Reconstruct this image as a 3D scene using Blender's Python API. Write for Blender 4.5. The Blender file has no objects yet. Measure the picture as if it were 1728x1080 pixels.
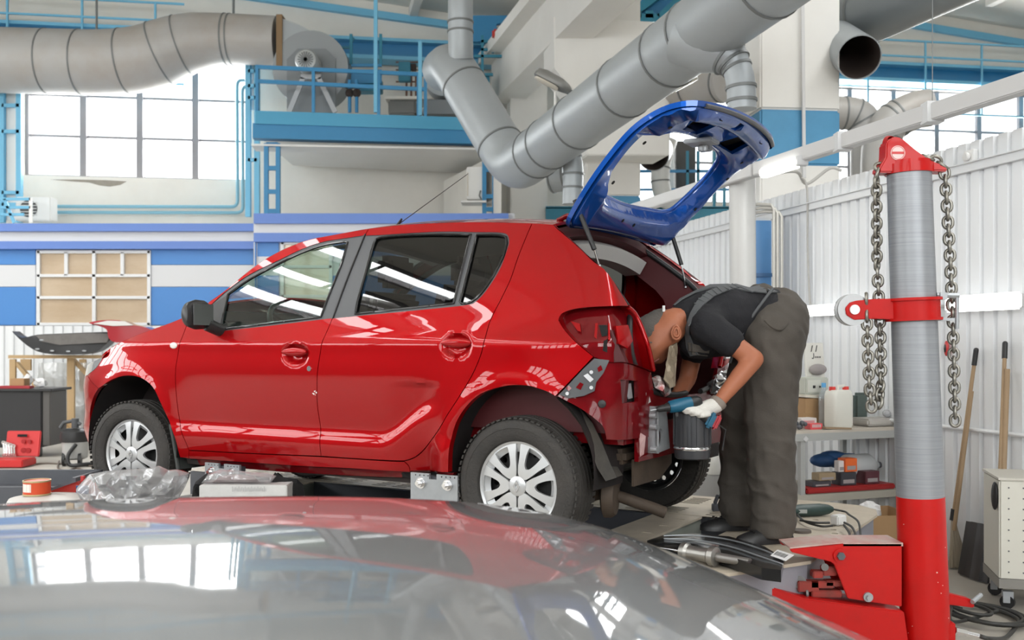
import bpy, bmesh, math, random
import numpy as np
from mathutils import Vector, Matrix, noise
from mathutils.geometry import delaunay_2d_cdt
from mathutils.bvhtree import BVHTree

random.seed(7)
scene = bpy.context.scene
COL = scene.collection
PI = math.pi

# ------------------------------------------------------------------ camera
FPX, HOR, CAMZ = 1700.0, 582.0, 1.385          # focal length and horizon row in pixels of the 1728x1080 frame
cam_data = bpy.data.cameras.new('camera')
cam_data.sensor_width = 36.0
cam_data.lens = FPX / 1728 * 36.0
cam_data.shift_y = (HOR - 540) / 1728
cam_data.clip_start = 0.05
cam_data.clip_end = 200
cam_data.dof.use_dof = True
cam_data.dof.focus_distance = 4.7
cam_data.dof.aperture_fstop = 4.0
cam = bpy.data.objects.new('camera', cam_data)
COL.objects.link(cam)
cam.location = (0, 0, CAMZ)
cam.rotation_euler = (PI / 2, 0, 0)
scene.camera = cam

# ------------------------------------------------------------------ world, daylight, exposure
world = bpy.data.worlds.new('overcast_sky')
scene.world = world
world.use_nodes = True
bg = world.node_tree.nodes['Background']
bg.inputs[0].default_value = (0.93, 0.97, 1.0, 1)
bg.inputs[1].default_value = 2.2
vs = scene.view_settings
vs.view_transform = 'Standard'
vs.look = 'None'
vs.exposure = 0.35
vs.gamma = 1.0
vs.use_curve_mapping = False
scene.cycles.use_denoising = True
scene.cycles.max_bounces = 10
scene.cycles.transparent_max_bounces = 16
scene.cycles.diffuse_bounces = 5
scene.cycles.glossy_bounces = 5
scene.cycles.caustics_reflective = False
scene.cycles.caustics_refractive = False
scene.cycles.sample_clamp_indirect = 6.0


def area_light(name, loc, aim, sx, sy, power, color=(1, 1, 1)):
    ld = bpy.data.lights.new(name, 'AREA')
    ld.shape = 'RECTANGLE'
    ld.size, ld.size_y = sx, sy
    ld.energy = power
    ld.color = color
    o = bpy.data.objects.new(name, ld)
    COL.objects.link(o)
    o.location = loc
    d = Vector(aim) - Vector(loc)
    o.rotation_euler = d.to_track_quat('-Z', 'Y').to_euler()
    return o


# daylight standing outside the big windows and the roof lights of the hall
DAY = (1.0, 0.985, 0.96)
area_light('daylight_back_window', (-7.02, 19.4, 5.66), (-7.02, 0, 4.6), 4.2, 2.4, 330, DAY)
area_light('daylight_back_window', (7.6, 21.8, 5.55), (6.6, 0, 4.4), 10.6, 2.6, 800, DAY)
area_light('daylight_front_window', (-9.0, -9.4, 4.2), (-8.0, 4, 3.4), 11.0, 3.4, 600, DAY)
area_light('daylight_front_window', (4.3, -9.4, 4.9), (4.3, 4, 3.6), 11.0, 4.0, 750, DAY)
area_light('daylight_left_window', (-18.4, 5.0, 4.9), (0, 5.0, 3.6), 20.0, 2.4, 800, DAY)
for sx_, sw_, sz_l, watts in ((-10.2, .8, 7.93, 640), (-8.8, .6, 8.07, 520), (-7.42, .56, 8.2, 480), (5.8, 1.2, 8.35, 950)):    # strips of roof lights
    l = area_light('daylight_roof_light', (sx_, 1.8, sz_l), (sx_, 1.8, 0), sw_, 22.0, watts, DAY)
    l.rotation_euler = (.0195, 0, 0)


# ------------------------------------------------------------------ pixel helpers
def at(px, py, d):
    """world point on the ray of pixel (px, py) at depth d"""
    return Vector(((px - 864) / FPX * d, d, CAMZ - (py - HOR) / FPX * d))


def on(px, py, z=0.0):
    """world point on the ray of pixel (px, py) at height z"""
    d = (CAMZ - z) * FPX / (py - HOR)
    return at(px, py, d)


def pxm(d):
    return d / FPX


# ------------------------------------------------------------------ materials
MATS = {}


def mat(name, color=(.5, .5, .5), rough=.5, metal=0.0, spec=.5, coat=0.0, coat_rough=.03, coat_ior=1.5, emit=None, emit_s=0.0,
        noise_scale=None, noise_amt=0.0, noise_col=None, bump=0.0, bump_scale=60.0, rough_var=0.0, trans=0.0, alpha=1.0,
        sheen=0.0, stretch=(1, 1, 1), contrast=(.35, .7)):
    if name in MATS:
        return MATS[name]
    m = bpy.data.materials.new(name)
    m.use_nodes = True
    nt = m.node_tree
    b = nt.nodes['Principled BSDF']
    b.inputs['Base Color'].default_value = (*color, 1)
    b.inputs['Roughness'].default_value = rough
    b.inputs['Metallic'].default_value = metal
    b.inputs['Specular IOR Level'].default_value = spec
    b.inputs['Coat Weight'].default_value = coat
    b.inputs['Coat Roughness'].default_value = coat_rough
    b.inputs['Coat IOR'].default_value = coat_ior
    b.inputs['Transmission Weight'].default_value = trans
    b.inputs['Alpha'].default_value = alpha
    b.inputs['Sheen Weight'].default_value = sheen
    if emit:
        b.inputs['Emission Color'].default_value = (*emit, 1)
        b.inputs['Emission Strength'].default_value = emit_s
    tc = None
    if noise_scale or bump:
        tc = nt.nodes.new('ShaderNodeTexCoord')
        mp = nt.nodes.new('ShaderNodeMapping')
        mp.inputs['Scale'].default_value = stretch
        nt.links.new(tc.outputs['Object'], mp.inputs[0])
    if noise_scale:
        n = nt.nodes.new('ShaderNodeTexNoise')
        n.inputs['Scale'].default_value = noise_scale
        n.inputs['Detail'].default_value = 6
        n.inputs['Roughness'].default_value = .65
        nt.links.new(mp.outputs[0], n.inputs['Vector'])
        mr = nt.nodes.new('ShaderNodeMapRange')
        mr.inputs['From Min'].default_value = contrast[0]
        mr.inputs['From Max'].default_value = contrast[1]
        mr.inputs['To Max'].default_value = noise_amt
        nt.links.new(n.outputs['Fac'], mr.inputs[0])
        mx = nt.nodes.new('ShaderNodeMix')
        mx.data_type = 'RGBA'
        mx.inputs[6].default_value = (*color, 1)
        mx.inputs[7].default_value = (*(noise_col or tuple(c * .6 for c in color)), 1)
        nt.links.new(mr.outputs[0], mx.inputs[0])
        nt.links.new(mx.outputs[2], b.inputs['Base Color'])
        if rough_var:
            m2 = nt.nodes.new('ShaderNodeMapRange')
            m2.inputs['To Min'].default_value = rough
            m2.inputs['To Max'].default_value = min(1, rough + rough_var)
            nt.links.new(n.outputs['Fac'], m2.inputs[0])
            nt.links.new(m2.outputs[0], b.inputs['Roughness'])
    if bump:
        n2 = nt.nodes.new('ShaderNodeTexNoise')
        n2.inputs['Scale'].default_value = bump_scale
        n2.inputs['Detail'].default_value = 4
        nt.links.new(mp.outputs[0], n2.inputs['Vector'])
        bp = nt.nodes.new('ShaderNodeBump')
        bp.inputs['Strength'].default_value = bump
        bp.inputs['Distance'].default_value = .02
        nt.links.new(n2.outputs['Fac'], bp.inputs['Height'])
        nt.links.new(bp.outputs[0], b.inputs['Normal'])
    MATS[name] = m
    return m


def glass_mat(name, tint, refl=1.0, rough=0.0, base=0.04, milky=0.0, milky_col=(.9, .9, .9)):
    """thin pane: tinted see-through plus a Fresnel mirror reflection"""
    if name in MATS:
        return MATS[name]
    m = bpy.data.materials.new(name)
    m.use_nodes = True
    nt = m.node_tree
    nt.nodes.remove(nt.nodes['Principled BSDF'])
    out = nt.nodes['Material Output']
    tr = nt.nodes.new('ShaderNodeBsdfTransparent')
    tr.inputs[0].default_value = (*tint, 1)
    gl = nt.nodes.new('ShaderNodeBsdfGlossy')
    gl.inputs['Roughness'].default_value = rough
    lw = nt.nodes.new('ShaderNodeLayerWeight')
    lw.inputs['Blend'].default_value = .5
    pw5 = nt.nodes.new('ShaderNodeMath')
    pw5.operation = 'POWER'
    pw5.inputs[1].default_value = 4.0
    nt.links.new(lw.outputs['Facing'], pw5.inputs[0])
    mu = nt.nodes.new('ShaderNodeMath')
    mu.operation = 'MULTIPLY_ADD'
    mu.use_clamp = True
    mu.inputs[1].default_value = refl
    mu.inputs[2].default_value = base
    nt.links.new(pw5.outputs[0], mu.inputs[0])
    mx = nt.nodes.new('ShaderNodeMixShader')
    nt.links.new(mu.outputs[0], mx.inputs[0])
    if milky:
        df = nt.nodes.new('ShaderNodeBsdfDiffuse')
        df.inputs[0].default_value = (*milky_col, 1)
        m0 = nt.nodes.new('ShaderNodeMixShader')
        m0.inputs[0].default_value = milky
        nt.links.new(tr.outputs[0], m0.inputs[1])
        nt.links.new(df.outputs[0], m0.inputs[2])
        nt.links.new(m0.outputs[0], mx.inputs[1])
    else:
        nt.links.new(tr.outputs[0], mx.inputs[1])
    nt.links.new(gl.outputs[0], mx.inputs[2])
    nt.links.new(mx.outputs[0], out.inputs[0])
    MATS[name] = m
    return m


# ------------------------------------------------------------------ mesh builder
class MB:
    def __init__(self):
        self.v, self.f = [], []

    def add(self, vs_, fs_):
        n = len(self.v)
        self.v += [tuple(p) for p in vs_]
        self.f += [tuple(i + n for i in f) for f in fs_]
        return self

    def box(self, c, s, R=None):
        c = Vector(c)
        h = Vector(s) / 2
        vs_ = []
        for sx in (-1, 1):
            for sy in (-1, 1):
                for sz in (-1, 1):
                    p = Vector((sx * h.x, sy * h.y, sz * h.z))
                    if R is not None:
                        p = R @ p
                    vs_.append(c + p)
        return self.add(vs_, [(0, 1, 3, 2), (4, 6, 7, 5), (0, 4, 5, 1), (2, 3, 7, 6), (0, 2, 6, 4), (1, 5, 7, 3)])

    def bounds(self, x0, x1, y0, y1, z0, z1):
        return self.box(((x0 + x1) / 2, (y0 + y1) / 2, (z0 + z1) / 2), (abs(x1 - x0), abs(y1 - y0), abs(z1 - z0)))

    def bar(self, a, b, w, h=None, up=(0, 0, 1)):
        """square bar from a to b"""
        a, b = Vector(a), Vector(b)
        h = h or w
        d = b - a
        L = d.length
        if L < 1e-6:
            return self
        d.normalize()
        u = Vector(up)
        if abs(d.dot(u)) > .98:
            u = Vector((0, 1, 0))
        s = d.cross(u).normalized()
        t = s.cross(d)
        R = Matrix((d, s, t)).transposed()
        return self.box((a + b) / 2, (L, w, h), R)

    def ring(self, c, d, r, n, r2=None, up=None, ph=0):
        d = Vector(d).normalized()
        u = Vector(up) if up else (Vector((0, 0, 1)) if abs(d.z) < .9 else Vector((1, 0, 0)))
        s = d.cross(u).normalized()
        t = s.cross(d).normalized()
        c = Vector(c)
        return [c + s * (math.cos(ph + 2 * PI * k / n) * r) + t * (math.sin(ph + 2 * PI * k / n) * (r2 or r)) for k in range(n)]

    def loft(self, rings, cap0=True, cap1=True, closed=False):
        n = len(rings[0])
        vs_ = [p for r in rings for p in r]
        fs_ = []
        m = len(rings)
        for i in range(m if closed else m - 1):
            for k in range(n):
                a = i * n + k
                b = i * n + (k + 1) % n
                j = (i + 1) % m
                fs_.append((a, b, j * n + (k + 1) % n, j * n + k))
        if not closed:
            if cap0:
                fs_.append(tuple(range(n - 1, -1, -1)))
            if cap1:
                fs_.append(tuple((m - 1) * n + k for k in range(n)))
        return self.add(vs_, fs_)

    def cyl(self, a, b, r0, r1=None, n=20, cap=True):
        a, b = Vector(a), Vector(b)
        d = b - a
        r1 = r0 if r1 is None else r1
        return self.loft([self.ring(a, d, r0, n), self.ring(b, d, r1, n)], cap, cap)

    def tube(self, pts, r, n=10, cap=True, closed=False, rr=None):
        """round tube along a polyline with parallel transport"""
        pts = [Vector(p) for p in pts]
        m = len(pts)
        rings = []
        prev = None
        for i, p in enumerate(pts):
            if closed:
                d = (pts[(i + 1) % m] - pts[i - 1])
            else:
                d = (pts[min(i + 1, m - 1)] - pts[max(i - 1, 0)])
            d.normalize()
            if prev is None:
                u = Vector((0, 0, 1)) if abs(d.z) < .9 else Vector((1, 0, 0))
                s = d.cross(u).normalized()
            else:
                s = (prev - d * prev.dot(d)).normalized()
            prev = s
            t = d.cross(s).normalized()
            rad = rr[i] if rr else r
            rings.append([p + s * math.cos(2 * PI * k / n) * rad + t * math.sin(2 * PI * k / n) * rad for k in range(n)])
        return self.loft(rings, cap, cap, closed)

    def lathe(self, prof, c, axis, n=32, up=None, closed=False):
        """prof: list of (offset along axis, radius)"""
        axis = Vector(axis).normalized()
        rings = [self.ring(Vector(c) + axis * h, axis, max(r, 1e-4), n, up=up) for h, r in prof]
        return self.loft(rings, not closed, not closed, closed)

    def prism(self, poly, vec):
        """planar polygon (3D points) extruded by vec"""
        n = len(poly)
        vec = Vector(vec)
        vs_ = [Vector(p) for p in poly] + [Vector(p) + vec for p in poly]
        fs_ = [tuple(range(n - 1, -1, -1)), tuple(range(n, 2 * n))]
        fs_ += [(k, (k + 1) % n, n + (k + 1) % n, n + k) for k in range(n)]
        return self.add(vs_, fs_)

    def plate(self, outer, holes, mapf, thick, nrm):
        """2D polygon with holes, mapped to 3D by mapf((x,y)) and given thickness along nrm"""
        pts = []
        edges = []
        for loop in [outer] + list(holes):
            s = len(pts)
            pts += [Vector(p) for p in loop]
            edges += [(s + k, s + (k + 1) % len(loop)) for k in range(len(loop))]
        ov, oe, of, _, _, _ = delaunay_2d_cdt(pts, edges, [], 2, 1e-6)
        if holes:
            keep = []
            for f in of:
                c = sum((ov[i] for i in f), Vector((0, 0))) / len(f)
                if inside(c, outer) and not any(inside(c, h) for h in holes):
                    keep.append(tuple(f))
            of = keep
        else:
            of = [tuple(f) for f in of if inside(sum((ov[i] for i in f), Vector((0, 0))) / len(f), outer)]
        nrm = Vector(nrm)
        top = [Vector(mapf(p)) for p in ov]
        n = len(top)
        cnt = {}
        for f in of:
            for k in range(len(f)):
                e = (f[k], f[(k + 1) % len(f)])
                cnt[tuple(sorted(e))] = cnt.get(tuple(sorted(e)), []) + [e]
        fs_ = list(of) + [tuple(n + i for i in reversed(f)) for f in of]
        for e, l in cnt.items():
            if len(l) == 1:
                a, b = l[0]
                fs_.append((b, a, n + a, n + b))
        return self.add(top + [p - nrm * thick for p in top], fs_)

    def sphere(self, c, r, n=14, m=8, s=(1, 1, 1), R=None):
        rings = []
        c = Vector(c)
        for i in range(m + 1):
            th = PI * i / m
            ring = []
            for k in range(n):
                p = Vector((math.sin(th) * math.cos(2 * PI * k / n) * s[0], math.sin(th) * math.sin(2 * PI * k / n) * s[1], math.cos(th) * s[2])) * r
                if R is not None:
                    p = R @ p
                ring.append(c + p)
            rings.append(ring)
        return self.loft(rings, False, False)

    def mesh(self, name):
        me = bpy.data.meshes.new(name)
        me.from_pydata([tuple(p) for p in self.v], [], self.f)
        me.validate()
        return me

    def build(self, name, material, parent=None, smooth=None, bevel=0.0, fix=True, local=False, bevel_seg=2):
        me = self.mesh(name)
        if fix:
            bm = bmesh.new()
            bm.from_mesh(me)
            bmesh.ops.remove_doubles(bm, verts=bm.verts, dist=1e-6)
            bmesh.ops.recalc_face_normals(bm, faces=bm.faces)
            if bevel:
                ed = [e for e in bm.edges if len(e.link_faces) == 2 and e.calc_face_angle(0) > .6]
                bmesh.ops.bevel(bm, geom=ed, offset=bevel, segments=bevel_seg, affect='EDGES', clamp_overlap=True)
            bm.to_mesh(me)
            bm.free()
        return link(name, me, material, parent, smooth, local)


def inside(p, poly):
    x, y = p[0], p[1]
    c = False
    n = len(poly)
    j = n - 1
    for i in range(n):
        xi, yi = poly[i][0], poly[i][1]
        xj, yj = poly[j][0], poly[j][1]
        if (yi > y) != (yj > y) and x < (xj - xi) * (y - yi) / (yj - yi) + xi:
            c = not c
        j = i
    return c


def shade(me, angle):
    """smooth shading with sharp edges beyond the angle (degrees)"""
    for p in me.polygons:
        p.use_smooth = True
    bm = bmesh.new()
    bm.from_mesh(me)
    a = math.radians(angle)
    for e in bm.edges:
        e.smooth = not (len(e.link_faces) != 2 or e.calc_face_angle(0) > a)
    bm.to_mesh(me)
    bm.free()


def link(name, me, material, parent=None, smooth=None, local=False):
    o = bpy.data.objects.new(name, me)
    COL.objects.link(o)
    if material:
        if not me.materials:
            me.materials.append(material)
    if smooth is not None:
        shade(me, smooth)
    if parent is not None:
        o.parent = parent
        if not local:
            w = WORLD.get(parent.name)
            if w is not None:
                o.matrix_parent_inverse = w.inverted()
    return o


WORLD = {}


def thing(name, label, cat, loc=(0, 0, 0), group=None, rotz=0.0):
    """an Empty at the base of a thing; its parts are built in world coordinates unless local=True"""
    o = bpy.data.objects.new(name, None)
    COL.objects.link(o)
    o.location = loc
    o.rotation_euler = (0, 0, rotz)
    o.empty_display_size = .1
    WORLD[o.name] = Matrix.Translation(Vector(loc)) @ Matrix.Rotation(rotz, 4, 'Z')
    tag(o, label, cat, group)
    return o


def tag(o, label, cat, group=None):
    o['label'] = label
    o['category'] = cat
    if group:
        o['group'] = group
    return o


def struct(o):
    o['kind'] = 'structure'
    return o


def copy_tree(o, parent=None):
    c = o.copy()
    COL.objects.link(c)
    if parent is not None:
        c.parent = parent
    for ch in [k for k in COL.objects if k.parent == o]:
        copy_tree(ch, c)
    return c


def smooth_pts(pts, step=None, closed=False, n=8):
    """Catmull-Rom through points (tuples of any dimension)"""
    P = [np.array(p, float) for p in pts]
    out = []
    m = len(P)
    rng = range(m) if closed else range(m - 1)
    for i in rng:
        p0 = P[i - 1] if (closed or i > 0) else P[0]
        p1 = P[i]
        p2 = P[(i + 1) % m]
        p3 = P[(i + 2) % m] if (closed or i + 2 < m) else P[-1]
        k = n if step is None else max(1, int(np.linalg.norm(p2 - p1) / step + .5))
        for j in range(k):
            t = j / k
            out.append(.5 * ((2 * p1) + (-p0 + p2) * t + (2 * p0 - 5 * p1 + 4 * p2 - p3) * t * t + (-p0 + 3 * p1 - 3 * p2 + p3) * t ** 3))
    if not closed:
        out.append(P[-1])
    return out


def text_mesh(body, size, name='lettering', extrude=.0006, bold=False):
    """flat lettering as a mesh centred on the origin in the XY plane"""
    cu = bpy.data.curves.new(name, 'FONT')
    cu.body = body
    cu.size = size
    cu.extrude = extrude
    cu.align_x = 'CENTER'
    cu.align_y = 'CENTER'
    if bold:
        cu.offset = size * .015
    o = bpy.data.objects.new(name, cu)
    COL.objects.link(o)
    dg = bpy.context.evaluated_depsgraph_get()
    me = bpy.data.meshes.new_from_object(o.evaluated_get(dg))
    bpy.data.objects.remove(o)
    bpy.data.curves.remove(cu)
    me.name = name
    return me


def evaluated(o):
    """bake an object's modifiers into its mesh"""
    dg = bpy.context.evaluated_depsgraph_get()
    me = bpy.data.meshes.new_from_object(o.evaluated_get(dg))
    mats = [m for m in o.data.materials]
    o.modifiers.clear()
    o.data = me
    me.materials.clear()
    for m in mats:
        me.materials.append(m)
    return o
# ================================================================== SETTING
M_wall = mat('painted_wall', (.78, .75, .69), .7, noise_scale=1.3, noise_amt=.35, noise_col=(.62, .58, .51))
M_white = mat('white_plaster', (.80, .79, .76), .65, noise_scale=1.1, noise_amt=.3, noise_col=(.66, .64, .60))
M_floor = mat('concrete_floor', (.50, .47, .42), .45, noise_scale=.9, noise_amt=.6, noise_col=(.36, .33, .29), rough_var=.25)
M_skyblue = mat('sky_blue_paint', (.028, .22, .44), .42, noise_scale=3, noise_amt=.25, noise_col=(.03, .2, .4))
M_lightblue = mat('light_and_lit_blue_paint', (.16, .47, .68), .45, noise_scale=3, noise_amt=.2, noise_col=(.12, .36, .55))  # light blue paint; on the crane beam it paints in window light
M_teal = mat('teal_paint', (.02, .20, .30), .45)
M_boothblue = mat('booth_blue', (.07, .25, .62), .4)
M_violetblue = mat('violet_blue_trim', (.13, .24, .62), .45)
M_boothwhite = mat('booth_white', (.70, .71, .73), .45)
M_mullion = mat('window_frame_grey', (.25, .24, .25), .5)
M_pane = glass_mat('window_pane', (.97, .99, 1.0), refl=.5, base=.01)
M_roof = mat('roof_panel', (.78, .76, .71), .7, noise_scale=.7, noise_amt=.3, noise_col=(.66, .63, .58))
M_pipe = mat('thin_blue_pipe', (.20, .42, .52), .4)

# ---- floor
struct(MB().bounds(-18.3, 15.3, -9.3, 24, -.2, 0).build('floor', M_floor))
SL = .157
BACK0 = 20.0


def bwd(px):
    return BACK0 / (1 - SL * (px - 864) / FPX)


def bw(px, py, off=0.0):
    """point of pixel on the back wall plane (off metres in front of it)"""
    return at(px, py, (BACK0 - off) / (1 - SL * (px - 864) / FPX))


def bmap(off=0.0):
    return lambda p: (p[0], BACK0 + SL * p[0] - off, p[1])


def rect(x0, x1, z0, z1):
    return [(x0, z0), (x1, z0), (x1, z1), (x0, z1)]


WN = [0]


def window(x0, x1, z0, z1, nx, nz, mapf, nrm, heavy=.09, light=.045, name=None, open_rows=()):
    """grid window: frame bars and one pane per field; mapf((s,z), off)"""
    WN[0] += 1
    fr = MB()
    nrm = Vector(nrm)

    def bar(a, b, w, dep):
        A, B = Vector(mapf(a)), Vector(mapf(b))
        fr.bar(A, B, dep, w) if abs(a[1] - b[1]) < 1e-6 else fr.bar(A, B, w, dep, up=nrm)
    for i in range(nx + 1):
        x = x0 + (x1 - x0) * i / nx
        bar((x, z0), (x, z1), heavy * 1.6, .12)
    for k in range(nz + 1):
        z = z0 + (z1 - z0) * k / nz
        bar((x0, z), (x1, z), light * (1.5 if k in (0, nz) else 1), .07)
    w = struct(fr.build('window_%d' % WN[0], M_mullion))
    m = None
    for i in range(nx):
        for k in range(nz):
            xa, xb = x0 + (x1 - x0) * i / nx, x0 + (x1 - x0) * (i + 1) / nx
            za, zb = z0 + (z1 - z0) * k / nz, z0 + (z1 - z0) * (k + 1) / nz
            p = MB()
            p.add([mapf((xa, za)), mapf((xb, za)), mapf((xb, zb)), mapf((xa, zb))], [(0, 1, 2, 3)])
            p.build('pane', M_pane, w, fix=False)
    return w


# ---- back wall with its two window bands
WL = (-9.02, -5.02, 4.52, 6.80)
WR = (2.2, 13.0, 4.30, 6.80)
b = MB()
b.plate(rect(-18.3, 15.3, -.1, 9.4), [rect(*WL), rect(*WR)], bmap(), .3, (0, -1, 0))
struct(b.build('wall_back', M_wall))
window(*WL, 4, 3, bmap(-.15), (0, -1, 0), heavy=.075)
window(*WR, 11, 3, bmap(-.15), (0, -1, 0), heavy=.06)
# broken plaster edge under the left window
M_bare = mat('bare_plaster', (.34, .30, .25), .9, noise_scale=6, noise_amt=.5)
b = MB()
pts = [(85, 303), (120, 306), (150, 308), (168, 313), (185, 315), (203, 312), (214, 306), (180, 304), (130, 303)]
b.prism([bw(px, py, .004) for px, py in pts], (0, .003, 0))
o = b.build('trim_2', M_bare)
struct(o)

# ---- other walls (behind and beside the camera), roof with strip lights
M_hall = mat('hall_wall', (.10, .10, .105), .8)
lw = lambda p: (-18.0, p[0], p[1])
LWIN = (-5.0, 15.0, 3.7, 6.1)
struct(MB().plate(rect(-9.3, 19, -.1, 9.4), [rect(*LWIN)], lw, .3, (1, 0, 0)).build('wall_left', M_hall))
window(*LWIN, 12, 2, lw, (1, 0, 0), heavy=.12, light=.08)
rw = lambda p: (15.0, p[0], p[1])
struct(MB().plate(rect(-9.3, 23, -.1, 9.4), [], rw, -.3, (1, 0, 0)).build('wall_right', M_hall))
fw_ = lambda p: (p[0], -9.0, p[1])
FW1, FW2 = (-14.5, -3.5, 2.5, 5.9), (-1.2, 9.8, 2.9, 6.9)
struct(MB().plate(rect(-18.3, 15.3, -.1, 9.4), [rect(*FW1), rect(*FW2)], fw_, .3, (0, 1, 0)).build('wall_front', M_hall))
window(*FW1, 9, 2, fw_, (0, 1, 0), heavy=.14, light=.08)
window(*FW2, 6, 2, fw_, (0, 1, 0), heavy=.14, light=.08)


def zroof(x, y):
    q = x + .2 * (y - 20)
    if q < .7:
        return 8.45 - abs(q + 7) * .095
    return 8.60 - abs(q - 7.4) * .105


rb = MB()
sky_cells = []
xs = [-18.2, -14, -12, -10.6, -9.8, -9.1, -8.5, -7.7, -7.15, -5, -3, -1, 1, 3, 5.2, 6.4, 8.4, 10.4, 12.4, 15.2]
ys = [-9.2 + 2.0 * k for k in range(17)]
ys[-1] = 23.0
for i in range(len(xs) - 1):
    for j in range(len(ys) - 1):
        xa, xb, ya, yb = xs[i], xs[i + 1], ys[j], ys[j + 1]
        c = [(xa, ya, zroof(xa, ya)), (xb, ya, zroof(xb, ya)), (xb, yb, zroof(xb, yb)), (xa, yb, zroof(xa, yb))]
        if i in (3, 5, 7, 14) and 0 <= j <= 10:
            sky_cells.append(c)
            continue
        rb.add(c, [(3, 2, 1, 0)])
        up = [(x, y, z + .12) for x, y, z in c]
        rb.add(up, [(0, 1, 2, 3)])
ceil = struct(rb.build('ceiling', M_roof, fix=False))
for c in sky_cells:
    p = MB()
    p.add([(x, y, z + .06) for x, y, z in c], [(0, 1, 2, 3)])
    p.build('roof_light_pane', M_pane, ceil, fix=False)
    fb = MB()
    for k in range(4):
        fb.bar(c[k], c[(k + 1) % 4], .09, .14)
    fb.build('roof_light_frame', M_mullion, ceil)
# roof ribs running along the hall
for q in (-12, -9.5, -7, -4.5, -2, .7, 3, 5.2, 7.4, 9.6, 11.8, 14.0):
    b = MB()
    P = [Vector((q - .2 * (y - 20), y, zroof(q - .2 * (y - 20), y) - .1)) for y in range(-9, 21, 3)] + [Vector((q - .2 * .2, 20.2, zroof(q, 20.2) - .1))]
    P = [p for p in P if -16 < p.x < 15]
    for p0, p1 in zip(P, P[1:]):
        b.bar(p0, p1, .16, .2)
    b.build('roof_rib', M_white, ceil)

# ---- blue strip under the roof slope, crane rail beam on the back wall
tn = [2]


def trim(mb, material, **kw):
    tn[0] += 1
    return struct(mb.build('trim_%d' % tn[0], material, **kw))


b = MB()
for (xa, za), (xb, zb) in (((-16, 7.38), (-7.2, 8.22)), ((-7.2, 8.22), (.4, 7.50)), ((5.2, 8.02), (7.2, 8.28)), ((7.2, 8.28), (11.3, 7.84)), ((11.3, 7.84), (14.9, 7.45))):
    A, B = Vector((xa, BACK0 + SL * xa - .06, za)), Vector((xb, BACK0 + SL * xb - .06, zb))
    b.bar(A, B, .12, .13)
trim(b, M_lightblue)
crane = thing('crane_rail_beam', 'long sky blue crane beam running across the back wall above the windows', 'beam', (0, 19.6, 6.9))
zc = 7.0
for nm, dz, off, w, h, m in (('flange', .17, .35, .42, .06, M_lightblue), ('web', 0, .30, .08, .3, M_skyblue), ('flange', -.17, .35, .42, .07, M_lightblue)):  # flanges coloured lighter to stand in for light from the windows
    b = MB()
    A = Vector((-12, BACK0 + SL * -12 - off, zc + dz))
    B = Vector((14.5, BACK0 + SL * 14.5 - off, zc + dz))
    b.bar(A, B, w, h)
    b.build(nm, m, crane)
# walkway rail standing on / hanging below the crane beam
for x in np.arange(-11.5, 14.2, 1.25):
    if -6 < x < 6:
        continue
    y = BACK0 + SL * x - .62
    MB().bar((x, y, zc - .85), (x, y, zc + .62), .035).build('rail_post', M_lightblue, crane)
for dz in (.62, .3, -.85):
    MB().bar((-11.8, BACK0 + SL * -11.8 - .62, zc + dz), (-6, BACK0 - SL * 6 - .62, zc + dz), .035).build('handrail', M_lightblue, crane)
    MB().bar((6, BACK0 + SL * 6 - .62, zc + dz), (14.2, BACK0 + SL * 14.2 - .62, zc + dz), .035).build('handrail', M_lightblue, crane)


# ---- concrete columns of the middle row
def column(c, w, dep, zband, zbandlo, zc1, name, label):
    t = thing(name, label, 'column', (c[0], c[1], 0), 'concrete columns of the middle row')
    x0, x1, y0, y1 = c[0] - w / 2, c[0] + w / 2, c[1] - dep / 2, c[1] + dep / 2
    ang = -.235
    R = Matrix.Rotation(.10, 3, 'Z')
    b = MB()
    b.box((c[0], c[1], zbandlo / 2), (w, dep, zbandlo), R)
    b.build('lower_shaft', M_white, t, bevel=.02)
    b = MB()
    b.box((c[0], c[1], (zband + zbandlo) / 2), (w * 1.002, dep * 1.002, zband - zbandlo), R)
    b.build('blue_band', mat('column_blue', (.08, .30, .52), .5, noise_scale=4, noise_amt=.25), t, bevel=.02)
    b = MB()
    b.box((c[0], c[1], (zband + zc1) / 2), (w, dep, zc1 - zband), R)
    b.build('upper_shaft', M_white, t, bevel=.02)
    return t


D_B = 10.0
cB = at(1344, 300, D_B)
cB.z = 0
colB = column((cB.x, cB.y + .4), .82, .8, 3.72, 3.17, 7.9, 'concrete_column', 'broad white concrete column with a blue band, beside the open tailgate')
b = MB()
b.bar(at(1353, 0, 9.95) + Vector((0, 0, .8)), at(1357, 300, 9.95), .03)
b.build('conduit', mat('conduit_white', (.6, .6, .6), .5), colB)
cA2 = at(1031, 300, 15.75)
colA2 = column((cA2.x, cA2.y + .4), .86, .8, 3.72, 3.17, 7.7, 'concrete_column', 'white concrete column with a blue band, seen through the tailgate opening')
cA1 = at(891, 300, 21.0)
colA1 = column((cA1.x - .05, 19.3), .70, .7, 3.6, 3.0, 7.6, 'concrete_column', 'narrow white concrete column behind the diagonal grey duct')

# corbel block and girder of the column row
t = thing('concrete_girder', 'white concrete girder with a corbel, running between the columns under the roof', 'girder', (1.0, 16, 5))
GD = 15.2
b = MB()
poly = [(935, 27), (1130, 38), (1130, 262), (990, 262), (990, 190), (966, 150), (936, 115)]
b.prism([at(px, py, GD) for px, py in poly], (-.14, .75, 0))
b.build('corbel', M_white, t, bevel=.015)
b = MB()
pa = [at(922, 74, 15.3), at(934, -40, 15.3), at(1010, -75, 14.2)]
lowA, lowB = at(924, 72, 15.4), at(829, 172, 19.2)
upA, upB = at(1000, -62, 13.6), at(816, 104, 19.2)
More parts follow.
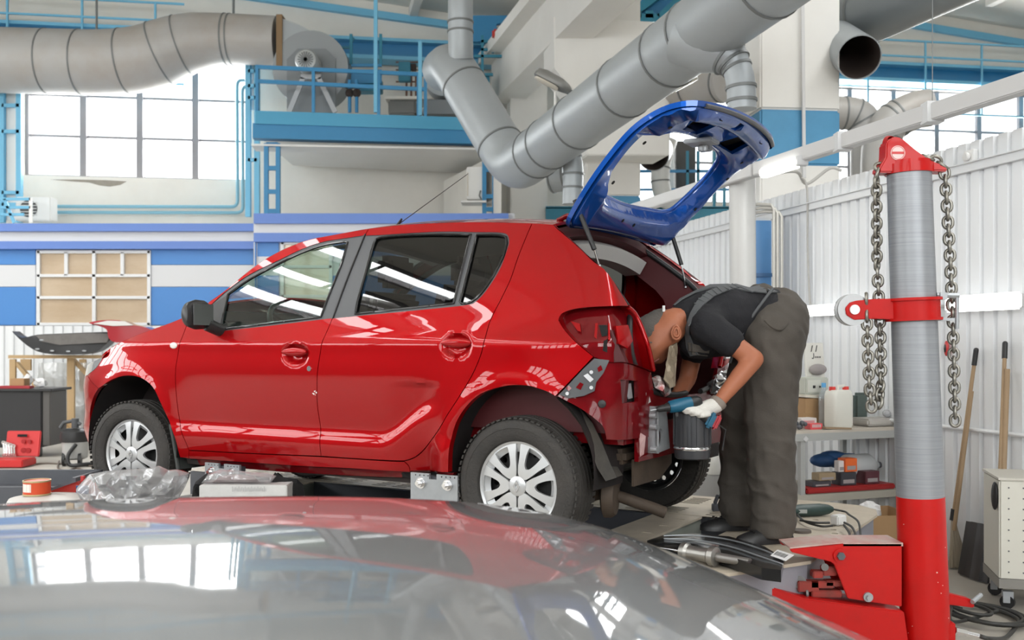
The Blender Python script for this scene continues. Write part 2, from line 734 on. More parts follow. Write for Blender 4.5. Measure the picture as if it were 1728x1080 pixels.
# girder as a box: left face through the traced lines
sec = lambda P, lo, hi: [Vector((P.x, P.y, lo)), Vector((P.x + .55, P.y + .08, lo)), Vector((P.x + .55, P.y + .08, hi)), Vector((P.x, P.y, hi))]
pA = Vector((lowA.x + .62, 13.2, 0))
pB = Vector((lowB.x, 19.3, 0))
b = MB()
b.loft([sec(pA, lowA.z, 6.75), sec(pB, lowB.z, 6.75)])
b.build('beam', M_white, t)
b = MB()
led = lambda P, lo, hi: [Vector((P.x - .25, P.y - .04, lo)), Vector((P.x + .6, P.y + .08, lo)), Vector((P.x + .6, P.y + .08, hi)), Vector((P.x - .25, P.y - .04, hi))]
b.loft([led(pA, 6.75, 6.95), led(pB, 6.75, 6.95)])
b.build('ledge', M_white, t)

# ---- paint booth walls with blue and white stripes
BD = 16.5


def bpanel(x0, x1, y0, y1, d, th=.05):
    A, B = at(x0, y1, d), at(x1, y0, d)
    return MB().bounds(A.x, B.x, d, d + th, A.z, B.z)


base = bpanel(-140, 428, 377, 760, BD + .06, .12)
booth = struct(base.build('wall_booth_left', M_boothwhite))
for y0, y1, m in ((484, 549, M_boothblue), (447, 484, M_boothwhite), (420, 447, M_boothblue)):
    for x0, x1 in ((-140, 60), (254, 428)):
        for xa, xb in ((x0, x1),):
            bpanel(xa + .3, xb - .3, y0 + .3, y1 - .3, BD + .02, .05).build('panel', m, booth, bevel=.004)
for y0, y1, m, off in ((407, 420, M_violetblue, -.10), (390, 407, M_boothwhite, -.05), (377, 390, M_violetblue, -.14)):
    bpanel(-140, 430, y0, y1, BD + off, .2).build('eaves_band', m, booth)
BD2 = 16.1
base2 = bpanel(428, 858, 360, 760, BD2 + .06, .12)
booth2 = struct(base2.build('wall_booth_right', M_boothwhite))
for y0, y1, m, off in ((360, 377, M_violetblue, -.12), (377, 393, M_boothwhite, -.05), (393, 408, M_violetblue, -.10)):
    bpanel(428, 858, y0, y1, BD2 + off, .2).build('eaves_band', m, booth2)
for y0, y1, m in ((408, 433, M_boothblue), (433, 465, M_boothwhite), (465, 549, M_boothblue)):
    bpanel(434, 470, y0, y1, BD2 + .02, .05).build('panel', m, booth2)
    bpanel(560, 856, y0, y1, BD2 + .02, .05).build('panel', m, booth2)
bpanel(430, 431.5, 360, 600, BD2 - .02, .05).build('corner_post', M_boothblue, booth2)
A, B = at(858, 760, BD2), at(858, 360, BD2)
struct(MB().bounds(A.x, A.x + .1, BD2, 19.5, 0, B.z).build('wall_booth_side', M_boothwhite))
A, B = at(-140, 377, BD), at(858, 377, BD)
struct(MB().bounds(A.x, B.x, BD + .05, 19.0, at(0, 378, BD).z - .15, at(0, 378, BD).z - .02).build('roof_booth', M_boothwhite))

# booth window with papered panes
M_film = mat('papered_pane', (.55, .42, .29), .12, coat=.6, noise_scale=.9, noise_amt=.6, noise_col=(.74, .62, .48), stretch=(1, 1, 2.2))
M_upvc = mat('white_window_frame', (.78, .79, .80), .35)


def booth_window(x0, x1, y0, y1, vs_x, hs_y, upper_x, d, par):
    fr = MB()
    A = at(x0, y1, d)
    B = at(x1, y0, d)
    wpx = 6
    for x in vs_x:
        fr.add(*boxvf(at(x - wpx / 2, y1, d), at(x + wpx / 2, y0, d), .08))
    for y in hs_y:
        fr.add(*boxvf(at(x0, y + 2.5, d), at(x1, y - 2.5, d), .08))
    for x in upper_x:
        fr.add(*boxvf(at(x - 3, hs_y[1], d), at(x + 3, hs_y[0], d), .08))
    w = struct(fr.build('window_%d' % (WN[0] + 1), M_upvc, bevel=.004))
    WN[0] += 1
    cols0 = sorted(list(vs_x) + list(upper_x))
    for r in range(len(hs_y) - 1):
        cx = cols0 if r == 0 else vs_x
        for a, b_ in zip(cx, cx[1:]):
            p = MB()
            p.add(*boxvf(at(a, hs_y[r + 1], d + .05), at(b_, hs_y[r], d + .05), .012))
            p.build('pane', M_film, w)
    return w


def boxvf(A, B, th):
    m = MB().bounds(A.x, B.x, A.y, A.y + th, min(A.z, B.z), max(A.z, B.z))
    return m.v, m.f


booth_window(62, 253, 423, 549, (64, 158, 251), (425, 465, 502, 547), (111, 206), BD - .01, booth)
booth_window(474, 560, 408, 549, (476, 558), (410, 450, 500, 547), (), BD2 - .01, booth2)


# corrugated white cladding below the stripes
def corrugated(A, B, z0, z1, pitch, depth, nrm):
    """trapezoid sheet from A to B (xy) between heights (z may be a pair per end)"""
    A, B = Vector((A[0], A[1], 0)), Vector((B[0], B[1], 0))
    L = (B - A).length
    d = (B - A) / L
    nrm = Vector(nrm)
    s = 0
    prof = []
    while s < L:
        for f, o in ((0, 0), (.62, 0), (.70, 1), (.92, 1)):
            if s + f * pitch <= L:
                prof.append((s + f * pitch, o * depth))
        s += pitch
    prof.append((L, 0))
    vs_ = []
    for s, o in prof:
        p = A + d * s + nrm * o
        t = s / L
        vs_.append((p.x, p.y, z0))
        zz = z1[0] + (z1[1] - z1[0]) * t if isinstance(z1, tuple) else z1
        vs_.append((p.x, p.y, zz))
    fs_ = [(2 * i, 2 * i + 2, 2 * i + 3, 2 * i + 1) for i in range(len(prof) - 1)]
    return MB().add(vs_, fs_)


M_corr = mat('white_corrugated_sheet', (.80, .82, .84), .35)
A = at(-140, 550, BD - .05)
B = at(428, 550, BD - .05)
corrugated((A.x, A.y), (B.x, B.y), 0, A.z, .16, -.03, (0, 1, 0)).build('cladding_sheet', M_corr, booth, fix=False)

# ---- white corrugated partition at the right
WSLOPE = -.262
PX0, PD0 = 1640, 6.26
pw0 = at(PX0, 582, PD0)


def pwx(d):
    return pw0.x + WSLOPE * (d - PD0)


def pwd(px, off=0.0):
    """depth where pixel column px meets the partition (off metres in front of it)"""
    k = (px - 864) / FPX
    return (pw0.x - off * math.hypot(1, WSLOPE) - WSLOPE * PD0) / (k - WSLOPE)


def pw(px, py, off=0.0):
    return at(px, py, pwd(px, off))


WN_ = Vector((-1, WSLOPE, 0)).normalized()      # towards the hall
ztop = pw(1640, 239).z
d0, d1 = 4.3, pwd(1095)
sheet = MB()
part = struct(MB().loft([[Vector((pwx(d) + .03, d, 0)), Vector((pwx(d) + .07, d, 0)), Vector((pwx(d) + .07, d, ztop - .02)), Vector((pwx(d) + .03, d, ztop - .02))] for d in (3.0, d1)]).build('wall_partition', M_corr))
corrugated((pwx(3.0), 3.0), (pwx(d1), d1), 0, ztop, .118, .022, -WN_).build('cladding_sheet', M_corr, part, fix=False)


def wall_rail(zz, h, dep, m, da=3.0, db=None, name='wall_rail', par=None):
    db = db or d1
    b = MB()
    b.bar(Vector((pwx(da), da, zz)) + WN_ * (dep / 2), Vector((pwx(db), db, zz)) + WN_ * (dep / 2), dep, h)
    return b.build(name, m, par or part)


wall_rail(pw(1640, 283).z, .05, .03, M_corr)
wall_rail(pw(1640, 283).z + .028, .006, .05, M_corr)
zp = pw(1640, 724).z
b = MB()
b.cyl(Vector((pwx(3.0), 3.0, zp)) + WN_ * .03, Vector((pwx(8.4), 8.4, zp)) + WN_ * .03, .013, n=10)
b.build('wall_pipe', M_corr, part)
wall_rail(pw(1350, 530).z, .012, .02, mat('cable_grey', (.45, .44, .42), .5), 6.4, 9.5, 'wall_cable')
b = MB()
P = [pw(1353, 300, .04), pw(1362, 320, .04), pw(1363, 420, .03), pw(1367, 515, .03)]
b.tube(smooth_pts(P, n=5), .009, 8)
b.build('wall_cable', MATS['cable_grey'], part)
# vertical sheet joint lines and light switch
b = MB()
c = pw(1638, 265, .02)
R = Matrix((WN_, Vector((-WN_.y, WN_.x, 0)), Vector((0, 0, 1)))).transposed()
b.box(c, (.04, .085, .085), R)
b.cyl(c + WN_ * .02, c + WN_ * .045, .026, n=14)
o = b.build('light_switch', mat('white_plastic', (.78, .78, .77), .35), None, bevel=.004)
tag(o, 'small white rotary switch box near the top of the corrugated wall', 'switch')

# tall white pipe boxes at the end of the partition, blue door behind
t = thing('blue_cabinet', 'tall narrow blue steel cabinet on the corrugated wall behind the worker', 'cabinet', (at(1288, 600, 8.5).x, 8.5, 0))
DX = 8.42
for y0, y1 in ((372, 462), (466, 640)):
    A, B = at(1272, y1, DX), at(1302, y0, DX)
    b = MB().bounds(A.x, B.x, DX, DX + .06, A.z, B.z)
    b.build('panel', mat('door_blue', (.10, .30, .62), .35), t, bevel=.004)
A, B = at(1268, 467, DX - .02), at(1303, 461, DX - .02)
MB().bounds(A.x, B.x, DX - .03, DX, A.z, B.z).build('hinge_bar', mat('door_blue_dark', (.05, .16, .36), .4), t)
A, B = at(1268, 900, DX), at(1304, 366, DX)
MB().bounds(A.x, B.x, DX + .06, DX + .12, 0, B.z).build('frame', M_white, t)
for k, px in enumerate((1306, 1312, 1319)):
    m = mat('galvanised_pipe', (.55, .54, .50), .4, .3)
    A, B = at(px, 360, 8.2), at(px, 760, 8.2)
    b = MB()
    z0 = 0.0
    topz = A.z + (.03 if k == 0 else (.0 if k == 1 else -.03))
    b.tube([Vector((A.x, 8.2, z0)), Vector((A.x, 8.2, topz)), Vector((A.x - .02, 8.21, topz + .04)), Vector((A.x - .12, 8.24, topz + .05)), Vector((A.x - .32, 8.32, topz + .03))], .014, 10)
    o = b.build('vertical_pipe', m)
    tag(o, ('galvanised pipe right beside the blue cabinet, topmost of the three', 'middle one of three galvanised pipes beside the blue cabinet', 'galvanised pipe furthest from the blue cabinet, lowest of the three')[k], 'pipe', 'galvanised pipes beside the blue cabinet')

# ---- strip lamps on the partition, emitting
M_tube = mat('lamp_glow', (.9, .9, .9), .4, emit=(1, .99, .96), emit_s=2.6)
M_lampbody = mat('lamp_body', (.58, .58, .58), .45)


def strip_lamp(pxa, pxb, ya, yb, label, h=.085):
    A, B = pw(pxa, ya, .075), pw(pxb, yb, .075)
    B.z = A.z
    t = thing('strip_lamp', label, 'lamp', A, 'strip lamps on the corrugated wall')
    b = MB()
    b.bar(A - WN_ * .018, B - WN_ * .018, .05, h * .8)
    b.build('housing', M_lampbody, t, bevel=.006)
    b = MB()
    b.bar(A + WN_ * .012, B + WN_ * .012, .045, h)
    b.build('diffuser', M_tube, t, bevel=.015)


strip_lamp(1364, 1462, 525, 524, 'glowing white strip lamp on the corrugated wall, between worker and pulley')
strip_lamp(1600, 1725, 514, 509, 'glowing white strip lamp on the corrugated wall, behind the right chain', .10)
# ================================================================== DUCTS, MEZZANINE, LAMPS
M_duct = mat('duct_grey', (.36, .39, .41), .42, .25, noise_scale=2.2, noise_amt=.35, noise_col=(.30, .32, .33))
M_ductold = mat('duct_dusty', (.40, .395, .385), .5, .15, noise_scale=1.3, noise_amt=.55, noise_col=(.33, .27, .21), contrast=(.4, .75))
M_seam = mat('duct_seam', (.17, .18, .18), .5, .3)
M_inside = mat('dark_rusty_inside', (.05, .035, .03), .8)


def bend(pts, r, k=5):
    """round the corners of a polyline with k segments"""
    pts = [Vector(p) for p in pts]
    out = [pts[0]]
    for a, b, c in zip(pts, pts[1:], pts[2:]):
        u, v = (a - b), (c - b)
        ra = min(r, u.length * .48)
        rc = min(r, v.length * .48)
        p, q = b + u.normalized() * ra, b + v.normalized() * rc
        for i in range(k + 1):
            t = i / k
            out.append(p * (1 - t) ** 2 + b * 2 * t * (1 - t) + q * t * t)
    out.append(pts[-1])
    return out


def duct(name, label, path, r, material, seams=(), rr=None, group=None, cat='duct', n=28, rings_at_joints=None, open_end=False):
    base = min(path, key=lambda p: p[2])
    t = thing(name, label, cat, base, group)
    MB().tube(path, r, n, rr=rr, cap=True).build('pipe', material, t, smooth=40)
    # seam rings given as path fractions by index (float index)
    for s in seams:
        i = int(min(s, len(path) - 2))
        f = s - i
        p = Vector(path[i]).lerp(Vector(path[i + 1]), f)
        d = (Vector(path[i + 1]) - Vector(path[i])).normalized()
        rad = r if rr is None else rr[i] + (rr[i + 1] - rr[i]) * f
        b = MB()
        b.lathe([(-.012, rad - .01), (-.012, rad + .010), (.012, rad + .010), (.012, rad - .01)], p, d, n, closed=True)
        b.build('seam_ring', M_seam, t, smooth=40)
    return t


# main diagonal duct with elbow and riser (centre)
A = at(1330, -62, 7.45)
Bq = at(1190, 52, 8.4)
C = at(958, 222, 11.4)
D = at(868, 291, 12.9)
E_ = at(752, 112, 13.0)
F_ = at(776, 78, 13.0)
G = at(776, -60, 13.0)
zm = 4.03
axis = Vector((-.30, 1, 0))


def onaxis(px, d):
    p = at(px, 0, d)
    return Vector((p.x, d, zm))


R1 = .30
p0, p1 = at(1400, -110, 6.9), at(874, 282, 12.6)
line = lambda t: p0.lerp(p1, t)
riser_top = at(777, -80, 13.3)
riser_bot = at(777, 92, 13.3)
elbow2 = at(862, 285, 13.2)
path = [p0, line(.5), line(.96)] + []
pp = bend([p0, p1 + (p1 - p0).normalized() * .12, at(752, 108, 13.6) + Vector((.08, 0, 0)), at(748, 118, 14.3)], .34, 5)
rr = [R1 + .02] + [R1] * (len(pp) - 1)
big = duct('ventilation_duct', 'thick grey ventilation duct crossing diagonally above the tailgate and bending up at its end', pp, R1, M_duct,
           seams=(.12, .30, .38, .53, .72, .86, .93, 6.08, 6.94))
duct('ventilation_riser', 'vertical grey duct rising to the roof beside the blue mezzanine', [riser_bot + Vector((0, .1, -.02)), riser_bot + Vector((0, 0, .3)), riser_top], .165, M_duct, seams=(1.0, 1.12))

# branch saddle 1 and its drop pipe in front of column B
q0, q1 = at(1165, 78, 8.35), at(1226, 92, 8.2)
t1 = duct('branch_duct', 'grey branch elbow dropping from the thick duct in front of the white column',
          bend([at(1150, 62, 8.5), at(1232, 92, 8.3), at(1250, 128, 8.25), at(1252, 185, 8.25)], .18, 4), .10, M_duct,
          rr=[.23, .22, .19, .17, .145, .125] + [.118] * 6, seams=(3.4, 4.6, 6.5, 9.4, 10.5), group='branch elbows of the thick duct')
duct('drop_pipe', 'pale grey vertical pipe standing behind the worker, under the tailgate tip', [at(1252, 255, 8.25), Vector((at(1252, 255, 8.25).x + .02, 8.25, 0.02))], .107, mat('pale_pipe', (.56, .56, .55), .4, .1, noise_scale=3, noise_amt=.2), seams=(.03, .48))
t2 = duct('branch_duct', 'small grey branch elbow dropping from the thick duct behind the hinge of the tailgate',
          bend([at(915, 225, 11.9), at(958, 254, 11.7), at(968, 275, 11.7), at(966, 345, 11.7)], .16, 4), .10, M_duct,
          rr=[.22, .21, .19, .17, .15, .13] + [.118] * 6, seams=(3.5, 4.8, 6.6, 9.6, 10.4), group='branch elbows of the thick duct')
duct('duct_stub', 'short grey duct stub hanging behind the small branch elbow', [at(930, 300, 14.0), at(958, 296, 13.9)], .21, M_duct, seams=(.1, .9))

# dusty duct along the left window, rising to the blower
pp = bend([at(-60, 100, 17.6), at(232, 108, 17.6), at(330, 64, 17.6), at(468, 69, 17.6)], .9, 6)
duct('dusty_duct', 'wide dusty grey duct running along the top of the left window to the blower', pp, .53, M_ductold, rr=[.56] * 8 + [.55, .53, .51, .49, .46, .44, .43, .42],
     seams=(.25, .68, .96, 3.5, 6.5, 9.5, 13.3, 13.7), n=36)
# hangers
for px in (163, 394):
    b = MB()
    b.cyl(at(px, 52 if px < 200 else 24, 17.6), at(px, -60, 17.6), .022, n=8)
    o = b.build('duct_hanger', M_seam)
    tag(o, 'dark hanger rod holding the straight part of the dusty duct' if px < 200 else 'dark hanger rod above the raised part of the dusty duct', 'hanger', 'hanger rods of the dusty duct')

# right hand ducts: fat duct at the top and the open mouth below it
pp = [at(1398, 62, 11.5), at(1450, 32, 10.7), at(1760, -110, 8.6)]
duct('ventilation_duct', 'dark grey duct crossing the top of the picture behind the blue banded column', pp, .30, mat('duct_dark', (.20, .22, .23), .4, .2), seams=(.9, 1.05))
t = thing('open_duct_end', 'open grey duct mouth with a dark rusty inside, beside the blue banded column', 'duct', at(1448, 130, 9.9))
c0, c1 = at(1415, 72, 10.5), at(1450, 97, 9.75)
dr = (c1 - c0).normalized()
b = MB()
b.lathe([(-.9, .215), (0, .215), (0, .205), (-.9, .205)], c1, dr, 32, closed=True)
b.build('pipe', M_duct, t, smooth=40)
b = MB()
b.lathe([(-.9, .2), (-.02, .204), (-.5, .19), (-.9, .0)], c1, dr, 32)
b.build('inside', M_inside, t, smooth=40)
c1 = at(1103, 262, 16.2)
t = thing('open_duct_end', 'open round duct mouth with a dark inside, seen through the tailgate opening', 'duct', at(1103, 290, 16.2))
b = MB()
dr = Vector((-.2, -1, -.25)).normalized()
b.lathe([(-1.6, .25), (0, .25), (0, .24), (-1.6, .24)], c1, dr, 32, closed=True)
b.build('pipe', M_duct, t, smooth=40)
b = MB()
b.lathe([(-1.5, .0), (-1.5, .23), (-.03, .239), (-.8, .1), (-1.4, .0)], c1, dr, 32)
b.build('inside', M_inside, t, smooth=40)
pp = bend([at(1128, 235, 18.4), at(1112, 290, 18.4), at(1118, 335, 18.4), at(1150, 352, 18.4)], .5, 4)
duct('dusty_duct', 'pale curved duct behind the tailgate opening', pp, .17, mat('duct_pale', (.62, .62, .60), .45), seams=(2.5, 4.5))
pp = bend([at(1405, 190, 15.0), at(1450, 192, 15.0), at(1463, 215, 15.0), Vector((at(1463, 330, 15.0).x, 15.0, .02))], .45, 5)
duct('dusty_duct', 'grey elbow duct beside the blue banded column, behind the white rail', pp, .24, M_ductold, seams=(.8, 3.0, 6.5))
pp = bend([Vector((at(1478, 330, 14.6).x, 14.6, .02)), at(1486, 215, 14.6), at(1540, 186, 14.6), at(1568, 182, 14.6)], .5, 6)
duct('dusty_duct', 'brownish curved duct behind the white rail and the red tower cap', pp, .27, M_ductold, rr=None, seams=(3.5, 6.5, 8.2))

# ---- mezzanine: beams, deck, railing, legs
MZ = 16.3
mz = thing('mezzanine', 'sky blue steel mezzanine with railing carrying the blower above the booth', 'mezzanine', (at(600, 238, MZ).x, MZ, at(600, 238, MZ).z))


def mzp(px, py):
    """mezzanine front plane follows the back wall's slight turn"""
    k = (px - 864) / FPX
    return at(px, py, (MZ + .45) / (1 - .10 * k))


def mzbar(a, b_, w, h, name, m, par=mz, inset=0.0):
    bb = MB()
    bb.bar(mzp(*a) + Vector((0, inset, 0)), mzp(*b_) + Vector((0, inset, 0)), w, h)
    return bb.build(name, m, par)


mzbar((432, 199), (846, 212), .12, .21, 'edge_channel', mat('channel_blue', (.06, .32, .52), .42))
mzbar((426, 221), (846, 232), .22, .24, 'main_beam', M_skyblue, inset=.08)
mzbar((420, 243), (846, 251), .5, .03, 'soffit_edge', M_white, inset=.3)
A, B = mzp(432, 205), mzp(846, 217)
b = MB()
b.add([A + Vector((0, .1, -.22)), B + Vector((0, .1, -.22)), Vector((B.x, 20.0, B.z - .22)), Vector((A.x, 19.1, A.z - .22)),
       A + Vector((0, .1, .08)), B + Vector((0, .1, .08)), Vector((B.x, 20.0, B.z + .08)), Vector((A.x, 19.1, A.z + .08))],
      [(0, 1, 2, 3), (7, 6, 5, 4), (0, 4, 5, 1), (1, 5, 6, 2), (2, 6, 7, 3), (3, 7, 4, 0)])
b.build('deck', M_white, mz)
for py_ in ((113, 129), (137, 154)):
    mzbar((432, py_[0]), (720, py_[1] - 3), .045, .06, 'handrail', M_skyblue)
for px, y0, y1 in ((434, 112, 190), (529, 118, 190), (639, 120, 195), (706, 122, 196), (718, 125, 198)):
    mzbar((px, y0), (px, y1), .05, .05, 'rail_post', M_skyblue)
for px, y0, y1 in ((634, 0, 190), (709, 70, 195)):
    mzbar((px, y0), (px, y1), .06, .06, 'hanger_post', M_lightblue)
# ladder / cat walk frame behind
for px in (576, 629):
    mzbar((px, 26), (px, 80), .05, .05, 'ladder_rail', M_teal, inset=1.0)
for py_ in (82, 96, 108):
    mzbar((576, py_), (631, py_), .05, .05 if py_ < 90 else .12, 'ladder_rung', M_skyblue, inset=1.0)
mzbar((450, 40), (570, 44), .04, .04, 'handrail', M_teal, inset=1.2)
mzbar((570, 44), (577, 26), .04, .04, 'handrail', M_teal, inset=1.2)
A = mzp(590, 105) + Vector((0, 1.0, 0))
MB().box(mzp(607, 114) + Vector((0, 1.2, 0)), (.42, .3, .22)).build('cabinet_box', M_teal, mz, bevel=.01)
# lattice legs
for px0, px1, y0, y1, rungs in ((447, 467, 240, 362, (242, 282, 322, 355)), (817, 834, 262, 372, (285, 330, 352))):
    for px in (px0, px1):
        mzbar((px, y0), (px, y1), .07, .06, 'lattice_leg', M_skyblue, inset=.1)
    for py_ in rungs:
        mzbar((px0, py_), (px1, py_), .06, .07, 'leg_rung', M_skyblue, inset=.1)

# left lattice column at the picture edge and the truss column at the end of the window
for (xa, xb, y0, y1, lab, nm) in ((4, 33, 150, 372, 'light blue and white lattice column left of the big window', 'lattice_column'),
                                  (419, 434, 112, 186, 'light blue truss column between the window and the mezzanine', 'lattice_column')):
    d = 18.0
    t = thing(nm, lab, 'column', at(xa, y1, d), 'lattice columns by the left window')
    for px in (xa, xb):
        b = MB()
        A, B = at(px, y1 + (4 if xa < 100 else 180), d), at(px, y0 - 60, d)
        b.bar(A, B, .09, .09)
        b.build('chord', M_lightblue, t)
    b = MB()
    A, B = at(xa + 3, y1, d + .06), at(xb - 3, y0 - 40, d + .06)
    b.bounds(A.x, B.x, d + .06, d + .1, A.z, B.z)
    b.build('infill', M_white, t)
    for k, py_ in enumerate((178, 222, 325, 345) if xa < 100 else (120, 145, 165, 270)):
        b = MB()
        b.bar(at(xa, py_, d - .02), at(xb, py_, d - .02), .05, .06)
        b.build('rung', M_lightblue, t)
# handrail fragment at lower left and air conditioner behind it
t = thing('handrail_frame', 'light blue handrail corner on the booth roof at the far left', 'railing', at(20, 374, 17.2))
for a, b_ in (((-60, 336), (52, 336)), ((-60, 350), (52, 350)), ((52, 334), (52, 376)), ((8, 336), (24, 376)), ((-60, 362), (40, 362))):
    bb = MB()
    bb.bar(at(*a, 17.2), at(*b_, 17.2), .045, .045)
    bb.build('rail', M_white if a[0] == 52 else M_lightblue, t)


def ac_unit(c, w, h, dep, label, louvre_dark, R=None):
    t = thing('air_conditioner', label, 'air conditioner', c - Vector((0, 0, h / 2)), 'air conditioner boxes')
    mw = mat('ac_white', (.72, .72, .70), .45)
    b = MB()
    b.box(c, (w, dep, h), R)
    b.build('case', mw, t, bevel=.015)
    R_ = R or Matrix.Identity(3)
    b = MB()
    b.lathe([(0, .001), (0, h * .36), (.012, h * .36), (.012, .001)], c + R_ @ Vector((-w * .12, -dep / 2 - .013, 0)), R_ @ Vector((0, 1, 0)), 24)
    b.build('fan_grille', mat('ac_dark', (.07, .07, .07), .6), t, smooth=30)
    b = MB()
    for k in range(5):
        b.box(c + R_ @ Vector((-w * .12, -dep / 2 - .018, (k - 2) * h * .13)), (h * .7, .008, .012), R_)
    b.build('fan_bars', mw, t)


ac_unit(at(62, 354, 17.9), .62, .42, .28, 'white air conditioner outdoor unit under the left window', True)
RA = Matrix.Rotation(-1.15, 3, 'Z')
t = thing('window_air_conditioner', 'white boxy air conditioner on the wall under the mezzanine', 'air conditioner', at(800, 340, 17.0))
b = MB()
b.box(at(803, 312, 17.0), (.30, .40, .54))
b.build('case', mat('ac_white', (.72, .72, .70), .45), t, bevel=.015)
b = MB()
b.box(at(790, 314, 17.0), (.02, .42, .40))
b.build('inner_panel', mat('ac_beige', (.60, .56, .48), .5), t)
b = MB()
b.box(at(800, 343, 16.9), (.42, .44, .03))
b.build('bracket', M_white, t)
b = MB()
b.tube([at(811, 322, 16.75), at(809, 330, 16.7), at(812, 336, 16.75)], .014, 8)
b.build('cable', M_seam, t)
# recess side wall under the mezzanine
A = at(770, 300, 18.6)
bb = MB()
bb.add([at(846, 255, 16.4), at(846, 420, 16.4), Vector((at(748, 300, 19.6).x, 19.7, at(846, 420, 16.4).z)), Vector((at(748, 300, 19.6).x, 19.7, at(846, 250, 16.4).z))], [(0, 1, 2, 3)])
struct(bb.build('wall_recess', M_wall, fix=False))

# thin pipes on the back wall below and beside the left window
for i, (yh, xv, yt) in enumerate(((348, 401, 136), (358, 410, 146))):
    b = MB()
    P = bend([bw(-60, yh, .25), bw(xv, yh + 1, .25), bw(xv - 1, yt, .25), bw(xv + 12, yt - .5, .25)], .12, 4)
    b.tube(P, .032, 8)
    o = b.build('service_pipe', M_pipe)
    tag(o, ('upper' if i == 0 else 'lower') + ' thin blue grey pipe running under the big left window and up its right edge', 'pipe')

# ---- blower on the mezzanine
bl = thing('centrifugal_blower', 'large grey snail shaped blower with round motor on the mezzanine', 'blower', at(530, 190, 17.3))
BDp = 17.2
c = at(530, 122, BDp)
pts = []
for k in range(40):
    a = 2 * PI * k / 40
    r = .64 + .10 * math.cos(a - 2.3)
    pts.append((c.x + r * math.cos(a), c.z + r * math.sin(a)))
b = MB()
b.plate(pts, [], lambda p: (p[0], BDp, p[1]), .55, (0, -1, 0))
b.build('housing', mat('blower_grey', (.27, .29, .30), .45, .2), bl, smooth=35)
b = MB()
b.prism([at(px, py, BDp + .02) for px, py in ((474, 30), (505, 42), (530, 55), (530, 118), (474, 110))], (0, .5, 0))
b.build('outlet', M_duct, bl)
b = MB()
b.prism([at(px, py, BDp - .02) for px, py in ((466, 24), (476, 24), (476, 113), (466, 113))], (0, .56, 0))
b.build('flange', mat('rusty_flange', (.22, .14, .07), .7), bl)
b = MB()
b.prism([at(px, py, BDp - .03) for px, py in ((484, 190), (484, 100), (502, 82), (550, 82), (566, 98), (566, 190))], (0, .04, 0))
b.build('side_plate', mat('blower_plate', (.19, .205, .215), .45, .2), bl)
mc = at(524, 112, BDp - .05)
b = MB()
b.lathe([(0, .19), (-.36, .19), (-.40, .165), (-.42, .10), (-.42, .001)], mc, (0, 1, 0), 28)
b.build('motor', mat('motor_grey', (.42, .44, .44), .4, .2), bl, smooth=40)
b = MB()
for k in range(9):
    a = PI * k / 9
    b.box((mc.x, mc.y - .425, mc.z), (.26, .012, .018), Matrix.Rotation(a, 3, 'Y'))
b.build('motor_grille', M_seam, bl)
for pa, pb in (((512, 132), (488, 190)), ((538, 132), (566, 190)), ((508, 130), (542, 130))):
    b = MB()
    b.bar(at(*pa, BDp - .32), at(*pb, BDp - .32), .08, .06, up=(0, 1, 0))
    b.build('motor_stand', mat('stand_grey', (.45, .46, .47), .45), bl)
# control board, small pump and valves right of the blower
cb = thing('switch_board', 'wall board with blue switch boxes and brown conduits behind the mezzanine railing', 'switch board', at(690, 160, 18.6))
b = MB()
A, B = at(672, 190, 19.0), at(770, 60, 19.0)
b.box(at(683, 122, 18.7), (.22, .14, .36))
b.build('switch_box', M_teal, cb, bevel=.01)
for px in (686, 694, 702):
    b = MB()
    b.bar(at(px, 128, 18.8), at(px, 162, 18.8), .035, .035)
    b.build('conduit', mat('conduit_brown', (.16, .06, .03), .6), cb)
for px in (686, 698):
    b = MB()
    b.box(at(px, 114, 18.75), (.09, .1, .12))
    b.build('relay', M_inside, cb)
for py_ in (105, 118, 138):
    b = MB()
    b.bar(at(668, py_, 18.85), at(708, py_, 18.85), .03, .02)
    b.build('board_rail', MATS['conduit_brown'], cb)
t = thing('second_blower', 'smaller round grey blower behind the elbow of the riser duct', 'blower', at(745, 190, 17.4))
b = MB()
b.lathe([(0, .001), (0, .34), (.45, .34), (.45, .001)], at(748, 128, 17.2), (0, 1, 0), 30)
b.build('housing', M_duct, t, smooth=40)
b = MB()
b.prism([at(px, py, 17.3) for px, py in ((712, 192), (718, 168), (770, 168), (776, 192))], (0, .5, 0))
b.build('base', mat('blower_plate', (.30, .32, .33)), t)
for px in (590, 602):
    t = thing('valve', ('dark handwheel valve right beside the blower housing' if px == 590 else 'dark handwheel valve further from the blower, next to the ladder'), 'valve', at(px, 190, 17.0), 'valves beside the blower')
    b = MB()
    b.cyl(at(px, 190, 17.0), at(px, 135, 17.0), .03, n=10)
    b.build('stem', M_skyblue, t)
    b = MB()
    b.sphere(at(px, 157, 17.0), .075, 12, 8)
    b.build('body', M_inside, t, smooth=50)
    b = MB()
    b.lathe([(0, .09), (.02, .1), (.04, .09), (.02, .08)], at(px, 148, 17.0), (0, 0, 1), 20, closed=True)
    b.build('handwheel', M_inside, t, smooth=50)
mzt = thing('storage_tank', 'dark grey tank standing on the mezzanine deck behind the railing', 'tank', at(680, 192, 17.9))
b = MB()
A, B = at(655, 193, 17.9), at(702, 168, 17.9)
b.bounds(A.x, B.x, 17.9, 18.4, A.z, B.z)
b.build('body', mat('tank_grey', (.20, .20, .19), .5), mzt, bevel=.03)
b = MB()
A, B = at(650, 167, 17.85), at(800, 162, 17.85)
b.bounds(A.x, B.x, 17.85, 18.5, A.z, B.z)
b.build('lid', M_wall, mzt)
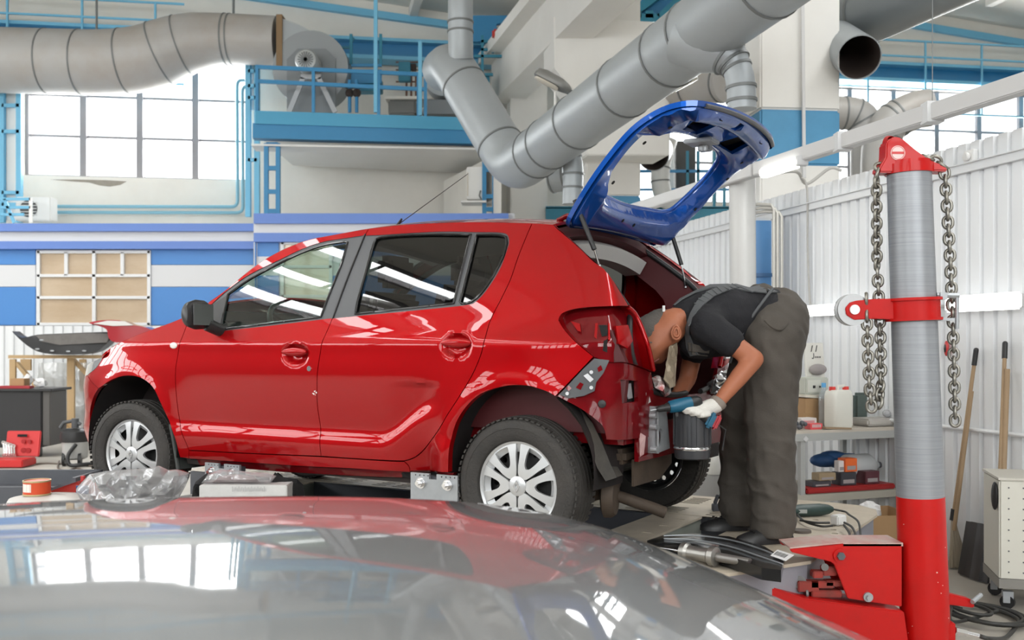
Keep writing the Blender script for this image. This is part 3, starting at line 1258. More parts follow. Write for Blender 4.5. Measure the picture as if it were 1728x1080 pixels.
# blue trusses near the girder and the dark plant deck behind the tailgate
pd = thing('plant_platform', 'teal steel platform with railing seen behind the tailgate and the small elbow', 'platform', at(1080, 372, 18.6))
A, B = at(921, 372, 18.6), at(1235, 346, 18.6)
MB().bounds(A.x, B.x, 18.6, 18.8, at(0, 372, 18.6).z, at(0, 350, 18.6).z).build('edge_beam', M_teal, pd)
MB().bounds(A.x, B.x, 18.6, 19.8, at(0, 352, 18.6).z, at(0, 348, 18.6).z).build('deck', M_teal, pd)
for px in (1126, 1160, 1178, 1205, 1222):
    MB().bar(at(px, 350, 18.6), at(px, 255, 18.6), .05, .05).build('rail_post', M_teal, pd)
MB().bar(at(1080, 289, 18.6), at(1235, 289, 18.6), .05, .05).build('handrail', M_skyblue, pd)
MB().bar(at(1080, 320, 18.6), at(1235, 320, 18.6), .04, .04).build('handrail', M_skyblue, pd)
t = thing('control_cabinet', 'tall dark control cabinet on the teal platform behind the tailgate opening', 'cabinet', at(1155, 350, 18.9))
A, B = at(1141, 350, 19.0), at(1174, 238, 19.0)
MB().bounds(A.x, B.x, 19.0, 19.5, A.z, B.z).build('case', mat('cabinet_dark', (.06, .055, .05), .5), t, bevel=.01)
MB().bounds(A.x - .2, A.x - .04, 19.0, 19.4, A.z, B.z).build('side_duct', M_white, t, bevel=.01)
t = thing('roof_truss', 'blue steel truss bracket high up behind the diagonal duct', 'truss', at(1100, 30, 17.5))
for a, b_ in (((1062, 28), (1140, -30)), ((1064, 32), (1112, 32)), ((1075, 20), (1075, 32)), ((1095, 20), (1095, 32)), ((1112, 32), (1180, -30))):
    MB().bar(at(*a, 17.5), at(*b_, 17.5), .14, .14).build('truss_bar', M_teal, t)
b = MB()
b.prism([at(px, py, 17.6) for px, py in ((1062, 30), (1120, 28), (1190, -40), (1110, -40))], (0, .2, 0))
b.build('truss_plate', M_skyblue, t)
t = thing('blue_gantry', 'blue steel bracket with railing beside the riser duct under the girder', 'truss', at(815, 120, 18.5))
b = MB()
b.prism([at(px, py, 18.9) for px, py in ((796, 26), (856, 26), (856, 38), (838, 40), (838, 70), (796, 70))], (0, .12, 0))
b.build('plate', M_skyblue, t)
for a, b_ in (((814, 60), (814, 130)), ((832, 60), (832, 90)), ((800, 95), (850, 95)), ((812, 70), (850, 70)), ((800, 126), (832, 126)), ((812, 84), (840, 84))):
    MB().bar(at(*a, 18.5), at(*b_, 18.5), .05, .05).build('rail', M_teal, t)
b = MB()
A, B = at(800, 168, 18.6), at(826, 126, 18.6)
b.bounds(A.x, B.x, 18.6, 18.9, A.z, B.z)
b.build('box', M_teal, t)
o = MB().box(at(838, 58, 18.0), (.16, .16, .16)).build('warning_horn', mat('red_horn', (.45, .03, .02), .5), None, bevel=.03)
tag(o, 'small red siren box beside the girder', 'siren')
duct('dusty_duct', 'big pale duct behind the street lamp head left of the branch elbow', [at(1060, 185, 17.0), at(1150, 150, 15.2), at(1225, 140, 14.5)], .27, M_ductold, seams=(.3, 1.2, 1.9))


# ---- two lamp heads (cobra-head fixtures)
def cobra(px0, py0, px1, py1, d, label, w=.24, lit=.0):
    A, B = at(px0, py0, d), at(px1, py1, d)
    t = thing('street_lamp', label, 'lamp', B, 'cobra lamp heads under the ducts')
    ax = (B - A)
    L = ax.length
    ax.normalize()
    side = Vector((0, 1, 0))
    upv = side.cross(ax).normalized()
    if upv.z < 0:
        upv = -upv
    b = MB()
    rings = []
    for s, hw, hh in ((0, .25, .3), (.06, .8, .8), (.25, 1, 1), (.7, 1, .95), (.9, .7, .7), (1.0, .35, .45)):
        c = A + ax * (s * L)
        rings.append([c + side * (hw * w / 2 * math.cos(a)) + upv * (hh * .10 * max(-.25, math.sin(a))) for a in [2 * PI * k / 18 for k in range(18)]])
    b.loft(rings)
    b.build('shell', mat('lamp_shell', (.22, .22, .21), .45, .3), t, smooth=50)
    b = MB()
    rings = []
    for s, hw in ((.06, .3), (.12, .68), (.3, .8), (.62, .8), (.7, .5)):
        c = A + ax * (s * L) - upv * .03
        rings.append([c + side * (hw * w / 2 * math.cos(a)) - upv * (.02 * max(0, math.sin(a))) for a in [2 * PI * k / 14 for k in range(14)]])
    b.loft(rings)
    b.build('lens', mat('lamp_lens', (.62, .58, .5), .25), t, smooth=50)
    b = MB()
    b.cyl(B - ax * .05, B + ax * .12, .035, n=12)
    b.build('spigot', M_seam, t)
    return t


cobra(902, 124, 962, 156, 11.2, 'grey lamp head hanging in front of the corbel above the diagonal duct')
cobra(1178, 126, 1118, 158, 11.5, 'pale grey lamp head behind the diagonal duct and above the tailgate', lit=1)
tA = at(937, 155, 11.25)
o = MB().cyl(tA, tA + Vector((.0, 0, -.3)), .014, n=8).build('lamp_rod', M_white)
tag(o, 'thin white rod between the lamp head and the diagonal duct', 'rod')

# ---- white light rail with fluorescent batten
rail = thing('light_rail', 'white square rail carrying lamps along the hall above the corrugated wall', 'rail', at(1500, 220, 6.6))
zr = at(1728, 147, 5.3).z
RA_, RB_ = Vector((at(1790, 130, 5.0).x, 5.0, zr)), Vector((at(1278, 286, (zr - CAMZ) * FPX / (582 - 286)).x, (zr - CAMZ) * FPX / (582 - 286), zr))
MB().bar(RA_, RB_, .085, .10).build('channel', M_lampbody, rail, bevel=.006)
dirr = (RB_ - RA_).normalized()
RC_ = RB_ + dirr * 6.0
MB().bar(RB_ + dirr * .02, RC_, .085, .10).build('channel', M_lampbody, rail, bevel=.006)
for f in (.32, .62):
    p = RA_.lerp(RB_, f)
    MB().box(p, (.1, .1, .12)).build('joint_sleeve', mat('sleeve', (.62, .63, .64), .4), rail)
    if f < .5:
        MB().bar(p + Vector((0, 0, .05)), p + Vector((0, 0, 5.0)), .004).build('suspension_wire', M_seam, rail)
c = RA_.lerp(RB_, .86)
t = thing('batten_lamp', 'bright fluorescent batten lamp fixed under the white rail in front of the blue band', 'lamp', c - Vector((0, 0, .09)))
MB().bar(c - dirr * .22 - Vector((.035, 0, .055)), c + dirr * .26 - Vector((.035, 0, .055)), .075, .07).build('tube', mat('batten_glow', (.95, .95, .95), .4, emit=(1, .98, .92), emit_s=5), t, bevel=.015)
MB().box(c - dirr * .26 - Vector((.03, 0, .05)), (.08, .06, .07)).build('end_cap', MATS['sleeve'], t, bevel=.005)
b = MB()
P = smooth_pts([at(1310, 292, 8.2), at(1345, 290, 8.3), at(1362, 310, 8.6), at(1400, 284, 8.6), at(1420, 288, 8.6)], n=6)
b.tube(P, .014, 8)
o = b.build('hanging_cable', mat('cable_grey', (.45, .44, .42)))
tag(o, 'loose grey cable hanging in front of the blue banded column', 'cable')
# ================================================================== THE RED HATCHBACK
PLAT = .45                                        # top of the straightening bench
YAW = .5355
CO = Vector((.441, 5.159, PLAT))                  # middle of the rear axle, on the bench
CFW = Vector((-math.cos(YAW), math.sin(YAW), 0))
CLF = Vector((-math.sin(YAW), -math.cos(YAW), 0))
CUP = Vector((0, 0, 1))
c2w = lambda p: CO + CFW * p[0] + CLF * p[1] + CUP * p[2]
CCAM = Vector(((Vector((0, 0, CAMZ)) - CO).dot(CFW), (Vector((0, 0, CAMZ)) - CO).dot(CLF), CAMZ - PLAT))


def cray(px, py):
    w = Vector(((px - 864) / FPX, 1.0, -(py - HOR) / FPX))
    return Vector((w.dot(CFW), w.dot(CLF), w.z))


def cy(px, py, y):
    """pixel to car coordinates on the plane y = const"""
    r = cray(px, py)
    return CCAM + r * ((y - CCAM.y) / r.y)


def cx(px, py, x):
    r = cray(px, py)
    return CCAM + r * ((x - CCAM.x) / r.x)


def cz(px, py, z):
    r = cray(px, py)
    return CCAM + r * ((z - CCAM.z) / r.z)


# --- body side surface: plan outline (rear centre -> nose centre) and height profile
_pl = smooth_pts([(-.50, 0), (-.50, .40), (-.495, .60), (-.465, .705), (-.38, .775), (-.2, .825), (.1, .852), (.6, .864), (1.2, .867), (1.8, .867),
                  (2.35, .855), (2.7, .83), (2.95, .785), (3.12, .72), (3.25, .61), (3.335, .45), (3.39, .24), (3.405, 0)], n=24)
PLX = np.array([p[0] for p in _pl])
PLY = np.array([p[1] for p in _pl])
PLU = np.concatenate([[0], np.cumsum(np.hypot(np.diff(PLX), np.diff(PLY)))])
ULEN = PLU[-1]
_tz = smooth_pts([(.20, .075), (.27, .05), (.33, .028), (.39, .018), (.44, .013), (.475, .017), (.52, .026), (.60, .017), (.70, .006), (.80, .0), (.90, .004), (.95, .010),
                  (1.0, .026)] + [(z_, .026 + .38 * (z_ - 1.0) + .22 * (z_ - 1.0) ** 2) for z_ in np.linspace(1.04, 1.64, 13)], n=10)
TZ = np.array([p[0] for p in _tz])
TT = np.array([p[1] for p in _tz])


def u_of_x(x):
    """arc length of the side where the plan outline has this x (side range)"""
    k = np.argmin(np.where(PLY > .70, abs(PLX - x), 9))
    return PLU[k]


ARCH = ((2.545, .375, .365, .385), (.0, .375, .355, .385))       # x, z, half width, half height


def sstep(a, b, x):
    t = min(1, max(0, (x - a) / (b - a)))
    return t * t * (3 - 2 * t)


HANDLES = []


def shell(u, z, off=0.0):
    X = np.interp(u, PLU, PLX)
    Y = np.interp(u, PLU, PLY)
    e = .02
    tx = np.interp(u + e, PLU, PLX) - np.interp(u - e, PLU, PLX)
    ty = np.interp(u + e, PLU, PLY) - np.interp(u - e, PLU, PLY)
    L = math.hypot(tx, ty) or 1
    nx, ny = -ty / L, tx / L
    if nx * (X - 1.3) + ny * Y < 0:
        nx, ny = -nx, -ny
    t = np.interp(z, TZ, TT)
    side = sstep(2.5, 2.1, X)
    # the scoop at the door bottoms rises at the back of the rear door and fades at the wheels
    if .3 < z < .75:
        zs = z - .16 * sstep(.75, .42, X)
        t2 = np.interp(zs, TZ, TT)
        k = sstep(.36, .50, X) * sstep(2.35, 2.0, X)
        t = t2 * k + np.interp(z, TZ, TT) * .45 * (1 - k)
    o = off - t
    # nose slope and bumper tuck
    wf = sstep(2.4, 3.2, X)
    if z > .66:
        o -= wf * .55 * (z - .66) ** 1.6
    if z < .42:
        o -= wf * .25 * (.42 - z)
    # wheel arch flares
    for ax, az, rw_, rh in ARCH:
        r = math.hypot((X - ax) / rw_, (z - az) / rh)
        if z > .2:
            o += .016 * math.exp(-((r - 1.0) / .13) ** 2) + .012 * math.exp(-((r - 1.15) / .35) ** 2)
    # shoulder and rear haunch
    if .7 < z < 1.1:
        o += .004 * math.exp(-((z - .945) / .03) ** 2) * sstep(2.9, 2.5, X)
        o += .010 * math.exp(-((z - .93) / .07) ** 2 - ((X + .05) / .45) ** 2)
    for hu, hz in HANDLES:
        q = ((u - hu) / .085) ** 2 + ((z - hz) / .055) ** 2
        if q < 1.4:
            o -= .026 * (1 - sstep(.30, 1.15, q))
    return Vector((X + nx * o, Y + ny * o, z))


# reference grid for pixel -> (u, z)
_us = np.linspace(0.0, ULEN, 190)
_zs = np.linspace(.2, 1.62, 90)
_V = [shell(u, z) for u in _us for z in _zs]
_nz = len(_zs)
_F = [(i * _nz + j, (i + 1) * _nz + j, (i + 1) * _nz + j + 1, i * _nz + j + 1) for i in range(len(_us) - 1) for j in range(_nz - 1)]
_bvh = BVHTree.FromPolygons(_V, _F)


def uz(px, py):
    r = cray(px, py).normalized()
    hit, nrm, idx, dist = _bvh.ray_cast(CCAM, r)
    if hit is None:
        best = min(range(len(_V)), key=lambda k: (_V[k] - CCAM - r * (_V[k] - CCAM).dot(r)).length)
        i, j = divmod(best, _nz)
        return (_us[i], _zs[j])
    i, j = divmod(idx, _nz - 1)
    # local bilinear inverse by least squares on the cell
    p00 = _V[i * _nz + j]
    du = _V[(i + 1) * _nz + j] - p00
    z = hit.z
    f = (hit - p00).dot(du) / du.length_squared
    return (_us[i] + (_us[1] - _us[0]) * min(1.2, max(-.2, f)), z)


HANDLES += [uz(498, 598), uz(769, 583)]

car = thing('hatchback_car', 'red five-door hatchback with its rear bumper removed, standing on the repair bench', 'car', CO, rotz=PI - YAW)
M_red = mat('red_paint', (.35, .003, .005), .42, .5, spec=0.0, coat=.9, coat_rough=.012, coat_ior=1.42)
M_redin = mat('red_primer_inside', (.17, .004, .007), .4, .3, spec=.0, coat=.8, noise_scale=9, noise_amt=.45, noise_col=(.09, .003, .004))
M_black = mat('black_plastic', (.018, .018, .019), .42)
M_blackgloss = mat('black_gloss', (.012, .012, .013), .12)
M_rubber = mat('tyre_rubber', (.030, .028, .026), .72, bump=.25, bump_scale=90, noise_scale=7, noise_amt=.5, noise_col=(.060, .052, .045))
M_grey = mat('grey_trim', (.075, .078, .085), .45)
M_dark = mat('dark_void', (.010, .009, .009), .9)
M_silver = mat('silver_plastic', (.60, .61, .62), .33, .55)
M_steel = mat('dark_steel', (.05, .05, .05), .5, .6)
M_glassf = glass_mat('clear_side_glass', (.66, .78, .72), refl=.9, base=.07)
M_glassr = glass_mat('privacy_glass', (.16, .17, .165), refl=.9, base=.07)
M_chrome = mat('bright_metal', (.75, .75, .76), .18, 1.0)
M_galv = mat('galvanised_steel', (.40, .42, .44), .42, .5, noise_scale=20, noise_amt=.3)


def chain(segs):
    """segments of pixel points -> closed (u,z) outline, each segment smoothed on its own"""
    out = []
    for s in segs:
        q = [uz(*p) if len(p) == 2 else (p[1], p[2]) for p in s]
        sm = smooth_pts(q, step=.014) if len(q) > 2 else smooth_pts(q, step=.014)
        out += [tuple(p) for p in sm[:-1]]
    return out


def inset_poly(P, d):
    n = len(P)
    A = sum(P[k][0] * P[(k + 1) % n][1] - P[(k + 1) % n][0] * P[k][1] for k in range(n))
    sg = 1 if A > 0 else -1
    out = []
    for k in range(n):
        a, b, c = np.array(P[k - 1]), np.array(P[k]), np.array(P[(k + 1) % n])
        t1, t2 = b - a, c - b
        t1 = t1 / (np.linalg.norm(t1) + 1e-9)
        t2 = t2 / (np.linalg.norm(t2) + 1e-9)
        n1, n2 = np.array((-t1[1], t1[0])), np.array((-t2[1], t2[0]))
        m = n1 + n2
        l = np.linalg.norm(m)
        m = n1 if l < .3 else m / l
        out.append(tuple(b + m * sg * d))
    return out


def cdt_fill(P, sp, holes=()):
    """points and triangles of a polygon filled with a grid of spacing sp"""
    P = [Vector(p) for p in P]
    x0, x1 = min(p.x for p in P), max(p.x for p in P)
    y0, y1 = min(p.y for p in P), max(p.y for p in P)
    pts = list(P)
    edges = [(k, (k + 1) % len(P)) for k in range(len(P))]
    for h in holes:
        s = len(pts)
        pts += [Vector(p) for p in h]
        edges += [(s + k, s + (k + 1) % len(h)) for k in range(len(h))]
    B = np.array([(p.x, p.y) for p in pts])
    ny = int((y1 - y0) / sp) + 1
    nx = int((x1 - x0) / sp) + 1
    for i in range(nx + 1):
        for j in range(ny + 1):
            x, y = x0 + sp * (i + (.5 if j % 2 else 0)), y0 + sp * j * .9
            if not inside((x, y), P) or any(inside((x, y), h) for h in holes):
                continue
            if np.min((B[:, 0] - x) ** 2 + (B[:, 1] - y) ** 2) < (sp * .55) ** 2:
                continue
            pts.append(Vector((x, y)))
    ov, oe, of, *_ = delaunay_2d_cdt(pts, edges, [], 0, 1e-7)
    fs_ = []
    for f in of:
        c = sum((ov[i] for i in f), Vector((0, 0))) / len(f)
        if inside(c, P) and not any(inside(c, h) for h in holes):
            fs_.append(tuple(f))
    return ov, fs_


def skin(outline, mapf, depth_dir, thick, sp, holes=()):
    """curved sheet: outline in 2D, mapf(p)->3D, edge returned by thick along depth_dir(p)"""
    ov, fs_ = cdt_fill(outline, sp, holes)
    V = [Vector(mapf(p)) for p in ov]
    m = MB()
    m.add(V, fs_)
    if thick:
        cnt = {}
        for f in fs_:
            for k in range(len(f)):
                e = (f[k], f[(k + 1) % len(f)])
                cnt.setdefault(tuple(sorted(e)), []).append(e)
        vs_, qs = [], []
        for l in cnt.values():
            if len(l) == 1:
                a, b = l[0]
                n = len(vs_)
                vs_ += [V[a], V[b], V[b] + depth_dir(ov[b]) * thick, V[a] + depth_dir(ov[a]) * thick]
                qs.append((n + 1, n, n + 3, n + 2))
        m.add(vs_, qs)
    return m


def orient_out(me, centre):
    """turn a whole thin sheet (consistent winding) so that it looks away from centre"""
    c = Vector(centre)
    if sum(p.normal.dot(p.center - c) * p.area for p in me.polygons) < 0:
        me.flip_normals()


def mirror_part(o, parent):
    me = o.data.copy()
    for v in me.vertices:
        v.co.y = -v.co.y
    me.flip_normals()
    c = bpy.data.objects.new(o.name.split('.')[0], me)
    COL.objects.link(c)
    c.parent = parent
    return c


IN = lambda p: (shell(p[0], p[1], -.03) - shell(p[0], p[1])).normalized()


def panel(name, segs, material, gap=.0022, off=0.0, thick=.02, sp=.016, parent=car, mirror=True, holes=(), poly=None, smooth=40):
    P = poly or chain(segs)
    P = inset_poly(P, gap)
    hl = [inset_poly(h, -.0) for h in holes]
    m = skin(P, lambda p: shell(p[0], p[1], off), IN, thick, sp, hl)
    me = m.mesh(name)
    bm = bmesh.new()
    bm.from_mesh(me)
    bmesh.ops.remove_doubles(bm, verts=bm.verts, dist=1e-7)
    bm.to_mesh(me)
    bm.free()
    orient_out(me, (1.4, 0, .6))
    o = link(name, me, material, parent, smooth, local=True)
    r = mirror_part(o, parent) if mirror else None
    return o, r, P


# traced outlines (pixels)
F_DOOR = [(315, 549), (307, 570), (300, 600), (296, 630), (299, 680), (304, 715), (313, 745), (319, 760)]
B_LINE = [(542, 770), (541, 730), (536, 687), (535, 655), (536, 625), (543, 580), (561, 537), (582, 480), (607, 417), (622, 386)]
R_DOOR = [(682, 778), (700, 772), (717, 757), (737, 730), (755, 700), (770, 677), (787, 650), (802, 622), (815, 585), (827, 542), (847, 502), (862, 470), (875, 432), (890, 395), (898, 377)]
ROOFL = [(352, 510), (380, 490), (415, 461), (445, 439), (482, 419), (520, 405), (552, 398.5), (582, 393), (622, 386), (675, 380), (725, 377), (800, 375), (862, 376), (898, 377), (932, 379)]
PIL = [(345, 517), (352, 510), (380, 490), (415, 461), (445, 439), (482, 419), (520, 405), (552, 398.5), (582, 393), (622, 386)]
W1 = [[(384, 497), (420, 472), (470, 445), (510, 426), (545, 414), (580, 408), (586, 409)], [(586, 409), (575, 447), (557, 492), (541, 535)], [(541, 535), (445, 547), (372, 556)], [(372, 556), (374, 540), (384, 497)]]
W2 = [[(640, 401), (675, 397.5), (735, 395.5), (794, 396)], [(794, 396), (780, 452), (765, 512)], [(765, 512), (680, 521), (599, 530)], [(599, 530), (603, 508), (616, 460), (630, 411)], [(630, 411), (634, 404), (640, 401)]]
W3 = [[(804, 396.5), (830, 396), (845, 397)], [(845, 397), (853, 400), (855, 410)], [(855, 410), (850, 430), (842, 447), (825, 477), (808, 499), (795, 509)], [(795, 509), (786, 512), (775, 512)], [(775, 512), (789, 456), (804, 396.5)]]
pw1, pw2, pw3 = chain(W1), chain(W2), chain(W3)
# trim outlines around the windows
T1 = [[(349, 521), (380, 492.5), (418, 465), (470, 439), (510, 420), (545, 408), (588, 401)], [(588, 401), (614, 397)], [(614, 397), (607, 417), (582, 480), (560.5, 537)], [(560.5, 537), (445, 551), (352, 561)], [(352, 561), (346, 545), (349, 521)]]
T2 = [[(615.2, 397.5), (640, 396.5)], [(640, 396.5), (735, 391), (800, 391.5), (846, 392.5), (858, 399), (859, 412)], [(859, 412), (846, 449), (828, 480), (810, 503), (797, 513)], [(797, 513), (770, 517), (680, 526), (592, 534.5), (561.6, 537.5)], [(561.6, 537.5), (582.6, 480), (607.6, 417), (615.2, 397.5)]]
pt1, pt2 = chain(T1), chain(T2)


def grow(P, d):
    return inset_poly(P, -d)


doorF, doorFr, PD1 = panel('front_door', [F_DOOR, [(319, 760), (430, 765.5), (542, 770)], B_LINE, PIL[::-1], [(345, 517), (330, 533), (315, 549)]], M_red, holes=[pt1])
doorR, doorRr, PD2 = panel('rear_door', [[(542, 770), (600, 774), (650, 777), (682, 778)], R_DOOR, [(898, 377), (862, 376), (800, 375), (725, 377), (675, 380), (622, 386)], B_LINE[::-1]], M_red, holes=[pt2])
QB = [(757, 797), (757, 790), (760, 750), (770, 715), (787, 687), (812, 665), (850, 652.5), (887, 651), (920, 660), (937, 669)]
quarter, quarterr, PQ = panel('quarter_panel', [R_DOOR[::-1], [(682, 778), (690, 786), (692, 795)], [(692, 795), (757, 797)], QB, [(937, 669), (980, 625), (1002, 602)],
                                                 [(1002, 602), (970, 575), (952, 555), (943, 540)], [(943, 540), (948, 530), (970, 522), (1010, 518), (1061, 517)],
                                                 [(1061, 517), (1045, 490), (1030, 467), (1010, 447), (982, 422), (960, 402), (942, 387), (934, 379)], [(934, 379), (898, 377)]], M_red, thick=.035)
AF = [(304, 772), (295, 740), (287, 716), (272, 682), (260, 657), (245, 642), (227, 635), (207, 635), (187, 642), (172, 652), (166, 656)]
uh = uz(183, 588)
uh2 = uz(166, 600)
hood_edge_px = [(345, 517), (320, 531), (290, 544), (260, 555), (230, 566), (205, 577), (188, 587)]
fender, fenderr, PF = panel('front_fender', [F_DOOR[::-1], [(315, 549), (330, 533), (345, 517)], hood_edge_px, [(188, 587), (176, 600), (163, 620), (148, 633)], [(148, 633), (155, 645), (166, 656)], AF[::-1], [(304, 772), (319, 774)], [(319, 774), (319, 760)]], M_red)
AB = [(166, 656), (157, 672), (152, 695), (151, 720), (154, 745), (160, 771)]
ub = uz(160, 771)
u148 = uz(148, 633)
panel('front_bumper', [AB, [(160, 771), ('u', ub[0] + .15, .335), ('u', ub[0] + .35, .32), ('u', ULEN, .32)], [('u', ULEN, .32), ('u', ULEN, .45), ('u', ULEN, .60)],
                       [('u', ULEN, .60), ('u', ULEN - .35, .615), ('u', u148[0] + .1, u148[1] - .02), (148, 633)], [(148, 633), (155, 645), (166, 656)]], M_red, gap=.0015, sp=.03)
# head lamp and grille band between hood edge and bumper
he = uz(188, 587)
panel('head_lamp', [[(188, 587), (176, 600), (163, 620), (148, 633)], [(148, 633), ('u', u148[0] + .1, u148[1] - .02), ('u', ULEN - .38, .618)],
                    [('u', ULEN - .38, .618), ('u', ULEN - .40, .75)], [('u', ULEN - .40, .75), ('u', he[0] + .12, .86), (188, 587)]], mat('lamp_clear', (.62, .64, .66), .06, .5, coat=1), sp=.03, gap=.002)
panel('grille', [[('u', ULEN - .38, .618), ('u', ULEN, .605)], [('u', ULEN, .605), ('u', ULEN, .74)], [('u', ULEN, .74), ('u', ULEN - .40, .75)], [('u', ULEN - .40, .75), ('u', ULEN - .38, .618)]], M_black, sp=.05, gap=.002)
rock, rockr, _ = panel('sill', [[(319, 774), (319, 760.5)], [(319, 760.5), (430, 766), (542, 771), (650, 778), (682, 779)], [(682, 779), (690, 787), (692, 796)], [(692, 796), (600, 791), (500, 786), (319, 774)]], M_red, gap=.0012, thick=.05)
panel('under_sill', [[(319, 776), (500, 788), (600, 793), (757, 799)], [(757, 799), (752, 812)], [(752, 812), (600, 806), (450, 797), (325, 787)], [(325, 787), (319, 776)]], M_redin, off=-.05, thick=.03)

# window trim, glass, sail panel
def ring_part(name, outer, holes, material, off, parent, pm=None, thick=.012):
    return panel(name, None, material, gap=.001, off=off, thick=thick, sp=.02, parent=parent, mirror=False, holes=holes, poly=outer)[0]


for par, mir, outer, holes in ((doorF, doorFr, pt1, [grow(pw1, -.002)]), (doorR, doorRr, pt2, [grow(pw2, -.002), grow(pw3, -.002)])):
    o = ring_part('window_frame', grow(outer, .003), holes, M_grey, -.004, par)
    mirror_part(o, mir)
for par, mir, P, m, w in ((doorF, doorFr, pw1, M_glassf, 'pane'), (doorR, doorRr, pw2, M_glassr, 'pane'), (doorR, doorRr, pw3, M_glassr, 'quarter_pane')):
    o, _, _ = panel(w, None, m, gap=-.004, off=-.012, thick=0, sp=.03, parent=par, mirror=False, poly=P)
    mirror_part(o, mir)
    # black rubber edge
    pts = [shell(p[0], p[1], -.004) for p in P[::2]]
    b = MB()
    b.tube(pts, .007, 6, closed=True)
    o = b.build('window_seal', M_blackgloss, par, smooth=60, local=True)
    mirror_part(o, mir)
    # thin pale edge of the trim
for s_ in (1, -1):
    b = MB()
    b.tube([Vector((q_.x, q_.y * s_, q_.z)) for q_ in [shell(*uz(*p), -.001) for p in ((561, 537.5), (571, 510), (582, 480), (594, 449), (607, 417), (616, 395))]], .0045, 6)
    b.build('pillar_gap_seal', M_black, car, local=True)
# handles: bar across the recess, lock button
for (hu, hz), par, mir in ((HANDLES[0], doorF, doorFr), (HANDLES[1], doorR, doorRr)):
    b = MB()
    rings = []
    for k in range(13):
        t = k / 12
        rings.append((hu - .080 + .160 * t, hz + .012, .006 + .016 * math.sin(PI * t) ** .5))
    R2 = []
    for uu, zc_, w in rings:
        base = Vector((np.interp(uu, PLU, PLX), np.interp(uu, PLU, PLY), 0))
        t_ = np.interp(zc_, TZ, TT)
        R2.append([Vector((base.x, base.y - t_ + .004 + .010 * math.cos(2 * PI * a / 12), zc_ + w * math.sin(2 * PI * a / 12))) for a in range(12)])
    b.loft(R2)
    o = b.build('door_handle', M_red, par, smooth=60, local=True)
    mirror_part(o, mir)
lu, lz = uz(522, 622)
b = MB()
c = shell(lu, lz)
b.cyl(c - Vector((0, .006, 0)), c + Vector((0, .004, 0)), .013, n=18)
b.build('key_lock', M_chrome, doorF, smooth=40, local=True)
lu, lz = uz(293, 583)
b = MB()
c = shell(lu, lz)
b.sphere(c, .03, 14, 8, s=(1, .25, .6))
o = b.build('side_repeater', mat('repeater_lens', (.75, .72, .68), .15, coat=1), fender, smooth=60, local=True)
mirror_part(o, fenderr)
# paint chips at the door edge
b = MB()
for k in range(7):
    uu, zz = uz(530 + random.uniform(-3, 9), 663 + random.uniform(-4, 5))
    c = shell(uu, zz, .0006)
    b.cyl(c, c + Vector((0, .0006, 0)), random.uniform(.002, .005), n=6)
b.build('paint_chip', mat('chip_white', (.8, .75, .72), .6), doorF, local=True)

# --- roof, windscreen, hood
edge = [shell(*uz(*p)) for p in ROOFL]
edge = [Vector(p) for p in smooth_pts([tuple(p) for p in edge], n=6)]
split = min(range(len(edge)), key=lambda k: abs(edge[k].x - 1.50))


def cross(edge, crown, ny=22, fwd=0.0, over=0.0):
    m = MB()
    rows = []
    for e in edge:
        cr = crown(e)
        rows.append([Vector((e.x + fwd * (1 - t * t), e.y * t, e.z + cr * (1 - abs(t) ** 2.2))) for t in [1 - 2 * k / ny for k in range(ny + 1)]])
    n = ny + 1
    m.add([p for r in rows for p in r], [(i * n + k, (i + 1) * n + k, (i + 1) * n + k + 1, i * n + k + 1) for i in range(len(rows) - 1) for k in range(ny)])
    return m


def sheet(m, name, material, parent=car, centre=(1.4, 0, .6), smooth=50, solid=0.0):
    me = m.mesh(name)
    orient_out(me, centre)
    o = link(name, me, material, parent, smooth, local=True)
    if solid:
        md = o.modifiers.new('solid', 'SOLIDIFY')
        md.thickness = solid
        md.offset = -1
    return o


sheet(cross(edge[split:], lambda e: .062), 'roof', M_red, solid=.012)
sheet(cross(edge[:split + 1], lambda e: .055, fwd=.10), 'windscreen', M_glassf)
# A pillar strip joins windscreen and door frame (inner black edge)
for s in (1, -1):
    b = MB()
    b.tube([Vector((p.x + .0, (p.y - .03) * s, p.z - .005)) for p in edge[:split + 1]], .012, 8)
    b.build('windscreen_pillar', M_blackgloss, car, smooth=60, local=True)
hed = [shell(*uz(*p)) for p in hood_edge_px] + [shell(he[0] + .12, .86), shell(ULEN - .40, .755), shell(ULEN - .2, .745), shell(ULEN - .001, .742)]
hed = [Vector(p) for p in smooth_pts([tuple(p) for p in hed], n=6)]
hx0, hx1 = hed[0].x, hed[-1].x
hood = sheet(cross(hed, lambda e: .075 * max(0.0, 1 - ((e.x - hx0) / (hx1 - hx0)) ** 3)), 'hood', M_red, solid=.012)
b = MB()
p = hed[0]
q = edge[0]
b.prism([Vector((p.x + .03, p.y, p.z - .02)), Vector((q.x - .05, q.y, q.z - .05)), Vector((q.x - .05, -q.y, q.z - .05)), Vector((p.x + .03, -p.y, p.z - .02))], (0, 0, -.05))
b.build('cowl', M_black, car, local=True)
# antenna
a0, a1 = cy(668, 376, 0.0), cy(790, 293, 0.05)
b = MB()
b.cyl(a0 - Vector((0, 0, .02)), a1, .0028, .0018, n=6)
b.cyl(a0 - Vector((0, 0, .03)), a0 + (a1 - a0).normalized() * .05, .012, .006, n=10)
b.build('antenna', M_black, car, local=True)

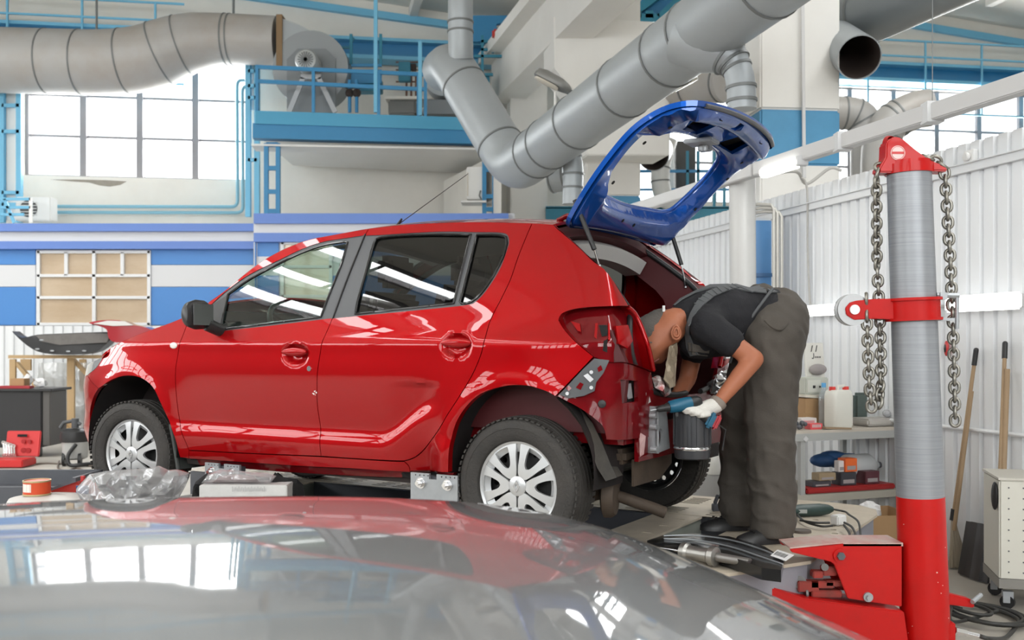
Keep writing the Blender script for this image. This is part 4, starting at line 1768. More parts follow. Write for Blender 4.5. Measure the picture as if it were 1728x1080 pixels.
# --- inner dark shell, wheel wells, underbody
b = MB()
us = np.linspace(.45, ULEN - .3, 90)
zs = np.linspace(.30, 1.02, 22)
V = [shell(u, z, -.055) for u in us for z in zs]
fs_ = []
for i in range(len(us) - 1):
    for j in range(len(zs) - 1):
        c = shell((us[i] + us[i + 1]) / 2, (zs[j] + zs[j + 1]) / 2)
        if any(math.hypot((c.x - ax), (c.z - az)) < .44 for ax, az, _, _ in ARCH) or c.x < -.12 or c.z > 1.0 - .30 * max(0, c.x - 2.1):
            continue
        fs_.append((i * 22 + j, (i + 1) * 22 + j, (i + 1) * 22 + j + 1, i * 22 + j + 1))
b.add(V, fs_)
o = b.build('inner_panel', M_dark, car, local=True)
mirror_part(o, car)
for ax, az, rw_, rh in ARCH:
    for s in (1, -1):
        b = MB()
        rings = []
        yo = .83 if ax > 1 else .80
        for y in (yo, .70, .50):
            rr_ = [Vector((ax + (rw_ + .012) * math.cos(t), s * y, az + (rh + .012) * math.sin(t))) for t in [PI * 1.05 - PI * 1.10 * k / 28 for k in range(29)]]
            rings.append(rr_)
        n = 29
        b.add([p for r in rings for p in r], [(i * n + k, i * n + k + 1, (i + 1) * n + k + 1, (i + 1) * n + k) for i in range(2) for k in range(n - 1)])
        k0 = len(b.v)
        b.add(rings[2] + [Vector((ax, s * .5, az))], [(k, k + 1, n) for k in range(n - 1)])
        b.build('wheel_well', mat('wheel_well_dark', (.010, .008, .008), .9, noise_scale=5, noise_amt=.5, noise_col=(.022, .008, .008)), car, smooth=50, local=True)
b = MB()
b.bounds(.36, 2.2, -.74, .74, .27, .31)
b.bounds(.15, 3.1, -.46, .46, .26, .31)
b.build('underbody', mat('underbody', (.03, .022, .02), .8), car, local=True)
b = MB()
b.cyl((0, -.62, .30), (0, .62, .30), .045, n=14)
b.bounds(-.02, .5, .40, .48, .26, .33)
b.bounds(-.02, .5, -.48, -.40, .26, .33)
b.build('rear_axle', M_steel, car, smooth=50, local=True)
for s in (1, -1):
    for ax in (0, 2.57):
        b = MB()
        b.lathe([(-.12, .10), (0, .10), (.02, .05), (.05, .05)], (ax, s * .70, .31), (0, s, 0), 24)
        b.build('brake_drum', M_steel, car, smooth=40, local=True)

# --- wheels
def make_wheel(loc, rotz, side, cap=True):
    """wheel lying in local xz plane, outer face +y"""
    b = MB()
    prof = [(-.085, .205), (-.092, .225), (-.097, .262), (-.088, .292), (-.070, .303), (-.052, .3075), (-.050, .3000), (-.044, .3000), (-.042, .309), (-.020, .310), (-.018, .3015), (-.012, .3015), (-.010, .310), (.010, .310),
            (.012, .3015), (.018, .3015), (.020, .310), (.042, .309), (.044, .3000), (.050, .3000), (.052, .3075), (.070, .303), (.086, .294), (.095, .280), (.098, .262), (.0985, .258), (.0965, .256), (.095, .232), (.090, .212), (.084, .203), (.075, .199)]
    b.lathe([(h, r) for h, r in prof], (0, 0, 0), (0, 1, 0), 72, closed=True)
    W = b.build('wheel', M_rubber, car, smooth=28, local=True)
    W.location = loc
    W.rotation_euler = (0, 0, rotz)
    # shoulder tread blocks
    b = MB()
    for k in range(64):
        a = 2 * PI * k / 64
        for y in (.077, -.077):
            R = Matrix.Rotation(-a, 3, 'Y')
            b.box(R @ Vector((.3015, y, 0)), (.007, .030, .018), R)
    b.build('tread_blocks', M_rubber, W, local=True)['kind'] = 'stuff'
    # steel rim
    b = MB()
    b.lathe([(-.085, .203), (-.06, .19), (-.02, .178), (.01, .175), (.012, .168), (-.03, .165), (-.06, .17), (-.085, .19)], (0, 0, 0), (0, 1, 0), 40, closed=True)
    b.build('rim', M_steel, W, smooth=40, local=True)
    holes = []
    for k in range(16):
        a = 2 * PI * k / 16
        holes.append([(.147 * math.cos(a) + .014 * math.cos(t), .147 * math.sin(a) + .014 * math.sin(t)) for t in [2 * PI * j / 8 for j in range(8)]])
    b = MB()
    b.plate([(.168 * math.cos(2 * PI * j / 48), .168 * math.sin(2 * PI * j / 48)) for j in range(48)], holes, lambda p: (p[0], .008, p[1]), .01, (0, 1, 0))
    b.lathe([(0, .075), (.02, .07), (.03, .045), (.03, .001)], (0, .005, 0), (0, 1, 0), 24)
    b.build('wheel_disc', M_steel, W, smooth=40, local=True)
    if not cap:
        return W
    dome = lambda x, z: .062 + .016 * (1 - ((x * x + z * z) / .04)) - .010 * math.exp(-(x * x + z * z) / .002)
    mp = lambda p: (p[0], dome(p[0], p[1]), p[1])
    b = MB()
    b.lathe([(.055, .203), (.066, .203), (.070, .198), (.066, .188), (.056, .186)], (0, 0, 0), (0, 1, 0), 60, closed=True)
    b.build('hub_cap', M_silver, W, smooth=40, local=True)
    cap_o = W
    # recessed web between the petals (with windows left open inside and beside the petals)
    for k in range(6):
        a0 = 2 * PI * k / 6
        c, s = math.cos(a0), math.sin(a0)
        rot = lambda p: (p[0] * c - p[1] * s, p[0] * s + p[1] * c)
        # petal: a U-shaped loop, two arms from the rim joining at the hub
        arm = [tuple(p) for p in smooth_pts([(.036, .0), (.046, .020), (.075, .038), (.115, .056), (.150, .074), (.170, .084)], n=5)]
        rim_arc = [(.197 * math.cos(t), .197 * math.sin(t)) for t in np.linspace(.46, -.46, 14)]
        outer = arm + rim_arc + [(p[0], -p[1]) for p in arm[:0:-1]]
        inner_arm = [tuple(p) for p in smooth_pts([(.088, 0), (.098, .014), (.125, .026), (.155, .034), (.176, .036)], n=5)]
        inner = inner_arm + [(.180 * math.cos(t), .180 * math.sin(t)) for t in np.linspace(.19, -.19, 7)] + [(p[0], -p[1]) for p in inner_arm[:0:-1]]
        sk = skin([(p[0], p[1]) for p in outer], lambda p: mp(rot((p[0], p[1]))), lambda p: Vector((0, -1, 0)), .014, .012, [inner])
        sk.build('petal', M_silver, cap_o, smooth=40, local=True)
        # dished floor of the petal window towards the rim
        b = MB()
        V = []
        for t in np.linspace(.24, -.24, 7):
            for r, y in ((.184, .060), (.156, .044)):
                q = rot((r * math.cos(t), r * math.sin(t)))
                V.append((q[0], y, q[1]))
        b.add(V, [(2 * i, 2 * i + 1, 2 * i + 3, 2 * i + 2) for i in range(6)])
        b.build('petal_floor', M_silver, cap_o, smooth=60, local=True)
        a1 = a0 + PI / 6
        c1, s1 = math.cos(a1), math.sin(a1)
        rot1 = lambda p: (p[0] * c1 - p[1] * s1, p[0] * s1 + p[1] * c1)
        b = MB()
        V = []
        for t in np.linspace(.10, -.10, 5):
            for r, y in ((.197, .062), (.150, .050)):
                q = rot1((r * math.cos(t), r * math.sin(t)))
                V.append((q[0], y, q[1]))
        b.add(V, [(2 * i, 2 * i + 1, 2 * i + 3, 2 * i + 2) for i in range(4)])
        b.build('web', M_silver, cap_o, smooth=60, local=True)
    b = MB()
    b.lathe([(.060, .046), (.074, .044), (.078, .036), (.080, .001)], (0, 0, 0), (0, 1, 0), 32)
    b.build('hub_boss', M_silver, cap_o, smooth=40, local=True)
    # rhombus badge
    b = MB()
    o_, i_ = [(0, .027), (.017, 0), (0, -.027), (-.017, 0)], [(0, .013), (.007, 0), (0, -.013), (-.007, 0)]
    b.plate(o_, [i_], lambda p: (p[0], .084, p[1]), .004, (0, 1, 0))
    b.build('badge', mat('badge_chrome', (.55, .56, .58), .25, .9), cap_o, local=True)
    return W


make_wheel((0, .745, .31), 0, 1)
make_wheel((2.562, .748, .31), math.radians(6), 1)
make_wheel((0, -.745, .31), PI, -1, cap=False)
make_wheel((2.589, -.748, .31), PI, -1, cap=False)
# mud flap strip behind the front wheel
b = MB()
P = [cy(288, 716, .80), cy(292, 735, .80), cy(297, 765, .80), cy(301, 792, .80)]
b.tube(P, .012, 8)
b.prism([P[0] + Vector((-.0, 0, 0)), P[3], P[3] + Vector((.0, -.18, 0)), P[0] + Vector((0, -.18, 0))], (-.01, 0, 0))
b.build('mud_flap', mat('mudflap', (.05, .055, .052), .6), car, smooth=40, local=True)

# --- door mirror
b = MB()
cm = cy(337, 531, .96)
rings = []
for dy, w, h in ((-.085, .02, .02), (-.07, .05, .055), (-.03, .062, .075), (.03, .064, .078), (.07, .055, .065), (.09, .03, .04)):
    rings.append([Vector((cm.x + w * (1.1 * max(0, math.cos(t)) + .35 * min(0, math.cos(t))), cm.y + dy, cm.z + h * math.sin(t))) for t in [2 * PI * k / 20 for k in range(20)]])
b.loft(rings)
mo = b.build('door_mirror', M_black, car, smooth=50, local=True)
b = MB()
b.prism([Vector((cm.x - .026, cm.y + sx * .066, cm.z + sz * .055)) for sx, sz in ((-1, -1), (1, -1), (1, 1), (-1, 1))], (-.004, 0, 0))
b.build('mirror_glass', mat('mirror_silver', (.8, .82, .84), .03, 1.0), mo, local=True)
b = MB()
b.tube([Vector((cm.x, cm.y - .05, cm.z - .05)), Vector((cm.x - .02, cm.y - .12, cm.z - .08)), Vector((cm.x - .04, cm.y - .20, cm.z - .07))], .035, 10)
b.build('mirror_arm', M_black, mo, smooth=60, local=True)
b = MB()
su = chain([[(349, 521), (383, 498)], [(383, 498), (374, 540), (371, 557)], [(371, 557), (352, 561)], [(352, 561), (346, 545), (349, 521)]])
o, orr, _ = panel('sail_panel', None, M_black, gap=0, off=.002, sp=.03, poly=su)
rings2 = [[Vector((p.x, -p.y, p.z)) for p in r] for r in rings]
m2 = MB()
m2.loft(rings2)
m2.build('door_mirror', M_black, car, smooth=50, local=True)

# --- rear end without bumper
M_taillamp = M_redin
LR = [[(943, 540), (948, 530), (970, 522), (1010, 518), (1061, 517)], [(1061, 517), (1072, 526), (1085, 552), (1097, 588), (1106, 628)], [(1106, 628), (1060, 612), (1030, 611), (1002, 602)], [(1002, 602), (970, 575), (952, 555), (943, 540)]]
plr = chain(LR)
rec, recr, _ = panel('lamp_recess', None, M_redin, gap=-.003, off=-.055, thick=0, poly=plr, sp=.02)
# recess walls
for P, par, mr in ((plr, rec, recr),):
    b = MB()
    n = len(P)
    b.add([shell(p[0], p[1], -.002) for p in P] + [shell(p[0], p[1], -.058) for p in P], [(k, (k + 1) % n, n + (k + 1) % n, n + k) for k in range(n)])
    o = b.build('recess_wall', M_red, par, smooth=30, local=True)
    mirror_part(o, mr)
# embossed shapes and clip openings in the recess
def emboss(name, px, off, h, material, par, mirror_to=None):
    P = chain([px + [px[0]]]) if False else [uz(*p) for p in px]
    m = skin([tuple(p) for p in P], lambda p: shell(p[0], p[1], off), IN, h, .03)
    me = m.mesh(name)
    orient_out(me, (1.4, 0, .6))
    o = link(name, me, material, par, 30, local=True)
    if mirror_to:
        mirror_part(o, mirror_to)
    return o


emboss('stamping', [(958, 541), (975, 546), (977, 560), (971, 558)], -.040, .02, M_red, rec, recr)
emboss('stamping', [(1045, 550), (1070, 548), (1078, 575), (1068, 588), (1050, 580)], -.030, .03, M_red, rec, recr)
for q in ([(1010, 548), (1028, 548), (1029, 566), (1016, 568)], [(1020, 575), (1029, 572), (1028, 595), (1018, 592)]):
    emboss('clip_opening', q, -.052, .004, M_dark, rec, recr)
emboss('stamping', [(1003, 545), (1008, 545), (1006, 572), (1001, 568)], -.045, .02, M_red, rec, recr)
emboss('stamping', [(1031, 545), (1035, 545), (1034, 575), (1030, 573)], -.045, .02, M_red, rec, recr)
# flange bead down the rear edge
pts = [shell(*uz(*p), -.01) for p in ((1063, 518), (1075, 530), (1087, 555), (1098, 588), (1106, 625))]
for dx in (0,):
    b = MB()
    b.tube([p + Vector((dx, dx * 1.2, 0)) for p in smooth_pts([tuple(q) for q in pts], n=5) and [Vector(q) for q in smooth_pts([tuple(q) for q in pts], n=5)]], .011, 8)
    o = b.build('flange_bead', M_red, rec, smooth=60, local=True)
    mirror_part(o, recr)
LC = [[(1002, 602), (1030, 611), (1060, 612), (1106, 628)], [(1106, 628), (1110, 660), (1108, 700), (1104, 738)], [(1104, 738), (1075, 742), (1048, 744), (1024, 743)], [(1024, 743), (1018, 722), (1003, 708), (980, 692), (960, 681)], [(960, 681), (937, 669)], [(937, 669), (980, 625), (1002, 602)]]
opening = [uz(*p) for p in ((1051, 641), (1083, 643), (1084, 678), (1054, 681))]
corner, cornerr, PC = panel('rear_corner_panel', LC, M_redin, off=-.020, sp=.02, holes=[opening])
emboss('vent_opening_back', [(1048, 638), (1086, 640), (1087, 682), (1050, 685)], -.06, .002, M_dark, corner, cornerr)
emboss('vent_flap', [(1066, 650), (1080, 647), (1083, 672), (1075, 674)], -.045, .004, M_galv, corner, cornerr)
# grommet
gu, gz = uz(1016, 682)
b = MB()
gc = shell(gu, gz, -.018)
b.lathe([(0, .018), (.004, .016), (.006, .001)], gc, (shell(gu, gz, .02) - shell(gu, gz)).normalized(), 18)
b.build('grommet', M_black, corner, smooth=40, local=True)
# black bumper bracket with pale bolts
br = emboss('bumper_bracket', [(944, 666), (968, 640), (985, 622), (1003, 605), (1028, 608), (1018, 630), (1006, 645), (1003, 660), (985, 668), (960, 672)], .002, .018, M_grey, car, None)
brr = mirror_part(br, car)
for px, py in ((958, 664), (998, 654), (998, 628)):
    uu, zz = uz(px, py)
    c = shell(uu, zz, .003)
    d = (shell(uu, zz, .03) - shell(uu, zz)).normalized()
    b = MB()
    b.cyl(c, c + d * .006, .008, n=12)
    b.build('bolt', mat('bolt_pale', (.6, .6, .62), .4, .5), br, local=True)
emboss('bracket_tab', [(985, 634), (992, 630), (1002, 640), (996, 645)], .008, .006, MATS['bolt_pale'], br)
for q in ([(972, 654), (979, 645), (985, 648), (980, 658)], [(1008, 621), (1014, 616), (1017, 624), (1010, 628)], [(955, 655), (960, 650), (965, 655), (960, 660)]):
    emboss('bracket_hole', q, .004, .003, M_redin, br)
# liner strip hanging behind the rear wheel
P = [cy(px, py, .78) for px, py in ((938, 671), (958, 690), (980, 718), (994, 752), (1008, 790), (1022, 812))]
b = MB()
w = [.01, .012, .016, .02, .022, .015]
b.add([p + Vector((0, .0, 0)) for p in P] + [p + Vector((-w[k] * 1.6, -.06, .01)) for k, p in enumerate(P)] + [p + Vector((.02, -.22, .0)) for p in P],
      [(k, k + 1, 7 + k, 6 + k) for k in range(5)] + [(k, 12 + k, 13 + k, k + 1) for k in range(5)])
b.build('liner_strip', mat('dusty_plastic', (.035, .032, .028), .8, noise_scale=8, noise_amt=.6, noise_col=(.085, .072, .058)), car, smooth=50, local=True)
# rear panel under the boot opening, with scraped grey patches
XR = -.47
b = MB()
rp = [(.565, .42), (.565, .84), (.53, .80), (.45, .72), (.20, .69), (-.20, .69), (-.45, .72), (-.53, .80), (-.565, .84), (-.565, .42)]
b.plate(rp, [[(.50, .52), (.54, .52), (.54, .60), (.50, .60)]], lambda p: (XR, p[0], p[1]), .02, (-1, 0, 0))
rear = b.build('rear_panel', M_redin, car, local=True)
M_scrap = mat('scraped_metal', (.50, .49, .48), .35, .5, noise_scale=14, noise_amt=.9, noise_col=(.22, .02, .02), contrast=(.45, .6))
M_filler = mat('filler_patch', (.55, .36, .36), .5, noise_scale=12, noise_amt=.8, noise_col=(.3, .03, .03))
for poly, m in (([(.555, .55), (.56, .50), (.55, .44), (.52, .45), (.515, .53)], M_filler), ([(.56, .80), (.53, .79), (.50, .72), (.51, .67), (.55, .72)], M_scrap), ([(.53, .80), (.47, .74), (.46, .68), (.50, .66)], M_scrap)):
    bb = MB()
    bb.plate(poly, [], lambda p: (XR - .004 - .02 * noise.noise(Vector((p[0] * 30, p[1] * 30, 0))), p[0], p[1]), .004, (-1, 0, 0))
    bb.build('scraped_patch', m, rear, local=True)
b = MB()
b.plate([(.46, .45), (.46, .66), (.36, .66), (.34, .60), (.31, .46)], [[(.42 + .024 * math.cos(t), .52 + .04 * math.sin(t)) for t in [2 * PI * k / 14 for k in range(14)]]], lambda p: (XR - .045, p[0], p[1]), .012, (-1, 0, 0))
b.bounds(XR - .05, XR, .45, .46, .45, .66)
b.build('crash_bracket', M_galv, rear, local=True)
def torn(name, pxs, x, amp, material, curl=0.0):
    """torn sheet: pixel outline on the rear plane, crumpled towards the outside"""
    P = [cx(px, py, x) for px, py in pxs]
    P2 = [(p.y, p.z) for p in P]
    zt_ = max(p[1] for p in P2)
    ov, ff = cdt_fill(P2, .012)
    m = MB()
    m.add([Vector((x - amp * (noise.noise(Vector((p.x * 28, p.y * 22, 1))) + .6 * noise.noise(Vector((p.x * 60, p.y * 50, 5)))) - curl * (zt_ - p.y), p.x, p.y)) for p in ov], ff)
    o_ = m.build(name, material, rear, smooth=25, local=True, fix=False)
    md_ = o_.modifiers.new('solid', 'SOLIDIFY')
    md_.thickness = .003


torn('bent_flap', [(1128, 585), (1141, 578), (1140, 600), (1135, 630), (1131, 652), (1122, 655), (1114, 640), (1120, 620)], -.50, .012, mat('bare_beige_metal', (.45, .38, .28), .45, .3, noise_scale=14, noise_amt=.6, noise_col=(.25, .17, .12)), .10)
torn('torn_metal', [(1104, 638), (1116, 634), (1128, 642), (1132, 662), (1124, 670), (1114, 664), (1108, 655)], -.49, .03, M_scrap)
torn('torn_metal', [(1199, 642), (1212, 632), (1226, 620), (1232, 632), (1226, 655), (1214, 668), (1203, 664)], -.49, .04, mat('torn_bright', (.62, .62, .63), .25, .8), .0)
b = MB()
for (y, z) in ((.485, .62), (.48, .57), (.475, .47)):
    b.cyl((XR - .02, y, z), (XR - .05, y, z), .012, n=10)
b.build('bracket_bolts', M_galv, rear, local=True)
# boot: floor, side trims, seat back, roof lining, inner pillars
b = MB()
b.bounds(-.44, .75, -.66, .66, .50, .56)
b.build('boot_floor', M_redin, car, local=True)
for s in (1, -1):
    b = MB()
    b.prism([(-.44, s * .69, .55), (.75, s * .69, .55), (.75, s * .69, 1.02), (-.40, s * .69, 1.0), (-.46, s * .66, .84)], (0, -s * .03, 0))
    b.build('boot_side', mat('boot_red_shaded', (.07, .006, .008), .6), car, local=True)  # car's red darkened so the boot's shade is in the colour
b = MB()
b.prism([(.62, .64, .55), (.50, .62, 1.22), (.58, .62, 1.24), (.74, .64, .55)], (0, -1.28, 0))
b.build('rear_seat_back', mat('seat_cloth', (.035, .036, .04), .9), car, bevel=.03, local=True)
for y in (.36, -.36):
    b = MB()
    b.box((.56, y, 1.30), (.09, .26, .16))
    b.build('rear_headrest', MATS['seat_cloth'], car, bevel=.04, bevel_seg=3, local=True)
lin = [Vector((e.x, e.y - .02, e.z - .055)) for e in edge[split + 2:-2]]
o = sheet(cross(lin, lambda e: .05), 'roof_lining', mat('lining_pale', (.62, .60, .57), .85), centre=(.5, 0, 3))
b = MB()
e = edge[-1]
b.loft([[Vector((e.x + dx, e.y * t * .96, e.z + .062 * (1 - abs(t) ** 2.2) - .02 + dz)) for dx, dz in ((0, 0), (-.01, -.05), (.08, -.075), (.10, -.03))] for t in [1 - k / 8 for k in range(17)]])
b.build('rear_header', mat('boot_red_shaded', (.07, .006, .008), .6), car, smooth=40, local=True)
b = MB()
b.loft([[Vector((e.x + dx, e.y * t * .86, e.z + .05 * (1 - abs(t) ** 2.2) - .08 + dz)) for dx, dz in ((.03, 0), (-.01, -.02), (.03, -.085), (.12, -.09), (.12, 0))] for t in [1 - k / 8 for k in range(17)]])
b.build('header_trim', mat('trim_pale', (.58, .57, .55), .7), car, smooth=40, local=True)
HP = [shell(*uz(*p)) for p in ((934, 379), (960, 402), (982, 422), (1010, 447), (1030, 467), (1045, 490), (1061, 517))]
low = [Vector((-.43, .57, .98)), Vector((-.44, .55, .86)), Vector((-.465, .45, .74)), Vector((-.475, .2, .70)), Vector((-.475, 0, .70))]
inn = [Vector((p.x + .03, p.y - .075, p.z - .02)) for p in HP] + low
for s in (1, -1):
    b = MB()
    V = [Vector((p.x, p.y * s, p.z)) for p in HP] + [Vector((p.x + .03, (p.y - .07) * s, p.z - .02)) for p in HP] + [Vector((p.x + .22, (p.y - .10) * s, p.z - .05)) for p in HP]
    n = len(HP)
    b.add(V, [(k, k + 1, n + k + 1, n + k) for k in range(n - 1)] + [(n + k, n + k + 1, 2 * n + k + 1, 2 * n + k) for k in range(n - 1)])
    b.build('hatch_channel', mat('boot_red_shaded', (.07, .006, .008), .6), car, smooth=30, local=True)  # same red with the boot's shade painted in
top = [Vector((HP[0].x + .02, (HP[0].y - .06) * t, HP[0].z - .045 + .055 * (1 - abs(t) ** 2.2))) for t in [1 - k / 6 for k in range(13)]]
loop = [p for p in inn[::-1]] + top + [Vector((p.x, -p.y, p.z)) for p in inn][:-1]
b = MB()
b.tube([Vector(p) for p in smooth_pts([tuple(p) for p in loop], n=3)], .014, 8)
b.build('hatch_seal', M_black, car, smooth=60, local=True)
# interior seen through the front glass: seats, dash, wheel
for y in (.36, -.36):
    b = MB()
    b.prism([(1.15, y - .23, .55), (1.65, y - .23, .55), (1.68, y - .23, .68), (1.2, y - .23, .66)], (0, .46, 0))
    b.prism([(1.15, y - .22, .62), (1.28, y - .22, .64), (1.10, y - .20, 1.22), (.98, y - .20, 1.20)], (0, .42, 0))
    b.box((1.02, y, 1.32), (.10, .24, .17))
    b.build('front_seat', MATS['seat_cloth'], car, bevel=.03, local=True)
b = MB()
b.prism([(1.85, -.70, .70), (2.2, -.70, .70), (2.25, -.70, 1.08), (2.0, -.70, 1.10), (1.84, -.70, .98)], (0, 1.4, 0))
b.build('dashboard', mat('dash_dark', (.04, .042, .045), .7), car, bevel=.03, local=True)
b = MB()
ax = Vector((-.8, 0, .6)).normalized()
c = Vector((1.72, .36, 1.02))
rg = b.ring(c, ax, .185, 32)
b.tube(rg, .016, 8, closed=True)
for k in (4, 16, 28):
    b.cyl(c, rg[k], .014, n=6)
b.lathe([(-.02, .001), (-.02, .06), (.02, .05), (.02, .001)], c, ax, 18)
b.build('steering_wheel', M_black, car, smooth=60, local=True)
b = MB()
b.sphere((1.62, 0, 1.40), .1, 14, 8, s=(.25, 1.1, .4))
b.build('rear_view_mirror', M_black, car, smooth=60, local=True)

# --- exhaust and dark canister under the tail
M_tan = mat('rusty_tan', (.085, .060, .042), .75, .1, noise_scale=9, noise_amt=.6, noise_col=(.04, .03, .024))
b = MB()
e0 = cx(1052, 790, -.22)
b.lathe([(-.10, .001), (-.10, .07), (-.08, .085), (.10, .085), (.12, .07), (.12, .001)], (-.2, .42, .30), (0, 1, 0), 24)
b.tube([Vector((-.22, .46, .26)), Vector((-.32, .42, .235)), Vector((-.44, .36, .19)), Vector((-.50, .33, .165))], .027, 14)
b.build('exhaust', M_tan, car, smooth=40, local=True)
b = MB()
b.bounds(-.40, -.24, -.30, .56, .40, .47)
b.build('rear_cross_member', M_tan, car, bevel=.02, local=True)
b = MB()
b.plate([(.50, .30), (.50, .42), (.05, .44), (.05, .36), (.20, .30)], [], lambda p: (-.42, p[0], p[1]), .012, (-1, 0, 0))
b.build('heat_shield', M_tan, car, local=True)
b = MB()
b.lathe([(-.03, .001), (-.03, .085), (-.01, .10), (.02, .10), (.03, .08), (.03, .001)], (-.30, .50, .25), (1, .25, 0), 24)
b.build('muffler_end', M_tan, car, smooth=40, local=True)
cc_ = cx(1168, 735, -.62)
can = MB()
can.lathe([(-.105, .001), (-.105, .07), (-.10, .078), (-.075, .082), (.105, .082), (.11, .07), (.11, .001)], cc_, (0, 0, 1), 28)
cano = can.build('hanging_canister', mat('canister_grey', (.06, .062, .068), .3, .3), car, smooth=40, local=True)
b = MB()
for k in range(14):
    a = 2 * PI * k / 14
    b.box(cc_ + Vector((.083 * math.cos(a), .083 * math.sin(a), .03)), (.006, .012, .14), Matrix.Rotation(a, 3, 'Z'))
b.build('canister_rib', MATS['canister_grey'], cano, local=True)
b = MB()
b.lathe([(-.062, .083), (-.055, .086), (-.048, .083)], cc_, (0, 0, 1), 28)
b.build('canister_band', M_chrome, cano, smooth=50, local=True)
b = MB()
b.bar(cc_ + Vector((0, 0, .1)), Vector((XR - .01, .2, .60)), .05, .03)
b.build('canister_bracket', M_steel, cano, local=True)

# --- blue tailgate, hinged open
GP = smooth_pts([(-.05, 1.515), (-.17, 1.665), (-.30, 1.81), (-.43, 1.93), (-.56, 2.0), (-.67, 2.025), (-.76, 2.02), (-.815, 2.0)], n=12)
GX = np.array([p[0] for p in GP])
GZ = np.array([p[1] for p in GP])
GS = np.concatenate([[0], np.cumsum(np.hypot(np.diff(GX), np.diff(GZ)))])
GL = GS[-1]


def gate(s, y, off=0.0):
    """tailgate surface: s from the hinge, y across, off downwards (inside)"""
    x, z = np.interp(s, GS, GX), np.interp(s, GS, GZ)
    e = .02
    tx, tz = np.interp(s + e, GS, GX) - np.interp(s - e, GS, GX), np.interp(s + e, GS, GZ) - np.interp(s - e, GS, GZ)
    L = math.hypot(tx, tz)
    nx, nz = tz / L, -tx / L           # upward/outer side
    if nz < 0:
        nx, nz = -nx, -nz
    bow = -.05 * (y / .6) ** 2
    return Vector((x + nx * (bow - off), y, z + nz * (bow - off)))


def gpx(px, py, off=0.0):
    """pixel on the inner tailgate surface -> (s, y)"""
    r = cray(px, py)
    lo, best = None, None
    for s in np.linspace(0, GL, 90):
        x, z = np.interp(s, GS, GX), np.interp(s, GS, GZ)
        # intersect with line of constant s along y: least squares distance
        t = None
        A = np.array([[r.x, 0], [r.z, 0]])
        den = r.x ** 2 + r.z ** 2
        t = ((x - CCAM.x) * r.x + (z - CCAM.z) * r.z) / den
        y = CCAM.y + r.y * t
        p = gate(s, max(-.7, min(.7, y)), off)
        t = ((p.x - CCAM.x) * r.x + (p.z - CCAM.z) * r.z) / den
        dx, dz = CCAM.x + r.x * t - p.x, CCAM.z + r.z * t - p.z
        y = CCAM.y + r.y * t
        dd = math.hypot(dx, dz)
        if best is None or dd < best:
            best, lo = dd, (s, y)
    return lo


M_blue = mat('blue_paint', (.008, .075, .36), .32, .5, spec=0.0, coat=1.0, coat_rough=.02)
gt = [(.0, .50), (.05, .555), (.25, .60), (.48, .62), (.66, .615), (.80, .59), (.90, .55)]
left = [tuple(p) for p in smooth_pts(gt, n=5)]
sb = GL
out = left + [tuple(p) for p in smooth_pts([(.90, .55), (sb - .05, .50), (sb - .02, .38), (sb - .005, .2), (sb, 0)], n=5)][1:]
outline = out + [(s, -y) for s, y in out[-2::-1]]
# window opening from the photograph
holepx = [(1000, 331), (1035, 287), (1072, 240), (1092, 226), (1114, 222), (1142, 240), (1163, 262), (1172, 290), (1166, 309), (1132, 345), (1112, 359), (1092, 356), (1060, 341), (1030, 332)]
hole = [tuple(p) for p in smooth_pts([(.205, .41), (.29, .475), (.43, .505), (.55, .49), (.625, .41), (.65, .22), (.655, 0), (.65, -.22), (.625, -.41), (.55, -.49), (.43, -.505), (.29, -.475), (.205, -.41), (.175, -.2), (.165, 0), (.175, .2)], closed=True, n=4)]
UPV = lambda p: (gate(p[0], p[1], .03) - gate(p[0], p[1])).normalized()
o = gate_o = skin(outline, lambda p: gate(p[0], p[1]), UPV, .024, .03, [hole]).build('tailgate', M_blue, car, smooth=40, local=True, fix=False)
gate_o['label'] = 'blue metallic tailgate hinged wide open'
orient_out(o.data, (-.3, 0, 1.2))
# inner frame with raised relief around the opening and the lower pan


def pdist(p, P):
    a = np.array(P)
    b_ = np.roll(a, -1, axis=0)
    d = b_ - a
    t = np.clip(((p[0] - a[:, 0]) * d[:, 0] + (p[1] - a[:, 1]) * d[:, 1]) / (d ** 2).sum(1).clip(1e-9), 0, 1)
    return float(np.sqrt(((a + d * t[:, None] - np.array((p[0], p[1]))) ** 2).sum(1).min()))


def gin(p):
    s, y = p[0], p[1]
    do, dh = pdist(p, outline), pdist(p, hole)
    relief = .052 * sstep(.006, .045, do) * sstep(.0, .035, dh)
    if s > .66:
        relief -= .022 * sstep(.09, .16, dh) * sstep(.09, .15, do)
    relief += .006 * math.sin(s * 60) * sstep(.05, .1, dh) * sstep(.68, .74, s)
    return gate(s, y, .030 + relief)


inl = inset_poly(outline, .016)
pans = [[(.71, .16), (.71, .36), (.82, .38), (.85, .18)], [(.71, -.10), (.71, -.34), (.82, -.36), (.86, -.10)], [(.90, .04), (.90, .11), (.955, .10), (.955, .04)]]
o = skin(inl, gin, lambda p: -UPV(p), .018, .022, [hole] + pans).build('inner_frame', M_blue, gate_o, smooth=45, local=True, fix=False)
orient_out(o.data, (-.3, 0, 3.2))
for q in pans:
    b = MB()
    V = [gate(s, y, .016) for s, y in inset_poly(q, -.03)]
    b.add(V, [tuple(range(len(V)))])
    b.build('pan_recess', M_dark, gate_o, local=True, fix=False)
# window frame lip
b = MB()
b.tube([gate(s, y, .012) for s, y in hole], .012, 8, closed=True)
b.build('opening_lip', M_blue, gate_o, smooth=60, local=True)
